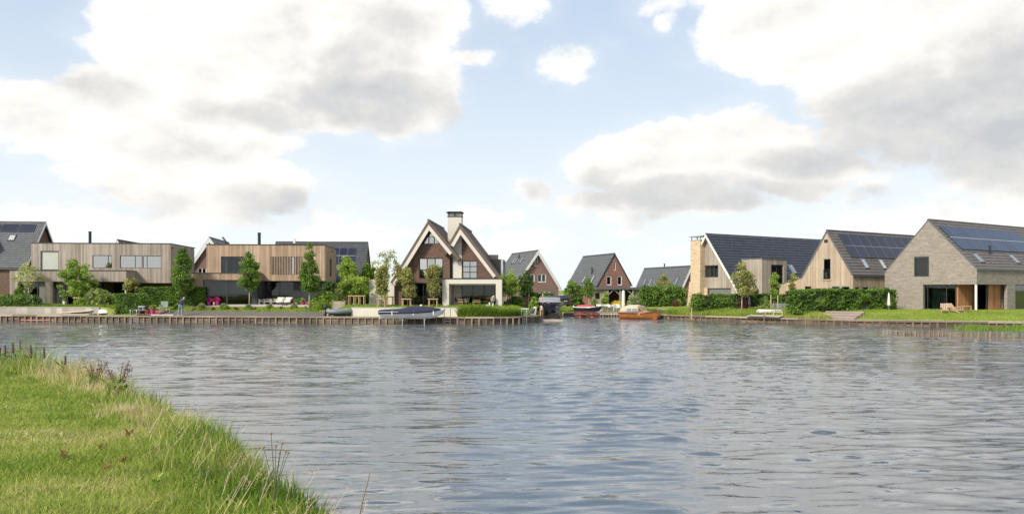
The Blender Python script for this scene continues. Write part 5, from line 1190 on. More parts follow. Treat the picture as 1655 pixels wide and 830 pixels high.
tree('columnar_tree', 'tall narrow columnar tree beside the standing person', 293, 499, (276, 401, 314, 477), 'egg', 'leaf_mid', n=6500, K=90, cr=.38, r=.07, group=GC, cat='tree')
tree('columnar_tree', 'narrow columnar tree before the big blinds of the warm wooden house', 403, 494, (385, 407, 420.5, 468), 'egg', 'leaf_mid', n=5500, K=80, cr=.36, r=.06, tm='bark_light', group=GC)
tree('columnar_tree', 'tallest narrow columnar tree, rising above the slatted upstairs screen', 500, 502, (481, 391, 519, 472), 'cone', 'leaf_mid', n=6500, K=95, cr=.38, r=.07, tm='bark_light', group=GC)
tree('young_tree', 'sparse pale young tree before the grey flat-roofed house at far left', 47, 494, (20, 424, 62, 470), 'round', 'leaf_pale', Y=84, n=1100, K=60, cr=.34, ls=.11, r=.05, tm='bark_light', limbs=8)
tree('broad_tree', 'broad bright leafy tree before the grey flat-roofed house', 123, 494, (94, 419, 153, 482), 'egg', 'leaf_bright', Y=84, n=5500, K=80, cr=.42, ls=.13, r=.08, limbs=8)
tree('small_tree', 'small flat-topped yellow-green tree beside the white terrace column', 207, 492, (200, 451, 225, 468), 'block', 'leaf_olive', Y=84.5, n=1200, K=25, cr=.3, r=.04)
tree('clipped_tree', 'tall green tree above the flat-crowned tree left of the villa', 560, 492, (546, 414, 577, 456), 'egg', 'leaf_bright', Y=84.5, n=4500, K=60, cr=.4, r=.07)
tree('flat_crowned_tree', 'wide flat-crowned tree on wooden props left of the villa', 577, 493, (545, 448, 601, 475), 'block', 'leaf_bright', Y=82.5, n=5500, K=70, cr=.38, r=.07, tm='bark', trunks=[(-.6, 0), (.3, .1)])
tree('slender_tree', 'slender green tree between the tiled roof and garden wall', 590, 492, (582, 423, 600, 455), 'egg', 'leaf_mid', Y=86, n=2200, K=35, cr=.3, r=.05)
tree('slender_tree', 'very thin light green tree tip left of the villa gable', 602, 492, (597.5, 427, 607, 455), 'egg', 'leaf_bright', Y=87, n=900, K=20, cr=.25, r=.04)
bush('shrub', 'bright green shrub beneath the flat-crowned tree', (574, 455, 602, 494), 'leaf_hedge', Y=85.5, n=3500)
GE = 'clipped block-shaped trees with wooden props in front of the villa'
for i, (x0, x1, y0, y1, b_, l_) in enumerate(((605, 628.5, 430, 475, 495, 'clipped pale-leaved tree on wooden props beside the white garden wall'), (648, 670, 432, 479, 495, 'middle clipped pale-leaved tree on props, left of the villa windows'),
                                          (688.5, 713, 429, 479, 495, 'clipped pale-leaved tree on props, hiding part of the villa window'))):
    tree('clipped_tree', l_, (x0 + x1) / 2, b_, (x0, y0, x1, y1), 'block', 'leaf_olive', Y=77.2, n=6500, K=90, cr=.30, ls=.10, r=.04, group=GE, shell=.6)
tree('blossom_tree', 'loose pale blossoming tree behind the clipped trees left of the villa', 622, 492, (603, 404, 647, 450), 'round', 'leaf_pale', Y=88, n=800, K=60, cr=.32, ls=.13, r=.05, limbs=9)
tree('climbing_shrub', 'yellow and orange climbing shrub at the foot of the left villa roof', 641, 494, (631, 427, 654, 460), 'round', 'leaf_yellow_', Y=79.0, n=650, K=30, cr=.3, ls=.11, r=.03, cat='shrub')
tree('multi_stem_tree', 'bright feathery multi-stemmed tree beside the villa terrace', 823, 494, (806, 436, 840, 480), 'egg', 'leaf_bright', Y=79.5, n=2600, K=70, cr=.34, r=.04, trunks=[(-.15, 0), (.2, .1), (.0, .25)], droop=.3)
tree('round_tree', 'dense dark round tree before the purple-red brick house', 850, 494, (836, 439, 863, 479), 'egg', 'leaf_dark', Y=84, n=4000, K=60, cr=.36, r=.06)
bush('shrub', 'small round yellow-green shrub at the rounded quay corner', (857, 479, 869, 495), 'leaf_bright', Y=79.6, n=1300, prof='round')
bush('shrub', 'low green garden plants behind the dark wall right of the villa', (814, 480, 852, 496), 'leaf_hedge', Y=80.4, n=3200)
hedge('short dark hedge behind the dark motorboat', [(2.2, 84), (4.0, 85.5)], .9, 1.9, 'leaf_hedge')
bush('shrub', 'big round light green bush beside the parked dark car', (907, 456, 948, 494), 'leaf_hedge', Y=108.5, n=5500, K=80)
bush('shrub', 'tall pointed green bush top behind the parked dark car', (910, 452, 936, 480), 'leaf_bright', Y=110.5, n=2200)
tree('small_tree', 'small tree with a pale trunk in front of the red brick house', 952, 496, (940, 450, 963, 480), 'egg', 'leaf_mid', Y=101, n=2000, K=50, cr=.4, r=.07, tm='bark_light')
tree('small_tree', 'young bright green tree by the veranda shed', 980, 496, (972, 471, 986, 493), 'egg', 'leaf_bright', Y=99, n=1000, K=30, cr=.3, r=.04)
bush('shrub', 'grey-green round shrub before the shed wall', (953, 484, 969, 497), 'leaf_feather', Y=99, n=1500)
bush('shrub', 'low yellow shrub under the veranda roof', (986, 487, 1006, 495), 'leaf_yellow', Y=99.5, n=1300) 
bush('shrub', 'shrub with white flowers left of the big hedge', (1011, 478, 1034, 495), 'leaf_feather', Y=99, n=2200, flowers=('flower_white', .2))
bush('big_hedge', 'big dense laurel hedge before the low grey roof', (1029, 464, 1112, 497), 'leaf_hedge', Y=100, prof='block', n=15000, K=240, cr=.55, ls=.16, depth=.3, cat='hedge')
tree('olive_tree', 'olive-yellow tree rising above the big laurel hedge', 1071, 495, (1054, 446, 1090, 476), 'egg', 'leaf_olive', Y=103, n=2400, K=60, cr=.42, r=.06)
bush('shrub', 'small reddish shrub at the edge of the brick road', (1087, 487, 1098, 495), 'leaf_copper', Y=97.5, n=900, prof='round', ls=.09)
# hedges on the right bank
hp = lambda px, Y: ((px - CX) / F * Y, Y)
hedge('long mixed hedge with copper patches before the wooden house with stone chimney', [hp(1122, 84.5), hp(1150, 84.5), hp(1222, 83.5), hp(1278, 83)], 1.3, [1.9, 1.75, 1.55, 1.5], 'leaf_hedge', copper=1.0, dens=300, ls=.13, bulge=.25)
bush('hedge_corner', 'bushy end of the mixed hedge leaning towards the quay', (1116, 476, 1146, 500), 'leaf_hedge', Y=83.0, n=3200, cr=.4, cat='hedge')
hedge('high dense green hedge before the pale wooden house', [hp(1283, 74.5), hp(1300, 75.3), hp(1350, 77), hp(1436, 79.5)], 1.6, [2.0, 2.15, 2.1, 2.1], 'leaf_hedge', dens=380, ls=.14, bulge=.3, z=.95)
tree('young_tree', 'leafy young tree on the grassy bank before the wooden house', 1199, 497, (1177, 419, 1225, 476), 'egg', 'leaf_olive', Y=81, n=3200, K=75, cr=.36, ls=.12, r=.06, tm='bark_light', limbs=9)
tree('young_tree', 'small bright column tree before the dark dormer window', 1252, 484, (1244, 440, 1261, 477), 'egg', 'leaf_bright', Y=87, n=1500, K=40, cr=.28, r=.04)
tree('young_tree', 'thin loose young tree by the wooden side wing', 1280, 490, (1272, 439, 1290, 474), 'egg', 'leaf_olive', Y=84.5, n=550, K=35, cr=.25, r=.035, limbs=7)
bush('shrub', 'low feathery shrub on the bank beside the stakes', (1226, 482, 1246, 496), 'leaf_feather', Y=81.8, n=1800)
# the gardens on the left
bush('feathery_shrub', 'wide feathery bamboo-like shrub left of the clipped hedge', (134, 471, 188, 497), 'leaf_feather', Y=83.4, n=9500, K=90, cr=.5, ls=.13, depth=.5, aspect=4.0, droop=.2)
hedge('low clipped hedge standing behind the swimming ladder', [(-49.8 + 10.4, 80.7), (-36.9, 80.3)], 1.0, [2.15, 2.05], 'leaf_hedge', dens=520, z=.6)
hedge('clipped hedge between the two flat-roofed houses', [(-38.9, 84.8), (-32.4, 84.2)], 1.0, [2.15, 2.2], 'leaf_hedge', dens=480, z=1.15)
bush('garden_bed', 'mixed low garden plants behind the board-marked wall at far left', (-12, 478, 66, 497), 'leaf_hedge', Y=83, n=9000, K=150, cr=.35, ls=.10, depth=.25, cat='plants', flowers=('flower_white', .05), prof='block')
bush('shrub', 'dark green shrub before the far-left glazed wall', (20, 465, 44, 486), 'leaf_mid', Y=84.5, n=2200)
bush('garden_bed', 'low bright plants beside the feathery shrub', (120, 484, 142, 497), 'leaf_bright', Y=82.7, n=1500, K=30, cat='plants')
bush('big_shrub', 'big light green shrub right of the tallest columnar tree', (500, 472, 548, 503), 'leaf_bright', Y=80.2, n=6500, K=90, cr=.36, ls=.11, depth=.5)
bush('big_shrub', 'grey-green shrub behind the rubber dinghy', (536, 469, 562, 500), 'leaf_feather', Y=81.5, n=4500, K=60, cr=.4, ls=.11, depth=.5)
bush('shrub', 'dark climbing plants on the side of the warm wooden house', (521, 452, 546, 480), 'leaf_dark', Y=86.5, n=2500, prof='block')
for i, (x, w_, l_) in enumerate(((284, 9, 'grass tussock beside the standing person'), (326, 13, 'first round grass tussock below the pink flower pots'), (362, 15, 'second round grass tussock below the blinds'), (401, 13, 'round grass tussock at the foot of the middle columnar tree'),
                              (436, 14, 'round grass tussock below the grey garden chairs'), (475, 16, 'round grass tussock below the green flower pot'))):
    bush('grass_tussock', l_, (x - w_ / 2, 492.5, x + w_ / 2, 503.5), 'leaf_feather' if i else 'leaf_mid', Y=81.4 if i else 82, n=1300, K=25, cr=.2, ls=.085, aspect=4.5, group='round grass tussocks in the planting strip', cat='grass tussock', name2='blades')
for x, l_ in ((314, 'small reddish plant between the first tussocks'), (345, 'small reddish plant left of the second tussock'), (382, 'small rusty plant right of the second tussock'), (412, 'small rusty plant right of the middle tree'), (455, 'small dark red plant below the white sofa'), (494, 'small dark red plant at the tallest columnar tree')):
    bush('low_plant', l_, (x - 4, 496.5, x + 4, 503), 'leaf_copper' if x % 2 else 'leaf_rustplant', Y=81.2, n=350, K=14, cr=.14, ls=.08, group='small reddish plants in the planting strip', cat='plant')
# grasses at the water
def far_grass(name, n, xa, xb, t0, t1, h, w, lo, hi, label=None, lean=.5, zoff=0.0, waterz=None):
    X = rng.uniform(xa, xb, n); T = rng.uniform(t0, t1, n); Yv = np.interp(X, SX, SY) + T
    Z = np.array([ground_z(x, y) for x, y in zip(X, Yv)]) if waterz is None else np.full(n, waterz)
    pv = vnoise(X, Yv, .8, 21); blades(name, X, Yv, Z + zoff, h * rng.uniform(.45, 1.2, n) * (.6 + .8 * pv), w * rng.uniform(.6, 1.4, n), rng.uniform(.1, lean, n) , 'grass_blade', np.clip(lo + (hi - lo) * (.5 * rng.uniform(0, 1, n) + .5 * vnoise(X, Yv, .45, 22)), 0, 1), 2, label=label)
far_grass('ornamental_grass', 9000, -5.0, 1.0, .5, 1.6, .95, .035, .15, .55, lean=.9)
far_grass('bank_grass', 26000, 17.3, 28.5, .25, 5.5, .42, .035, .25, .85)
far_grass('bank_grass', 16000, 28, 50, .7, 10, .13, .05, .35, .72)
far_grass('bank_grass', 5000, 4.4, 9.5, .2, 3.5, .40, .04, .25, .7)
far_grass('bank_grass', 4000, 14.8, 17.3, .2, 1.6, .45, .04, .2, .6)
far_grass('garden_grass', 9000, -52, -37, 2.8, 5.5, .22, .04, .25, .6)
far_grass('garden_grass', 9000, -17, 2, 2.2, 5.5, .18, .04, .3, .65)
far_grass('garden_grass', 5000, -36, -18, 3.5, 6.2, .14, .05, .35, .75)
far_grass('reeds', 1500, 34.8, 44, -6.5, -3.0, .55, .045, .15, .55, lean=.6, waterz=-.1)
# ---------------------------------------------------------------- garden walls, boats, furniture
def along(xa, t, xb=None):
    """a frame lying along the shore: origin at (xa, shore + t), x running along the bank"""
    xb = xa + 1 if xb is None else xb; ya, yb = float(shore(xa)) + t, float(shore(xb)) + t
    return Frame(xa, ya, math.degrees(math.atan2(yb - ya, xb - xa)), 0), math.hypot(xb - xa, yb - ya)
def root_at(name, label, cat, p, rz=0, group=None): return thing(name, label, cat, tuple(p), rz, group)
mat('cream_plastic', (.66, .58, .38), .4, .05); mat('pink_plastic', (.62, .24, .22), .4, .08); mat('magenta', (.48, .03, .20), .45, .05); mat('terracotta', (.38, .12, .10), .7, .1)
mat('green_canvas', (.19, .26, .19), .8, .05); mat('hull_white', (.80, .78, .72), .25, .04, coat=.3); mat('navy_canvas', (.022, .026, .055), .9, .12, (3, 3, 3), bump=.4, bscale=5)
mat('hull_navy', (.02, .022, .04), .25, .05, coat=.5); mat('red_canvas', (.36, .065, .06), .7, .1, (3, 3, 3)); mat('red_hull', (.42, .10, .07), .5, .12)
mat('varnish', (.50, .185, .045), .28, .22, (1.2, 1.2, 14), tone=.12, coat=.5); mat('varnish_dark', (.13, .035, .015), .3, .1, coat=.5); mat('tan_canvas', (.50, .41, .29), .85, .08, (2, 2, 2), bump=.3, bscale=6)
mat('rubber', (.045, .05, .06), .6, .1); mat('rubber_grey', (.17, .19, .22), .55, .08); mat('car_paint', (.020, .026, .040), .2, .03, coat=.8); mat('car_glass', (.02, .02, .025), .05, 0, spec=.8)
mat('red_lamp', (.5, .02, .015), .3, 0); mat('skin', (.50, .30, .21), .6, .05); mat('grey_hair', (.34, .31, .28), .8, .1); mat('navy_cloth', (.035, .04, .06), .9, .1); mat('jeans', (.17, .22, .31), .9, .12, (4, 4, 4))
mat('wicker', (.42, .26, .14), .85, .2, (30, 30, 30)); mat('teak', (.45, .31, .20), .7, .15, (3, 3, 12)); mat('grey_cover', (.22, .24, .24), .8, .1); mat('parasol_cover', (.68, .65, .58), .8, .05)
# board-marked concrete wall at far left
def walls_left():
    xb = at(160, 500, 81).x; fr, L = along(-60, 2.35, xb); t = root_at('garden_wall', 'long board-marked pale garden wall above the landing at far left', 'wall', fr.o, fr.deg)
    n = int(L / .62)
    for i in range(n):
        b = MB(); j = rnd.uniform(0, .012); b.box(i * L / n + .004, (i + 1) * L / n - .004, j, .16, .45, 1.38 - .06, rnd.random()); b.build('panel', 'concrete', t)
    b = MB(); b.box(-.02, L + .05, -.03, .20, 1.32, 1.38); b.build('coping', 'concrete', t)
    b = MB(); b.box(L, L + .16, 0, 3.2, .45, 1.36); b.build('return_wall', 'concrete', t)
    fr, L = along(at(569, 500, 76.5).x, 1.55, at(742, 500, 75.6).x); t = root_at('garden_wall', 'long low white rendered wall behind the covered white boat', 'wall', fr.o, fr.deg)
    b = MB(); b.box(0, L, 0, .22, .4, 1.40); b.build('wall', 'plaster', t); b = MB(); b.box(-.03, L + .03, -.03, .25, 1.40, 1.45); b.build('coping', 'grey_paint', t)
    fr, L = along(at(717, 500, 74.9).x, .75, at(742.5, 500, 74.6).x); t = root_at('planter_wall', 'white block at the quay steps right of the covered boat', 'wall', fr.o, fr.deg)
    b = MB(); b.box(0, L, 0, .75, .5, 1.36); b.build('wall', 'plaster', t)
    fr, L = along(at(743, 500, 75.5).x, 1.9, at(783, 500, 75.6).x); t = root_at('garden_wall', 'white wall under the terrace behind the ornamental grass', 'wall', fr.o, fr.deg)
    b = MB(); b.box(0, L, 0, .2, .4, 1.42); b.build('wall', 'plaster', t)
    o = at(797, 505, 77.6); fr = Frame(o.x, o.y, 4, 0); x1 = fr.uz(854, 500)[0]; t = root_at('garden_wall', 'dark garden wall with a thin white coping right of the villa', 'wall', (o.x, o.y, 0), 4)
    b = MB(); b.box(0, x1, 0, .15, .4, 1.20); b.build('wall', 'zinc', t); b = MB(); b.box(-.1, x1 + .05, -.06, .22, 1.20, 1.32); b.box(-.12, .06, -.08, -.0, .5, 1.2); b.build('coping', 'plaster', t)
    o = at(853, 505, 78.4); t = root_at('quay_seat', 'pale slanted end block at the rounded quay corner', 'wall', (o.x, o.y, 0), 35)
    b = MB(); b.prism([(0, .5), (.95, .5), (1.15, 1.45), (1.0, 1.45), (.85, .75), (0, .75)], 0, .5, 1); b.build('block', 'plaster', t); b = MB(); b.prism([(.05, .76), (.8, .76), (.93, 1.3), (.3, .95)], .05, .45, 1); b.build('dark_panel', 'zinc', t)
    o = at(596.5, 490, 83); t = root_at('garden_wall', 'tall white garden wall section behind the clipped tree left of the villa', 'wall', (o.x, o.y, 1.4), 0)
    b = MB(); b.box(0, .95, 0, .25, 0, 2.75); b.hexa([(.95, 0, 0), (1.35, 0, 0), (1.35, 0, 1.5), (.95, 0, 2.0), (.95, .25, 0), (1.35, .25, 0), (1.35, .25, 1.5), (.95, .25, 2.0)]); b.build('wall', 'plaster', t); b = MB(); b.box(-.3, .8, -.5, -.1, -.1, .25); b.build('step', 'plaster', t)
    for z_ in (1.7, 2.3): b = MB(); b.box(.25, .35, -.06, 0, z_ - .5, z_ - .4); b.build('wall_lamp', 'black_metal', t)
    o = at(845, 490, 81.5); t = root_at('brick_pillar', 'square brick garden pillar with flat wooden cap beside the round shrub', 'pillar', (o.x, o.y, 1.1), 0)
    b = MB(); wall(b, 0, 0, .5, 0, .55, 0, 1.2, (), None, 0, True); b.build('pillar', 'brick_red', t); b = MB(); b.box(-.12, .67, -.1, .6, 1.2, 1.28); b.build('cap', 'dark_wood', t)
    # wooden screen behind the dinghy
    o = at(537, 497, 79.4); t = root_at('garden_fence', 'short horizontal board fence behind the rubber dinghy', 'fence', (o.x, o.y, 1.0), -2)
    for i in range(2): b = MB(); b.box(i * 1.25 - .04, i * 1.25 + .04, -.05, .03, -.2, 1.05); b.build('post', 'post_wood', t)
    for k in range(6): b = MB(); b.box(.04, 1.21, 0, .025, .1 + k * .15, .235 + k * .15, rnd.random()); b.build('board', 'clad_silver', t)
walls_left()
# black posts above the board-marked wall
for px, top, l_ in ((14, 474, 'first black garden post from the left, beside the blue cushions'), (61, 447, 'tallest black garden post, before the glazed wall'), (109, 475, 'black garden post left of the broad tree trunk'), (150.5, 474, 'black garden post inside the feathery shrub')):
    o = at(px, 496, 82.6); o.z = 1.3; t = thing('garden_post', l_, 'post', tuple(o), 0, 'black garden posts above the board-marked wall'); z1 = at(px, top, 82.6).z - 1.3
    b = MB(); b.box(-.035, .035, -.035, .035, -.2, z1); b.box(-.055, .055, -.055, .055, z1, z1 + .03); b.build('post', 'black_metal', t)
    if top < 460: b = MB(); b.box(-.05, .25, -.05, .05, z1 - .12, z1 - .04); b.build('lamp_head', 'anthracite', t)
def board(label, px0, px1, py, Y, z, m, tilt=0, th=.11, w=.72, rz=3, fins=True):
    a = at(px0, py, Y); c = at(px1, py, Y); L = c.x - a.x; t = thing('paddle_board', label, 'paddle board', ((a.x + c.x) / 2, Y, z), rz)
    b = MB(); b.smooth = True; R_ = []
    for i in range(15):
        u = -1 + 2 * i / 14; wd = w / 2 * max(.06, (1 - abs(u) ** 2.6)) ** .6; zz = .10 * max(0, u) ** 3 + tilt * u
        R_.append([(u * L / 2, wd * math.cos(k * math.pi / 4), zz + th / 2 * math.sin(k * math.pi / 4)) for k in range(8)])
    b.loft(R_); b.build('deck', m, t)
    if fins:
        for s in (-1, 0, 1): b = MB(); b.prism([(-L / 2 + .35, -.04), (-L / 2 + .55, -.04), (-L / 2 + .38, -.2)], s * .14 - .01, s * .14 + .01, 1); b.build('fin', 'black_metal', t)
    return t
board('cream paddle board lying on the landing under the pale garden wall', 96, 153, 504.5, 80.7, .88, 'cream_plastic', tilt=.10)
b = MB(); t_ = thing('deck_bench', 'low pale wooden landing platform below the garden wall', 'platform', (at(75, 505, 80.4).x, 80.3, .56), -7); 
for k in range(5):
    b = MB(); b.box(-5.6, 5.0, -.55 + k * .26, -.32 + k * .26, .0, .16, rnd.random()); b.build('plank', 'deck_wood', t_)
board('pink paddle board floating against the quay at far left', 28, 95, 517, 79.1 + .0, .10, 'pink_plastic', w=.6, rz=-7)
def small_hull(b, L, W, Hh, flip=False):
    R_ = []
    for i in range(9):
        u = i / 8; wd = W / 2 * (1 - u ** 3) ** .7 * (.82 + .18 * min(1, u * 4)); R_.append([(u * L - L / 2, wd * math.cos(a), (Hh * math.sin(a) if not flip else Hh * math.sin(a)) + .12 * u * u * (0 if flip else 0)) for a in np.linspace(0, math.pi, 9)])
    b.smooth = True; b.loft(R_, closed=False, cap=False); k0 = R_[0]; n = len(b.v); b.v += [tuple(p) for p in k0]; b.face(tuple(range(n, n + len(k0))))
def upturned(label, px0, px1, py, Y, z, W, Hh, rz, m='hull_white'):
    a = at(px0, py, Y); c = at(px1, py, Y); L = (c.x - a.x) / math.cos(R(rz)); t = thing('upturned_boat', label, 'boat', ((a.x + c.x) / 2, Y, z), rz)
    b = MB(); small_hull(b, L, W, Hh); b.build('hull', m, t); b = MB(); b.bar((-L / 2, 0, Hh), (L / 2 - .2, 0, Hh * .75), .05, .07); b.build('keel', m, t)
    b = MB(); b.bar((-L / 2, -W * .42, .02), (L * .1, -W * .5, .02), .05); b.bar((L * .1, -W * .5, .02), (L * .46, -.1, .02), .05); b.build('gunwale', 'grey_paint', t); return t
upturned('small pale upturned boat between the garden wall and clipped hedge', 162.5, 182.5, 506, 81.0, .75, 1.0, .42, 12)
upturned('long white upturned boat lying on the grassy bank', 1224, 1266, 505.5, 77.9, .86, 1.05, .34, 8)
def ladder(label, px, Y, ztop, w=.62, zdeck=.6, m='steel'):
    x = at(px, 500, Y).x; t = thing('swimming_ladder', label, 'ladder', (x, Y, 0), -5)
    for s in (-1, 1):
        b = MB(); b.smooth = True; P = [(s * w / 2, 0, -.6), (s * w / 2, 0, ztop - .18)] + [(s * w / 2, .22 - .22 * math.cos(a), ztop - .18 + .18 * math.sin(a)) for a in np.linspace(.3, math.pi, 6)] + [(s * w / 2, .44, zdeck)]
        b.tube(P, .032, 7); b.build('rail', m, t)
    for z in (-.1, .12, .34): b = MB(); b.bar((-w / 2, 0, z), (w / 2, 0, z), .07, .04); b.build('rung', m, t)
    return t
ladder('pale hooped swimming ladder beside the low clipped hedge', 215.5, 77.55, 1.22)
ladder('steel hooped swimming ladder at the rounded quay corner', 847, 75.6, 1.25, .5)
t_ = thing('wooden_ladder', 'wooden ladder with tall posts between the covered boat and quay', 'ladder', (at(723, 510, 73.1).x, 73.05, 0), 0)
for s in (-1, 1): b = MB(); b.box(s * .28 - .03, s * .28 + .03, -.03, .03, -.6, 1.42); b.build('post', 'post_wood', t_)
for z in (-.02, .22, .46): b = MB(); b.box(-.25, .25, -.03, .03, z, z + .06); b.build('rung', 'deck_wood', t_)
def pot(label, px, Y, w, h, m, leaf=None, lh=.35, z=None, n=260, group=None, lw=1.3, name='flower_pot'):
    o = gx(px, Y); 
    if z is not None: o.z = z
    t = thing(name, label, 'flower pot', tuple(o), 0, group); b = MB(); b.lathe((0, 0, 0), [(w * .36, 0), (w * .5, h), (w * .46, h), (w * .44, h - .05)], 12); b.build('pot', m, t)
    if leaf: Q, tone = crown_pts(n, w * .5 * lw, w * .5 * lw, lh, 'dome', 12, .12, .5); Q[:, 2] += h; leaves('plant', Q, .085, leaf, t, tone, aspect=2.6)
    return t
pot('terracotta-red pot with a dark plant on the brick patio', 237.8, 79.2, .42, .50, 'terracotta', 'leaf_copper', .35, z=.68)
pot('magenta pot with a green plant on the brick patio', 247, 79.0, .52, .52, 'magenta', 'leaf_bright', .40, z=.68, lw=1.6)
pot('first small green potted plant behind the patio pots', 232, 80.0, .3, .2, 'black_metal', 'leaf_bright', .5, z=.75, lw=2.2)
pot('white pot with a small tree stem left of the broad tree', 104.5, 83.8, .42, .48, 'white_paint', 'leaf_olive', .8, z=1.45, n=200)
pot('left magenta pot with overflowing pink flowers before the blinds', 338, 84.2, .42, .48, 'magenta', 'flower_pink', .3, z=1.46, n=500, lw=2.6)
pot('right magenta pot with overflowing pink flowers before the blinds', 351.5, 84.2, .42, .48, 'magenta', 'flower_pink', .3, z=1.46, n=500, lw=2.2)
pot('small white pot between the two pink flower pots', 345.8, 84.0, .22, .38, 'white_paint', z=1.46)
pot('brown pot with a rusty plant right of the white sofa', 473.5, 83.8, .4, .3, 'terracotta', 'leaf_rustplant', .35, z=1.45)
pot('dark green pot with a leafy plant right of the white sofa', 480, 83.6, .46, .36, 'green_canvas', 'leaf_mid', .45, z=1.45, lw=1.6)
pot('magenta pot with a light green plant right of the green pot', 489, 83.6, .5, .36, 'magenta', 'leaf_bright', .35, z=1.45, lw=1.4)
pot('empty magenta pot at the foot of the tallest columnar tree', 495.5, 83.7, .36, .42, 'magenta', z=1.45)
def chair(name, label, px, Y, z, m, rz=0, w=.6, hb=.85, fm='grey_paint', cat='chair', arms=True, group=None):
    x = at(px, 490, Y).x; t = thing(name, label, cat, (x, Y, z), rz, group)
    b = MB(); b.box(-w / 2, w / 2, -.25, .3, .36, .44); b.build('seat', m, t); b = MB(); b.hexa([(-w / 2, .26, .44), (w / 2, .26, .44), (w / 2, .42, hb), (-w / 2, .42, hb), (-w / 2, .32, .44), (w / 2, .32, .44), (w / 2, .48, hb), (-w / 2, .48, hb)]); b.build('backrest', m, t)
    for sx in (-1, 1):
        for sy in (-1, 1): b = MB(); b.bar((sx * (w / 2 - .03), sy * .24 + .02, 0), (sx * (w / 2 - .03), sy * .24 + .02, .62 if arms else .36), .045); b.build('leg', fm, t)
        if arms: b = MB(); b.box(sx * (w / 2 - .0) - .035, sx * (w / 2) + .035, -.26, .34, .62, .66); b.build('armrest', fm, t)
    return t
chair('garden_chair', 'green canvas garden chair on the brick patio', 264.5, 80.6, .95, 'green_canvas', 10, .68, 1.0, 'grey_paint')
chair('garden_chair', 'left dark lounge chair beside the swimming ladder', 224, 79.3, .72, 'grey_cover', -15, .75, .8, 'anthracite')
chair('garden_chair', 'right dark lounge chair by the terracotta pot', 231, 79.1, .70, 'grey_cover', 10, .6, .75, 'anthracite')
chair('garden_chair', 'leftmost grey garden chair before the dark glass wall', 422.5, 84.8, 1.46, 'clad_grey', 30, .5, .62, 'grey_paint', group='grey garden chairs')
chair('garden_chair', 'middle grey garden chair before the dark glass wall', 433, 84.7, 1.46, 'clad_grey', 0, .68, .72, 'grey_paint', group='grey garden chairs')
chair('garden_chair', 'grey garden chair next to the white sofa', 444, 84.6, 1.46, 'clad_grey', -5, .66, .72, 'grey_paint', group='grey garden chairs')
def table(label, px, Y, z, w, d, h, m, rz=0, group=None):
    x = at(px, 490, Y).x; t = thing('low_table', label, 'table', (x, Y, z), rz); n = 4
    for k in range(n): b = MB(); b.box(-w / 2, w / 2, -d / 2 + k * d / n + .01, -d / 2 + (k + 1) * d / n - .01, h - .05, h); b.build('plank', m, t)
    for sx in (-1, 1):
        for sy in (-1, 1): b = MB(); b.box(sx * (w / 2 - .05) - .03, sx * (w / 2 - .05) + .03, sy * (d / 2 - .06) - .03, sy * (d / 2 - .06) + .03, 0, h - .05); b.build('leg', m, t)
    return t
table('low pale slatted table in front of the green chair', 269, 79.9, .86, .85, .5, .32, 'deck_wood', 5)
def sofa(label, px, Y, z, w, m, rz=0):
    x = at(px, 488, Y).x; t = thing('sofa', label, 'sofa', (x, Y, z), rz); b = MB(); b.box(-w / 2, w / 2, -.4, .4, .12, .3); b.build('base', 'anthracite', t)
    for i in range(2):
        c = -w / 4 + i * w / 2; b = MB(); b.smooth = True; b.loft([[(c + (w / 4 - .03) * s * q, yy, .42 + .11 * r) for s, r in ((-1, -1), (1, -1), (1.02, 0), (.95, 1), (-.95, 1), (-1.02, 0))] for q, yy in ((.9, -.42), (1, -.36), (1, .3), (.9, .36))]); b.build('cushion', m, t)
        b = MB(); b.smooth = True; b.loft([[(c + (w / 4 - .04) * s * q, .2 + .12 * r, zz) for s, r in ((-1, -1), (1, -1), (1.03, 0), (1, 1), (-1, 1), (-1.03, 0))] for q, zz in ((.9, .50), (1, .56), (1, .78), (.82, .86))]); b.build('back_cushion', m, t)
    return t
sofa('white cushioned garden sofa on the terrace of the warm wooden house', 460.5, 84.3, 1.46, 1.7, 'parasol_cover')
table('small round-looking dark table before the white sofa', 460, 83.3, 1.45, .5, .4, .25, 'anthracite')
# props for the clipped trees
def props(label, px0, px1, py0, py1, Y, n=2, rows=2):
    a = at(px0, py1, Y); c = at(px1, py0, Y); z0 = min(a.z, ground_z(a.x, Y) + .05); t = thing('tree_prop', label, 'tree stake', (a.x, Y, z0), 0, 'wooden props around the young trees'); w = c.x - a.x; h = c.z - z0
    for r in range(rows):
        for i in range(n): x = .06 + (w - .12) * i / max(1, n - 1); b = MB(); b.tube([(x, r * .7, -.3), (x, r * .7, h)], .045, 7); b.build('stake', 'fresh_wood', t)
        b = MB(); b.box(-.05, w + .05, r * .7 - .08, r * .7 - .045, h - .10, h + .0); b.build('crosspiece', 'fresh_wood', t)
    for s in (.02, w - .02): b = MB(); b.box(s - .018, s + .018, -.04, .74, h - .10, h - .03); b.build('crosspiece', 'fresh_wood', t)
props('long row of wooden stakes under the flat-crowned tree', 563, 589, 477, 495, 81.2, 4); props('wooden prop under the clipped tree beside the white garden wall', 609, 623, 481.5, 496, 77.0)
props('taller dark wooden prop between the first two clipped trees', 624, 635, 478.5, 495, 78.5); props('wooden prop under the middle clipped tree', 649, 664, 482, 496, 77.0); props('wooden prop under the clipped tree before the villa window', 692, 707, 482, 496, 77.0)
props('pair of short stakes at the broad tree trunk', 119, 128, 480, 493, 83.6, 2, 1); props('pair of pale stakes in the garden bed at far left', 42, 50, 480, 493, 83.2, 2, 1)
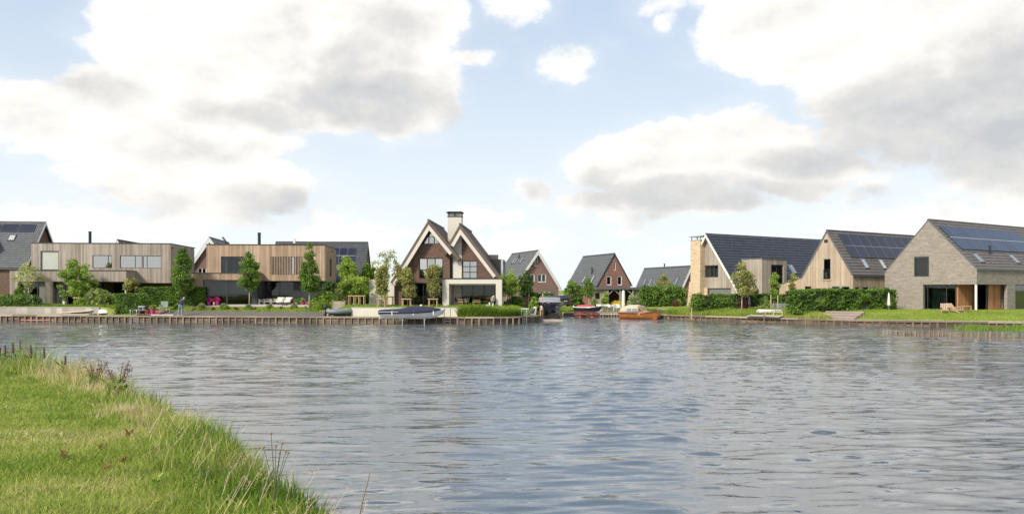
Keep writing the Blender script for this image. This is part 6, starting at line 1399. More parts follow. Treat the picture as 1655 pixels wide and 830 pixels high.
for px, y0, Y, l_ in ((1246, 475.5, 80.6, 'left pale stake on the grassy bank'), (1257, 477, 80.4, 'right pale stake on the grassy bank'), (1118, 497, 80.0, 'short post at the end of the mixed hedge')):
    o = gx(px, Y); t = thing('garden_stake', l_, 'stake', tuple(o)); h = at(px, y0, Y).z - o.z; b = MB(); b.tube([(0, 0, -.3), (0, 0, h)], .05, 8); b.build('stake', 'fresh_wood', t)
# rubber dinghy
def dinghy():
    Y = 76.3; x = at(549, 505, Y).x; t = thing('rubber_dinghy', 'dark rubber dinghy with outboard motor standing on the quay', 'dinghy', (x, Y, .62), 22)
    b = MB(); b.smooth = True; P = [(-1.3, -.62, .42), (-.2, -.66, .42), (.6, -.6, .46), (1.05, -.35, .52), (1.2, 0, .56), (1.05, .35, .52), (.6, .6, .46), (-.2, .66, .42), (-1.3, .62, .42)]; b.tube(P, [.17, .22, .22, .21, .21, .21, .22, .22, .17], 12); b.build('tube', 'rubber_grey', t)
    b = MB(); b.prism([(-1.1, .12), (.7, .10), (1.0, .4), (-1.1, .36)], -.5, .5, 1); b.build('floor', 'rubber', t); b = MB(); b.box(-1.16, -1.1, -.48, .48, .12, .72); b.build('transom', 'cream_plastic', t); b = MB(); b.box(-.35, -.1, -.6, .6, .52, .56); b.build('thwart', 'cream_plastic', t)
    b = MB(); b.smooth = True; b.loft([[(-1.32 + sx * q, sy * q * .8, z) for sx, sy in ((-.2, -.14), (.16, -.14), (.2, .0), (.16, .14), (-.2, .14))] for q, z in ((.7, .62), (1, .72), (1, .95), (.75, 1.04))]); m = b.build('outboard_motor', 'black_metal', t)
    b = MB(); b.box(-1.36, -1.26, -.04, .04, .0, .64); b.bar((-1.2, 0, .86), (-.75, .1, .95), .04); b.build('motor_leg', 'black_metal', m)
    b = MB(); b.smooth = True; b.tube([(-1.5, -.75, .24), (-1.42, -.8, .24)], .25, 14); b.build('wheel', 'rubber', t)
    for s in (-.7, .5): b = MB(); b.box(s, s + .12, -.55, .55, -.0, .14); b.build('chock', 'post_wood', t)
    o = at(533.5, 511, 75.6); t2 = thing('wooden_block', 'pale wooden block on the quay left of the dinghy', 'block', (o.x, o.y, .6), 0); b = MB(); b.box(-.3, .3, -.15, .15, 0, .14); b.build('block', 'fresh_wood', t2); b = MB(); b.box(-.25, .25, -.1, .1, .14, .18); b.build('lid', 'deck_wood', t2)
dinghy()
# hull builder: stations from stern to bow; x forward
def hull(par, L, W, D, m, name='hull', sheer=.25, bowr=.25, full=.75, z0=0.0, zrange=(0, 1), inset=0.0, transom=.7):
    b = MB(); b.smooth = True; Rn = []; N = 17
    for i in range(N):
        u = i / (N - 1); wd = W / 2 * (transom + (1 - transom) * min(1, u * 2.2)) * (1 - max(0, (u - .45) / .55) ** 2.4) ** .8 + .012
        zs = D + sheer * (max(0, u - .3) / .7) ** 2 + .06 * (1 - u) ** 2; zk = D * .0 + bowr * max(0, (u - .72) / .28) ** 2.2; fx = u * L + .10 * L * max(0, u - .6)
        ring = []
        for s in (-1, 1):
            ks = np.linspace(0, 1, 8) if s < 0 else np.linspace(1, 0, 8)
            for k in ks:
                kk = zrange[0] + (zrange[1] - zrange[0]) * (1 - k) ; zz = zk + (zs - zk) * kk; ww = wd * (kk ** (.42 + .5 * max(0, u - .5))) * (1 - inset)
                ring.append((fx * (1 if kk > .01 else .98) - .05 * L * (1 - kk) * u * u, s * ww, z0 + zz))
        Rn.append(ring)
    b.loft(Rn); return b.build(name, m, par)
def sloop():
    Y = 72.2; a = at(613, 512, Y); c = at(720, 512, Y); L = (c.x - a.x) / 1.04; t = thing('covered_boat', 'white sloop under a navy tarpaulin hoisted beside the quay', 'boat', (a.x, Y, .50), 1.5)
    hull(t, L, 1.95, .62, 'hull_white', sheer=.22, bowr=.34, transom=.62)
    b = MB(); b.smooth = True; Rn = []
    for i in range(15):
        u = i / 14 * .93; wd = 1.0 * (.66 + .34 * min(1, u * 2.2)) * (1 - max(0, (u - .45) / .55) ** 2.4) ** .8 + .03; zs = .62 + .22 * (max(0, u - .3) / .7) ** 2 + .06 * (1 - u) ** 2
        pk = float(np.interp(u, [0, .08, .35, .45, .62, .8, .93], [.12, .18, .28, .46, .50, .33, .10])); lo = float(np.interp(u, [0, .1, .8, .93], [-.26, -.2, -.14, -.02]))
        Rn.append([(u * L * (1 + .10 * max(0, u - .6)), wd * y, zs + z) for y, z in ((-1.04, lo), (-1.05, .03), (-.72, pk * .62), (-.3, pk * .93), (0, pk), (.3, pk * .93), (.72, pk * .62), (1.05, .03), (1.04, lo))])
    b.loft(Rn, closed=True); cv = b.build('tarpaulin', 'navy_canvas', t)
    for u in (.22, .55, .86): b = MB(); b.box(u * L - .04, u * L + .04, -1.04, -1.0, .35, .72); b.build('fender_strap', 'white_paint', t)
    b = MB(); b.smooth = True; b.lathe((L * .66, -.2, 1.10), [(.06, 0), (.13, .05), (.12, .14), (.04, .18)], 10); b.build('fender', 'parasol_cover', t)
    b = MB(); b.tube([(.1, -.86, .63), (L * .5, -1.0, .64), (L * .78, -.8, .72)], .03, 6); b.build('rubbing_strake', 'grey_paint', t)
    o = thing('boat_lift', 'pale post-and-beam boat lift under the covered sloop', 'boat lift', (a.x, Y, 0), 1.5)
    for u in (.38, .72): b = MB(); b.tube([(u * L, -.95, -.9), (u * L, -.95, .50)], .05, 8); b.build('post', 'steel', o); b = MB(); b.box(u * L - .06, u * L + .06, -1.0, 1.2, .38, .50); b.build('beam', 'steel', o)
sloop()
def motorboat():
    x = at(892, 500, 80.5).x; Y = 79.6; t = thing('motorboat', 'black motorboat with a dark canopy raised on a lift, bow towards us', 'boat', (x, Y + 4.3, .62), -94); t.scale = (1, 1.28, 1.04)
    hull(t, 4.9, 2.15, 1.02, 'hull_navy', sheer=.12, bowr=.5, transom=.85); 
    b = MB(); b.tube([(.1, -.95, 1.1), (2.6, -1.09, 1.12), (4.0, -.8, 1.2), (4.95, -.05, 1.22), (4.0, .8, 1.2), (2.6, 1.09, 1.12), (.1, .95, 1.1)], .05, 6); b.build('rubbing_strake', 'steel', t)
    b = MB(); b.smooth = True; b.loft([[(xx, y * 1.0, z) for y, z in ((-.98 * q, 1.08), (-.92 * q, 1.5), (-.72 * q, h_), (0, h_ + .06), (.72 * q, h_), (.92 * q, 1.5), (.98 * q, 1.08))] for xx, q, h_ in ((.2, .9, 1.55), (1.0, 1.0, 1.78), (2.6, 1.0, 1.80), (3.0, .98, 1.72))], closed=True); cn = b.build('canopy', 'rubber', t)
    b = MB(); b.hexa([(3.04, -.80, 1.66), (3.04, .80, 1.66), (3.45, .88, 1.16), (3.45, -.88, 1.16), (3.0, -.80, 1.66), (3.0, .80, 1.66), (3.4, .88, 1.16), (3.4, -.88, 1.16)]); b.build('windscreen', 'glass_mirror', t)
    for s in (-1, 1): b = MB(); b.box(1.0, 2.7, s * .965 - .01, s * .965 + .01, 1.22, 1.55); b.build('side_window', 'glass_mirror', t)
    b = MB(); b.smooth = True; b.tube([(3.4, -.8, 1.2), (3.4, -.8, 1.42), (4.5, -.35, 1.5), (4.85, 0, 1.5), (4.5, .35, 1.5), (3.4, .8, 1.42), (3.4, .8, 1.2)], .022, 6); b.build('bow_rail', 'steel', t)
    for s in (-1, 1): b = MB(); b.smooth = True; b.lathe((4.55, s * .62, .42), [(.05, 0), (.11, .08), (.11, .38), (.04, .46)], 8); b.build('fender', 'white_paint' if s < 0 else 'rubber', t)
    p = thing('boat_lift', 'floating platform and cradle carrying the black motorboat', 'boat lift', (x, Y, 0), -2)
    b = MB(); b.box(-1.35, 1.0, -.9, 4.6, .02, .20); b.build('platform', 'deck_wood', p)
    for s in (-.75, .75): b = MB(); b.box(s - .08, s + .08, .0, 4.4, .20, .52); b.build('cradle_beam', 'black_metal', p); 
    b = MB(); b.bar((-.75, .2, .3), (.0, .2, .85), .1); b.bar((.75, .2, .3), (.0, .2, .85), .1); b.build('cradle_brace', 'black_metal', p)
    for (dx, y0, y1) in ((874, 494, 517), (877.5, 473.5, 500)):
        u = at(dx, 500, Y - .8).x - x; b = MB(); b.box(u - .06, u + .06, -.9 if y0 > 480 else .2, -.78 if y0 > 480 else .32, -.8, at(dx, y0, Y).z); b.build('guide_post', 'fresh_wood', p)
motorboat()
def redboat():
    Y = 90.6; x0 = at(930, 505, Y + 1.2).x; t = thing('small_boat', 'small navy boat with a red cover hoisted at the dock end', 'boat', (x0, Y + 1.4, .30), -30); t.scale = (.95, .95, .88)
    hull(t, 3.2, 1.5, .46, 'red_hull', name='underbody', sheer=.1, bowr=.2, transom=.7, z0=-.22, zrange=(0, .55)); hull(t, 3.35, 1.72, .56, 'hull_navy', sheer=.2, bowr=.3, z0=.30, transom=.75)
    b = MB(); b.smooth = True; b.tube([(.0, -.62, .93), (1.7, -.88, .92), (2.7, -.55, 1.0), (3.45, 0, 1.08), (2.7, .55, 1.0), (1.7, .88, .92), (.0, .62, .93)], .06, 7); b.build('rubbing_strake', 'white_paint', t)
    b = MB(); b.smooth = True; b.loft([[(xx, y * q, .92 + z * h_) for y, z in ((-.8, 0), (-.6, .6), (-.2, 1), (.2, 1), (.6, .6), (.8, 0))] for xx, q, h_ in ((.15, .7, .1), (.5, .95, .30), (1.5, 1.0, .38), (2.1, .95, .34), (2.75, .5, .08))], closed=True); b.build('cover', 'red_canvas', t)
    b = MB(); b.tube([(-.02, 0, .5), (-.2, 0, .95), (-.25, 0, 1.15)], .07, 8); b.build('outboard_motor', 'hull_white', t); b = MB(); b.tube([(3.5, 0, 1.05), (3.75, -.02, 1.2)], .05, 6); b.build('bow_roller', 'post_wood', t)
    p = thing('boat_lift', 'low red-painted lift frame under the small navy boat', 'boat lift', (x0, Y + 1.4, 0), -30)
    for u in (.9, 2.4): b = MB(); b.box(u - .1, u + .1, -.7, .7, .0, .12); b.build('beam', 'red_hull', p); b = MB(); b.box(u - .05, u + .05, .7, .8, -.8, .5); b.build('post', 'post_wood', p)
redboat()
def orangeboat():
    Y = 85.2; a = at(1004, 512, Y + 2.0); t = thing('wooden_boat', 'varnished orange wooden boat with tan canopy moored at the quay', 'boat', (a.x, Y + 2.1, -.10), -33); t.scale = (.9, .95, .82); L = 4.75; W = 2.0; D = .82
    hull(t, L, W, D, 'varnish', sheer=.32, bowr=.18, transom=.8)
    for k in range(5):   # clinker strakes stand proud of the hull
        b = MB(); q = .42 + .13 * k; P = []
        for i in range(14):
            u = i / 13; wd = W / 2 * (.8 + .2 * min(1, u * 2.2)) * (1 - max(0, (u - .45) / .55) ** 2.4) ** .8 + .012; zs = D + .32 * (max(0, u - .3) / .7) ** 2 + .06 * (1 - u) ** 2; zk = .18 * max(0, (u - .72) / .28) ** 2.2; fx = u * L + .10 * L * max(0, u - .6)
            P.append((fx - .05 * L * (1 - q) * u * u, -wd * (q ** (.42 + .5 * max(0, u - .5))) - .008, zk + (zs - zk) * q))
        b.tube(P, .014, 5); b.build('strake', 'varnish', t)
    for s in (-1, 1):
        b = MB(); P = []
        for i in range(16):
            u = i / 15; wd = W / 2 * (.8 + .2 * min(1, u * 2.2)) * (1 - max(0, (u - .45) / .55) ** 2.4) ** .8 + .03; P.append((u * L + .10 * L * max(0, u - .6), s * wd, D + .32 * (max(0, u - .3) / .7) ** 2 + .06 * (1 - u) ** 2 + .02))
        b.tube(P, .065, 7); b.build('rubbing_strake', 'varnish_dark', t)
    b = MB(); b.box(2.55, 4.05, -.62, .62, .92, 1.12); b.build('foredeck', 'varnish', t); b = MB(); b.bar((4.9, 0, .3), (5.02, 0, 1.25), .09, .12); b.build('stem', 'varnish_dark', t)
    b = MB(); b.smooth = True; b.loft([[(xx, y * q, z) for y, z in ((-.92, .86), (-.9, 1.05 + .3 * h_), (-.72, 1.2 + .62 * h_), (0, 1.25 + .72 * h_), (.72, 1.2 + .62 * h_), (.9, 1.05 + .3 * h_), (.92, .86))] for xx, q, h_ in ((.15, .86, .15), (.4, .95, .62), (1.0, 1.0, .95), (2.2, .98, 1.0), (2.55, .92, .92))], closed=True); b.build('canopy', 'tan_canvas', t)
    fr_ = MB(); fr_.hexa([(2.58, -.84, 1.84), (2.58, .84, 1.84), (3.1, .78, 1.12), (3.1, -.78, 1.12), (2.54, -.84, 1.84), (2.54, .84, 1.84), (3.06, .78, 1.12), (3.06, -.78, 1.12)]); w = fr_.build('windscreen_frame', 'tan_canvas', t)
    for i in range(3):
        y0 = -.74 + i * .51; b = MB(); b.hexa([(2.68, y0, 1.74), (2.68, y0 + .45, 1.74), (3.04, y0 + .43, 1.24), (3.04, y0 + .0, 1.24), (2.66, y0, 1.72), (2.66, y0 + .45, 1.72), (3.0, y0 + .43, 1.22), (3.0, y0, 1.22)]); b.build('pane', 'glass_mirror', w)
    for (xa, xb_) in ((1.15, 1.75), (1.85, 2.4)): b = MB(); b.hexa([(xa, -.955, 1.08), (xb_, -.955, 1.08), (xb_, -.87, 1.5), (xa + .06, -.87, 1.5), (xa, -.93, 1.08), (xb_, -.93, 1.08), (xb_, -.84, 1.5), (xa + .06, -.84, 1.5)]); b.build('side_window', 'glass_mirror', t)
orangeboat()
for (px0, y0, px1, y1, l_) in ((1063, 503, 1072, 508, 'mooring rope from the orange boat bow to the bank'), (1006, 506, 1002, 506.5, 'short mooring rope at the stern of the orange boat')):
    a = at(px0, y0, 84.4 if px0 > 1050 else 87.2); c = at(px1, y1, 85.6 if px0 > 1050 else 89); t_ = thing('mooring_rope', l_, 'rope', tuple(a)); b = MB(); b.tube([(0, 0, 0), tuple((c - a) * .5 - Vector((0, 0, .12))), tuple(c - a)], .018, 5); b.build('rope', 'parasol_cover', t_)
# parked car seen from behind
def car():
    Y = 103.5; x = at(914, 490, Y).x; t = thing('parked_car', 'dark blue parked car seen from behind beside the big round bush', 'car', (x, Y, .88), 24)
    w = .92; prof = [(0, .35), (-.02, .75), (.03, 1.0), (.28, 1.05), (.62, 1.50), (2.4, 1.55), (3.25, 1.08), (4.3, .95), (4.5, .6), (4.45, .32)]
    b = MB(); lo = [(p[0], p[1]) for p in prof if p[1] <= 1.09]; Rn = []
    for sx in (-w, w): Rn.append([(sx, y_, z_) for y_, z_ in [(0.03, .32), (-.03, .55), (.0, 1.02), (3.25, 1.04), (4.35, .92), (4.5, .6), (4.42, .32)]])
    b.loft(Rn); b.build('body', 'car_paint', t)
    b = MB(); b.loft([[(sx, y_, z_) for y_, z_ in ((.18 + e, 1.02), (.55 + e * 2, 1.50), (2.4 - e, 1.56), (3.15 - e, 1.03))] for sx, e in ((-w + .08, 0), (-w + .22, .03), (w - .22, .03), (w - .08, 0))]); b.build('cabin', 'car_paint', t)
    b = MB(); b.hexa([(-.66, .20, 1.08), (.66, .20, 1.08), (.58, .50, 1.44), (-.58, .50, 1.44), (-.66, .24, 1.08), (.66, .24, 1.08), (.58, .54, 1.44), (-.58, .54, 1.44)]); b.build('rear_window', 'car_glass', t)
    for s in (-1, 1):
        b = MB(); b.prism([(.75, 1.1), (2.9, 1.1), (2.35, 1.48), (.8, 1.46)], s * (w - .12) - .015, s * (w - .12) + .015, 0); b.build('side_window', 'car_glass', t)
        b = MB(); b.box(s * .72 - .14, s * .72 + .14, -.05, -.0, .78, .98); b.build('tail_lamp', 'red_lamp', t)
        for y_ in (.85, 3.6):
            b = MB(); b.tube([(s * (w - .2), y_, .33), (s * (w + .01), y_, .33)], .33, 16); wh = b.build('wheel', 'rubber', t); b = MB(); b.tube([(s * (w + .0), y_, .33), (s * (w + .02), y_, .33)], .2, 12); b.build('rim', 'steel', wh)
    b = MB(); b.box(-.9, .9, -.08, .04, .38, .58); b.build('bumper', 'rubber', t); b = MB(); b.box(-.26, .26, -.06, -.03, .72, .83); b.build('number_plate', 'cream_plastic', t)
car()
# dock end: jetty, white loungers, parasols
def dock_end():
    o = at(965, 505, 93.3); t = thing('jetty', 'low wooden jetty with dark posts behind the orange boat', 'jetty', (o.x, 93.0, 0), 0); w = at(1006, 505, 93).x - o.x
    for i in range(10): b = MB(); b.box(i * w / 9 - .06, i * w / 9 + .06, -.1, .05, -.7, .55); b.build('post', 'post_wood', t)
    for k in range(4): b = MB(); b.box(-.1, w + .1, -.1 + k * .3, .17 + k * .3, .5, .58, rnd.random()); b.build('plank', 'deck_wood', t)
    b = MB(); b.box(-.1, w + .1, -.13, -.09, .22, .42); b.build('beam', 'deck_wood', t)
    for i, (px, l_) in enumerate(((969, 'leftmost white garden seat on the jetty by the small boat'), (976.5, 'second white garden seat on the jetty'), (984, 'third white garden seat, middle of the jetty'), (991.5, 'fourth white garden seat on the jetty'), (999, 'rightmost white garden seat, nearest the white parasol'))):
        chair('garden_chair', l_, px, 94.6 + .2 * (i % 2), .62, 'white_paint', 180 if i % 2 else 10, .55, .78, 'white_paint', group='white garden seats on the jetty')
    table('long white garden table on the jetty between the seats', 981, 94.2, .62, 1.6, .7, .62, 'white_paint')
    x = at(1007.5, 490, 95).x; t = thing('closed_parasol', 'tall closed white parasol standing behind the orange boat', 'parasol', (x, 95, .7)); b = MB(); b.tube([(0, 0, 0), (0, 0, 2.35)], .03, 8); b.build('pole', 'steel', t)
    b = MB(); b.smooth = True; b.lathe((0, 0, 0), [(.18, .25), (.21, .5), (.20, 1.6), (.17, 2.2), (.05, 2.35)], 12); b.build('cover', 'parasol_cover', t); b = MB(); b.box(-.3, .3, -.3, .3, 0, .08); b.build('base', 'concrete', t)
dock_end()
def parasol(label, px, y0, y1, Y, r, m='parasol_cover', z=None):
    o = gx(px, Y); t = thing('closed_parasol', label, 'parasol', tuple(o)); h = at(px, y0, Y).z - o.z; lo = at(px, y1, Y).z - o.z
    b = MB(); b.tube([(0, 0, -.05), (0, 0, h)], .025, 8); b.build('pole', 'steel', t); b = MB(); b.smooth = True; b.lathe((0, 0, 0), [(r, lo), (r * 1.1, lo + .15), (r * .8, (lo + h) / 2), (r * .35, h)], 10); b.build('cover', m, t); return t
parasol('closed white parasol at the left corner of the slim-brick house', 1436.5, 473, 494, 77.0, .14); parasol('closed grey parasol beside the leafy young tree trunk', 1211, 479, 492, 82.2, .14, 'grey_cover')
o_ = gx(1262, 81.8); t_ = thing('covered_table', 'garden table under a grey cover behind the stakes', 'table', tuple(o_), 5); b = MB(); b.prism([(-1.0, .15), (1.0, .15), (.9, .62), (-.85, .66)], -.45, .45, 1); b.build('cover', 'grey_cover', t_); b = MB(); [b.box(x - .03, x + .03, -.4, -.34, 0, .3) for x in (-.9, .9)]; b.build('leg', 'anthracite', t_)
table('low pale garden bench between hedge and young tree', 1220, 82.0, ground_z(24.8, 82.0), 1.3, .5, .38, 'clad_silver')
# landing with hand rail, right bank
def landing():
    o = at(1212, 512, 76.9); t = thing('landing_stage', 'small wooden landing stage with low rails in the right bank', 'landing stage', (o.x, float(shore(o.x)) - .25, 0), -50); w = 3.6
    for k in range(4): b = MB(); b.box(0, w, -.35 + k * .28, -.1 + k * .28, .56 + .04 * k, .63 + .04 * k, rnd.random()); b.build('plank', 'deck_wood', t)
    for x in (1.7, 2.6, 3.5): b = MB(); b.box(x - .04, x + .04, .3, .38, .3, 1.0); b.build('post', 'deck_wood', t)
    b = MB(); b.box(.9, 3.56, .30, .38, 1.0, 1.07); b.build('rail', 'deck_wood', t)
    b = MB(); b.box(2.0, 2.08, -.42, -.36, -.5, 1.0); b.build('mooring_post', 'post_wood', t)
landing()
def steps():
    x0, x1 = 27.55, 30.3; t = thing('timber_steps', 'wide weathered timber steps set into the grassy bank', 'steps', (29.2, 72.9, 0), -42)
    c = Vector((28.6, 72.2)); 
    for k in range(6):
        z = .56 + .10 * k; b = MB(); b.box(-2.05, 2.05, -.9 + k * .52, -.50 + k * .52, z - .30, z + .06, .1 + .8 * (k % 2)); b.build('step', 'deck_step', t)
mat('deck_step', (.30, .235, .20), .8, .15, (1, 6, 1), tone=.2)
steps()
# loungers at the slim-brick house
def lounger(label, px, Y, rz):
    o = gx(px, Y); t = thing('wooden_lounger', label, 'lounger', (o.x, o.y, o.z + .02), rz, 'wooden loungers on the lawn'); w = .62
    for k in range(5): x = -w / 2 + .04 + k * (w - .08) / 4; b = MB(); b.hexa([(x - .045, -.75, .18), (x + .045, -.75, .18), (x + .045, -.75, .21), (x - .045, -.75, .21), (x - .045, .15, .24), (x + .045, .15, .24), (x + .045, .15, .27), (x - .045, .15, .27)]); b.build('slat', 'teak', t)
    for k in range(5): x = -w / 2 + .04 + k * (w - .08) / 4; b = MB(); b.bar((x, .15, .24), (x, .62, .80), .10, .03); b.build('slat', 'teak', t)
    for s in (-1, 1): b = MB(); b.bar((s * w / 2, -.85, .0), (s * w / 2, .2, .26), .07); b.build('leg', 'teak', t); b = MB(); b.bar((s * w / 2, .5, .0), (s * w / 2, .05, .42), .07); b.build('leg', 'teak', t); b = MB(); b.box(s * w / 2 - .06, s * w / 2 + .06, -.4, .3, .44, .48); b.build('armrest', 'teak', t)
lounger('left wooden lounger on the lawn before the green curtain', 1527, 72.6, -25); lounger('right wooden lounger on the lawn, nearer the white column', 1543, 72.6, 20)
table('low wooden table beside the loungers', 1560.5, 73.0, 1.22, .85, .5, .42, 'teak')
# stakes standing in the water
def stakes():
    t = thing('stake_row', 'row of old wooden stakes standing in the water off the right bank', 'stakes', (25.5, 56, 0)); pts = []; px = 1420
    while px < 1700: pts.append(px); px += 7.5 if px < 1436 else (3.2 if px < 1464 else (7.5 if px < 1560 else 9.5)) * rnd.uniform(.7, 1.25)
    pm = MB(); pm.tube([(0, 0, -.8), (0, 0, -.2), (.01, 0, 1)], [.055, .055, .05], 7); me = pm.mesh('stake', 'post_wood')
    for i, p in enumerate(pts):
        Y = 56 - (p - 1420) / 235 * 4.6; x = (p - CX) / F * Y; h = rnd.uniform(.28, .44) if p < 1436 or p > 1500 else rnd.uniform(.18, .36)
        inst('stake', me, t, (x - 25.5, Y - 56 + rnd.uniform(-.1, .1), 0), (R(rnd.uniform(-6, 6)), R(rnd.uniform(-7, 7)), rnd.random() * 6), (rnd.uniform(.7, 1.3), rnd.uniform(.7, 1.3), h))
    for a in range(0, 12):
        p0 = 1464 + a * 18; Y = 56 - (p0 - 1420) / 235 * 4.6; Y2 = 56 - (p0 + 18 - 1420) / 235 * 4.6; b = MB(); b.bar(((p0 - CX) / F * Y - 25.5, Y - 55.9, .06), ((p0 + 18 - CX) / F * Y2 - 25.5, Y2 - 55.9, .05), .04, .14, rnd.random()); b.build('board', 'quay_board', t)
stakes()
# terrace of the villa
chair('terrace_chair', 'orange-brown wicker chair on the villa terrace by the fireplace', 746.5, 78.6, 1.53, 'wicker', 60, .6, .8, 'wicker'); chair('terrace_chair', 'dark chair with a pale cushion on the villa terrace', 752, 78.9, 1.53, 'grey_cover', -20, .55, .75, 'anthracite')
chair('terrace_chair', 'light wicker armchair in the middle of the villa terrace', 770, 78.5, 1.53, 'wicker', 185, .72, .62, 'anthracite'); table('long dark table at the right side of the villa terrace', 783, 78.9, 1.53, 1.2, .6, .45, 'dark_wood')
pot('tall white vase with pale flowers at the villa terrace edge', 796.5, 76.9, .2, .62, 'white_paint', 'flower_white', .5, z=1.4, lw=2.4, n=200); pot('second white vase with rusty leaves at the villa terrace edge', 791.5, 77.0, .2, .5, 'white_paint', 'leaf_rustplant', .4, z=1.4, lw=4.0, n=300)
b = MB(); t_ = thing('stone_egg', 'white egg-shaped garden ornament below the terrace vases', 'ornament', (at(787.5, 497, 76.4).x, 76.4, 1.2)); b.smooth = True; b.lathe((0, 0, 0), [(.08, 0), (.2, .12), (.22, .3), (.12, .48), (.02, .53)], 12); b.build('egg', 'plaster', t_); b = MB(); b.box(-.15, .15, -.15, .15, -.2, .0); b.build('base', 'plaster', t_)
def cushions():
    o = at(4, 486, 83.5); t = thing('garden_sofa', 'garden seat with blue and cream cushions at the far left edge', 'sofa', (o.x, 83.5, 1.45), 5); b = MB(); b.box(-1.1, .7, -.3, .4, .1, .35); b.build('base', 'anthracite', t)
    for i, (x, m) in enumerate(((-.7, 'blue_cloth'), (-.15, 'blue_cloth'), (.35, 'cream_plastic'))): b = MB(); b.hexa([(x - .26, .0, .35), (x + .26, .0, .35), (x + .2, .25, .82), (x - .2, .25, .82), (x - .26, .14, .35), (x + .26, .14, .35), (x + .2, .4, .82), (x - .2, .4, .82)]); b.build('cushion', m, t)
mat('blue_cloth', (.07, .17, .38), .9, .1); cushions()
o_ = at(262, 508, 77.4); t_ = thing('low_rail', 'low white rail lying along the quay edge beside the brick patio', 'rail', (o_.x, float(shore(o_.x)) + .35, .62), -6.5); b = MB(); b.tube([(-1.2, 0, .06), (1.05, 0, .06), (1.1, -.2, -.02)], .035, 7); b.build('rail', 'white_paint', t_); b = MB(); [b.box(x - .03, x + .03, -.03, .03, 0, .06) for x in (-.9, 0, .8)]; b.build('foot', 'white_paint', t_)
# ---------------------------------------------------------------- the person on the quay
def skinned(name, verts, edges, radii, m, par, sub=2):
    me = bpy.data.meshes.new(name); me.from_pydata(verts, edges, []); me.update(); o = bpy.data.objects.new(name, me); COL.objects.link(o); me.materials.append(MATS[m])
    md = o.modifiers.new('skin', 'SKIN'); sv = me.skin_vertices[0] if me.skin_vertices else None
    if sv is None:
        bpy.context.view_layer.objects.active = o; o.modifiers.remove(md); md = o.modifiers.new('skin', 'SKIN'); sv = me.skin_vertices[0]
    for i, r in enumerate(radii): sv.data[i].radius = (r, r) if not hasattr(r, '__len__') else r
    sv.data[0].use_root = True; md.use_smooth_shade = True; s = o.modifiers.new('sub', 'SUBSURF'); s.levels = s.render_levels = sub; o.parent = par; return o
def person():
    Y = 77.9; o = at(291.5, 509, Y); t = thing('person', 'person in dark jacket and jeans bending forward on the quay beside the columnar tree', 'person', (o.x, Y, .62), 0)
    pel = (.03, .0, 1.0); V = [pel, (.08, .03, 1.18), (.14, .08, 1.36), (.19, .14, 1.50), (.235, .20, 1.57), (.27, .25, 1.66),      # spine, neck, head
         (-.07, .0, .93), (-.15, .06, .52), (-.17, .0, .08), (-.15, -.14, .035),                                                        # left leg
         (.12, .0, .93), (.15, .08, .52), (.15, .0, .08), (.20, -.14, .035),                                                        # right leg
         (-.02, .06, 1.46), (-.20, .08, 1.34), (-.30, .16, 1.20), (-.33, .20, 1.13),                                                          # left arm, bent
         (.33, .12, 1.44), (.40, .24, 1.20), (.32, .42, 1.02), (.31, .47, .96), (.27, .24, 1.73)]
    Ed = [(0, 1), (1, 2), (2, 3), (3, 4), (4, 5), (5, 22), (0, 6), (6, 7), (7, 8), (8, 9), (0, 10), (10, 11), (11, 12), (12, 13), (2, 14), (14, 15), (15, 16), (16, 17), (2, 18), (18, 19), (19, 20), (20, 21)]
    Rd = [.13, .125, .14, .09, .055, .095, .095, .062, .042, .035, .095, .062, .042, .035, .07, .045, .034, .034, .07, .045, .034, .034, .075]
    fv, fe, fr_ = [], [], []
    for (w, d) in ((17, (-.1, .3, -.9)), (21, (0, .35, -.9))):
        for k in range(5):
            base = Vector(V[w]); off = Vector(((k - 2) * .017, 0, 0)); dd = Vector(d).normalized() if k else Vector((-.7, .3, -.6)).normalized(); L = (.05, .075, .085, .078, .06)[k]
            i = len(V); V.append(tuple(base + off * .8 + dd * .03)); V.append(tuple(base + off + dd * .065)); V.append(tuple(base + off + dd * (.06 + L * .8) + Vector((0, .02, 0)))); Ed += [(w, i), (i, i + 1), (i + 1, i + 2)]; Rd += [.012, .010, .008]
    skinned('body', V, Ed, Rd, 'skin', t, 2)
    q = lambda ids: [V[i] for i in ids]
    skinned('trousers', q([0, 6, 7, 8, 10, 11, 12, 1]), [(0, 1), (1, 2), (2, 3), (0, 4), (4, 5), (5, 6), (0, 7)], [.155, .115, .082, .070, .115, .082, .070, .135], 'jeans', t)
    skinned('jacket', [V[1], (.05, .01, 1.06), V[2], (.175, .12, 1.47), V[14], V[15], V[16], V[18], V[19], V[20]], [(0, 1), (0, 2), (2, 3), (2, 4), (4, 5), (5, 6), (2, 7), (7, 8), (8, 9)], [.155, .165, .175, .10, .10, .066, .050, .10, .066, .050], 'navy_cloth', t)
    b = MB(); b.smooth = True; b.lathe((.262, .235, 1.66), [(.02, .125), (.07, .11), (.098, .06), (.104, .0), (.095, -.05), (.05, -.075)][::-1], 12, sy=1.08); b.build('hair', 'grey_hair', t)
    for s in (-.165, .155): b = MB(); b.smooth = True; b.loft([[(s + x * q_, y, .0 + z) for x, z in ((-.045, 0), (.045, 0), (.045, .05 * h_), (0, .085 * h_), (-.045, .05 * h_))] for y, q_, h_ in ((.08, .8, 1.2), (0, 1, 1.3), (-.1, 1.05, .9), (-.19, .7, .6))]); b.build('shoe', 'white_paint', t)
    b = MB(); b.smooth = True; b.lathe((.275, .335, 1.64), [(.004, -.03), (.018, -.015), (.012, .02), (.003, .035)], 6); b.build('nose', 'skin', t)
person()
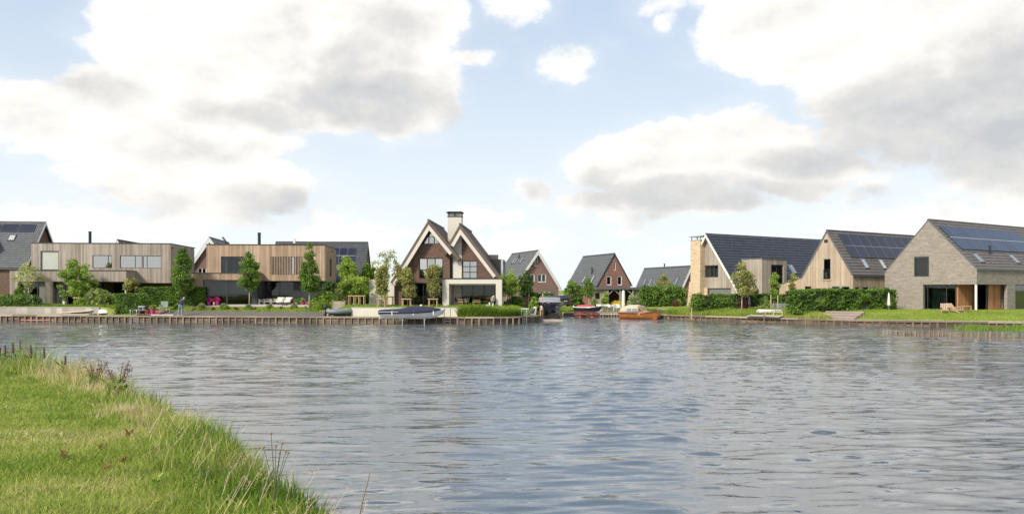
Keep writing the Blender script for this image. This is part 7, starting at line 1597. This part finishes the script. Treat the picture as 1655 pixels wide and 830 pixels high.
# ---------------------------------------------------------------- plants that stand out on the near bank
def bank_pt(px, Y): x = (px - CX) / F * Y; return Vector((x, Y, float(bank_h(np.array([x]), np.array([float(Y)]))[0])))
mat('spike_brown', (.10, .06, .055), .9, .15, (9, 9, 9), rand=.2); mat('stem_green', (.10, .13, .04), .8, .2, (5, 5, 5)); mat('stem_brown', (.20, .13, .07), .8, .2, (5, 5, 5)); mat('rush_brown', (.30, .17, .05), .9, .15, (20, 20, 20))
def spike(label, px, ytop, Y, group):
    o = bank_pt(px, Y); t = thing('flower_spike', label, 'wild plant', tuple(o), 0, group); h = at(px, ytop, Y).z - o.z; l = rnd.uniform(-.05, .07)
    b = MB(); b.tube([(0, 0, -.05), (l * .4, 0, h * .5), (l, 0, h * .98)], [.008, .007, .005], 5); b.build('stem', 'stem_green', t)
    b = MB(); n = 9; hs = .24 * h + .06
    b.lathe((l, 0, h - hs), [(.008, 0)] + [(.020 - .008 * i / n + .005 * (i % 2), hs * (i + .5) / n) for i in range(n)] + [(.003, hs)], 7); b.build('flower_head', 'spike_brown', t)
    Q = np.stack([rng.normal(0, .03, 14), rng.normal(0, .03, 14), rng.uniform(.1, .75, 14) * h], 1); leaves('foliage', Q, .045, 'leaf_mid', t, None, aspect=3.2)
for px, y, Y, l_ in ((-2, 560, 17.2, 'dark flower spike at the very left edge of the picture'), (8, 556, 17.0, 'second dark flower spike from the left edge'), (17, 553, 17.3, 'dark flower spike in the left clump, third from the edge'), (25, 552, 16.9, 'dark flower spike leaning in the left clump'), (33, 550, 17.1, 'tallest dark flower spike of the left clump'),
                     (47, 556, 16.6, 'dark flower spike right of the tallest one'), (51, 560, 16.4, 'shorter dark flower spike in the middle of the bank clump'), (66, 561, 16.2, 'dark flower spike standing apart by the water'), (100, 574, 15.6, 'lone dark flower spike nearest the reddish sorrel')):
    spike(l_, px, y, Y, 'dark flower spikes at the far end of the near bank')
foliage('leaf_sorrel', (.12, .06, .045), (.32, .17, .12))
def sorrel(label, px, ytop, Y, w):
    o = bank_pt(px, Y); h = at(px, ytop, Y).z - o.z; t = thing('sorrel_plant', label, 'wild plant', tuple(o)); b = MB(); P = []
    for i in range(7):
        a = rnd.uniform(-1, 1); e = Vector((a * w * .5, rnd.uniform(-.1, .1), h * rnd.uniform(.7, 1))); b.tube([(0, 0, -.05), (e.x * .4, e.y * .4, e.z * .5), tuple(e)], [.008, .006, .004], 5)
        for k in range(42): u = rnd.uniform(.55, 1); P.append((e.x * u + rnd.gauss(0, .03), e.y * u + rnd.gauss(0, .03), e.z * u + rnd.gauss(0, .03)))
    b.build('stem', 'stem_brown', t); leaves('seed_clusters', np.array(P), .018, 'leaf_sorrel', t)['kind'] = 'stuff'; Q = np.stack([rng.normal(0, w * .2, 20), rng.normal(0, .06, 20), rng.uniform(.02, .5, 20) * h], 1); leaves('foliage', Q, .09, 'leaf_mid', t, None, aspect=2.4)
sorrel('reddish-brown sorrel plant leaning over the water left of the grass tuft', 190, 583, 13.6, .5); sorrel('pale brown sorrel stalks beside the reddish sorrel plant', 155, 578, 14.2, .6)
def nettle():
    Y = 6.0; o = bank_pt(562, 4.9); o = Vector(((578 - CX) / F * 5.2, 5.2, .95)); t = thing('weed_stem', 'tall leafy brown-green weed standing against the water at the bottom edge', 'wild plant', tuple(o)); h = at(584, 764, 5.2).z - o.z
    c = lambda u: Vector((-.06 + .14 * u * u, 0, h * u)); b = MB(); b.smooth = True; b.tube([c(u) for u in (-.1, .2, .4, .6, .8, 1)], [.008, .007, .006, .005, .004, .003], 6); b.build('stem', 'stem_brown', t); k = 0
    lm = MB(); lm.v = [(0, 0, 0), (.35, .22, .05), (1, 0, -.12), (.35, -.22, .05), (.4, 0, -.04)]; lm.face((0, 1, 4)); lm.face((1, 2, 4)); lm.face((0, 4, 3)); lm.face((4, 2, 3)); me = lm.mesh('leaf', 'leaf_olive')
    for i in range(18):
        u = .28 + .7 * i / 18; p = c(u); s = .062 * (1.15 - u * .75); inst('leaf', me, t, tuple(p), (R(rnd.uniform(-25, 25)), R(rnd.uniform(-15, 35)), i * 1.6 + rnd.random()), (s, s, s))
nettle()
def rush():
    Y = 6.5; o = bank_pt(440, 6.6); t = thing('rush_clump', 'clump of rushes with round brown heads at the water edge', 'wild plant', tuple(o))
    for (px, y) in ((426, 722), (446, 720), (456, 716), (462, 729), (452, 731), (466, 731), (438, 700)):
        e = at(px, y, 6.5) - o; b = MB(); b.tube([(rnd.uniform(-.05, .05), rnd.uniform(-.04, .04), -.05), (e.x * .4, 0, e.z * .6), tuple(e)], [.004, .003, .002], 5); b.build('stem', 'stem_green', t)
        b = MB(); b.smooth = True; b.lathe(tuple(e), [(.003, -.010), (.009, -.005), (.010, .003), (.006, .010), (.002, .013)], 8); b.build('flower_head', 'rush_brown', t)
rush()
def dock(label, px, Y, m, s=.16, n=9):
    o = bank_pt(px, Y); t = thing('dock_plant', label, 'wild plant', (o.x, o.y, o.z + .01)); lm = MB(); L_ = 6
    for i in range(L_ + 1): u = i / L_; w = .16 * math.sin(math.pi * min(1, u * .92 + .06)) ** .7; z = .55 * u - .45 * u * u; lm.v += [(u, -w, z + .04), (u, 0, z), (u, w, z + .04)]
    for i in range(L_):
        for k in (0, 1): q = i * 3 + k; lm.face((q, q + 1, q + 4, q + 3), rnd.random())
    me = lm.mesh('leaf', m)
    for i in range(n): k = s * rnd.uniform(.45, .95); inst('leaf', me, t, (0, 0, 0), (0, R(rnd.uniform(-70, -15)), i * 2.4 + rnd.random()), (k, k, k))
foliage('leaf_rust', (.19, .11, .045), (.38, .24, .09)); foliage('leaf_yellow2', (.16, .18, .03), (.38, .38, .08))
dock('broad-leaved green dock plant in front of the grass tuft', 226, 11.2, 'leaf_bright', .24); dock('rusty orange dock plant in the middle of the mown bank', 207, 9.2, 'leaf_rust', .17); dock('small rusty plant left of the orange dock', 163, 8.6, 'leaf_rust', .12); dock('dark rusty plant in the lower middle of the bank', 200, 8.0, 'leaf_rust', .13)
dock('rusty plant in the lower left of the bank', 103, 8.0, 'leaf_rust', .12); dock('small orange-brown plant near the bottom centre of the bank', 171, 7.7, 'leaf_rust', .11); dock('yellow-green dock with red stems on the right of the bank', 270, 9.5, 'leaf_yellow2', .15); dock('rusty plant closest to the water in the middle of the bank', 270, 9.3, 'leaf_rust', .12); dock('light green weed near the bottom edge of the bank', 250, 7.0, 'leaf_bright', .16)
print('objects', len(bpy.data.objects), 'tris', sum(len(o.data.loops) - 2 * len(o.data.polygons) for o in bpy.data.objects if o.type == 'MESH'))
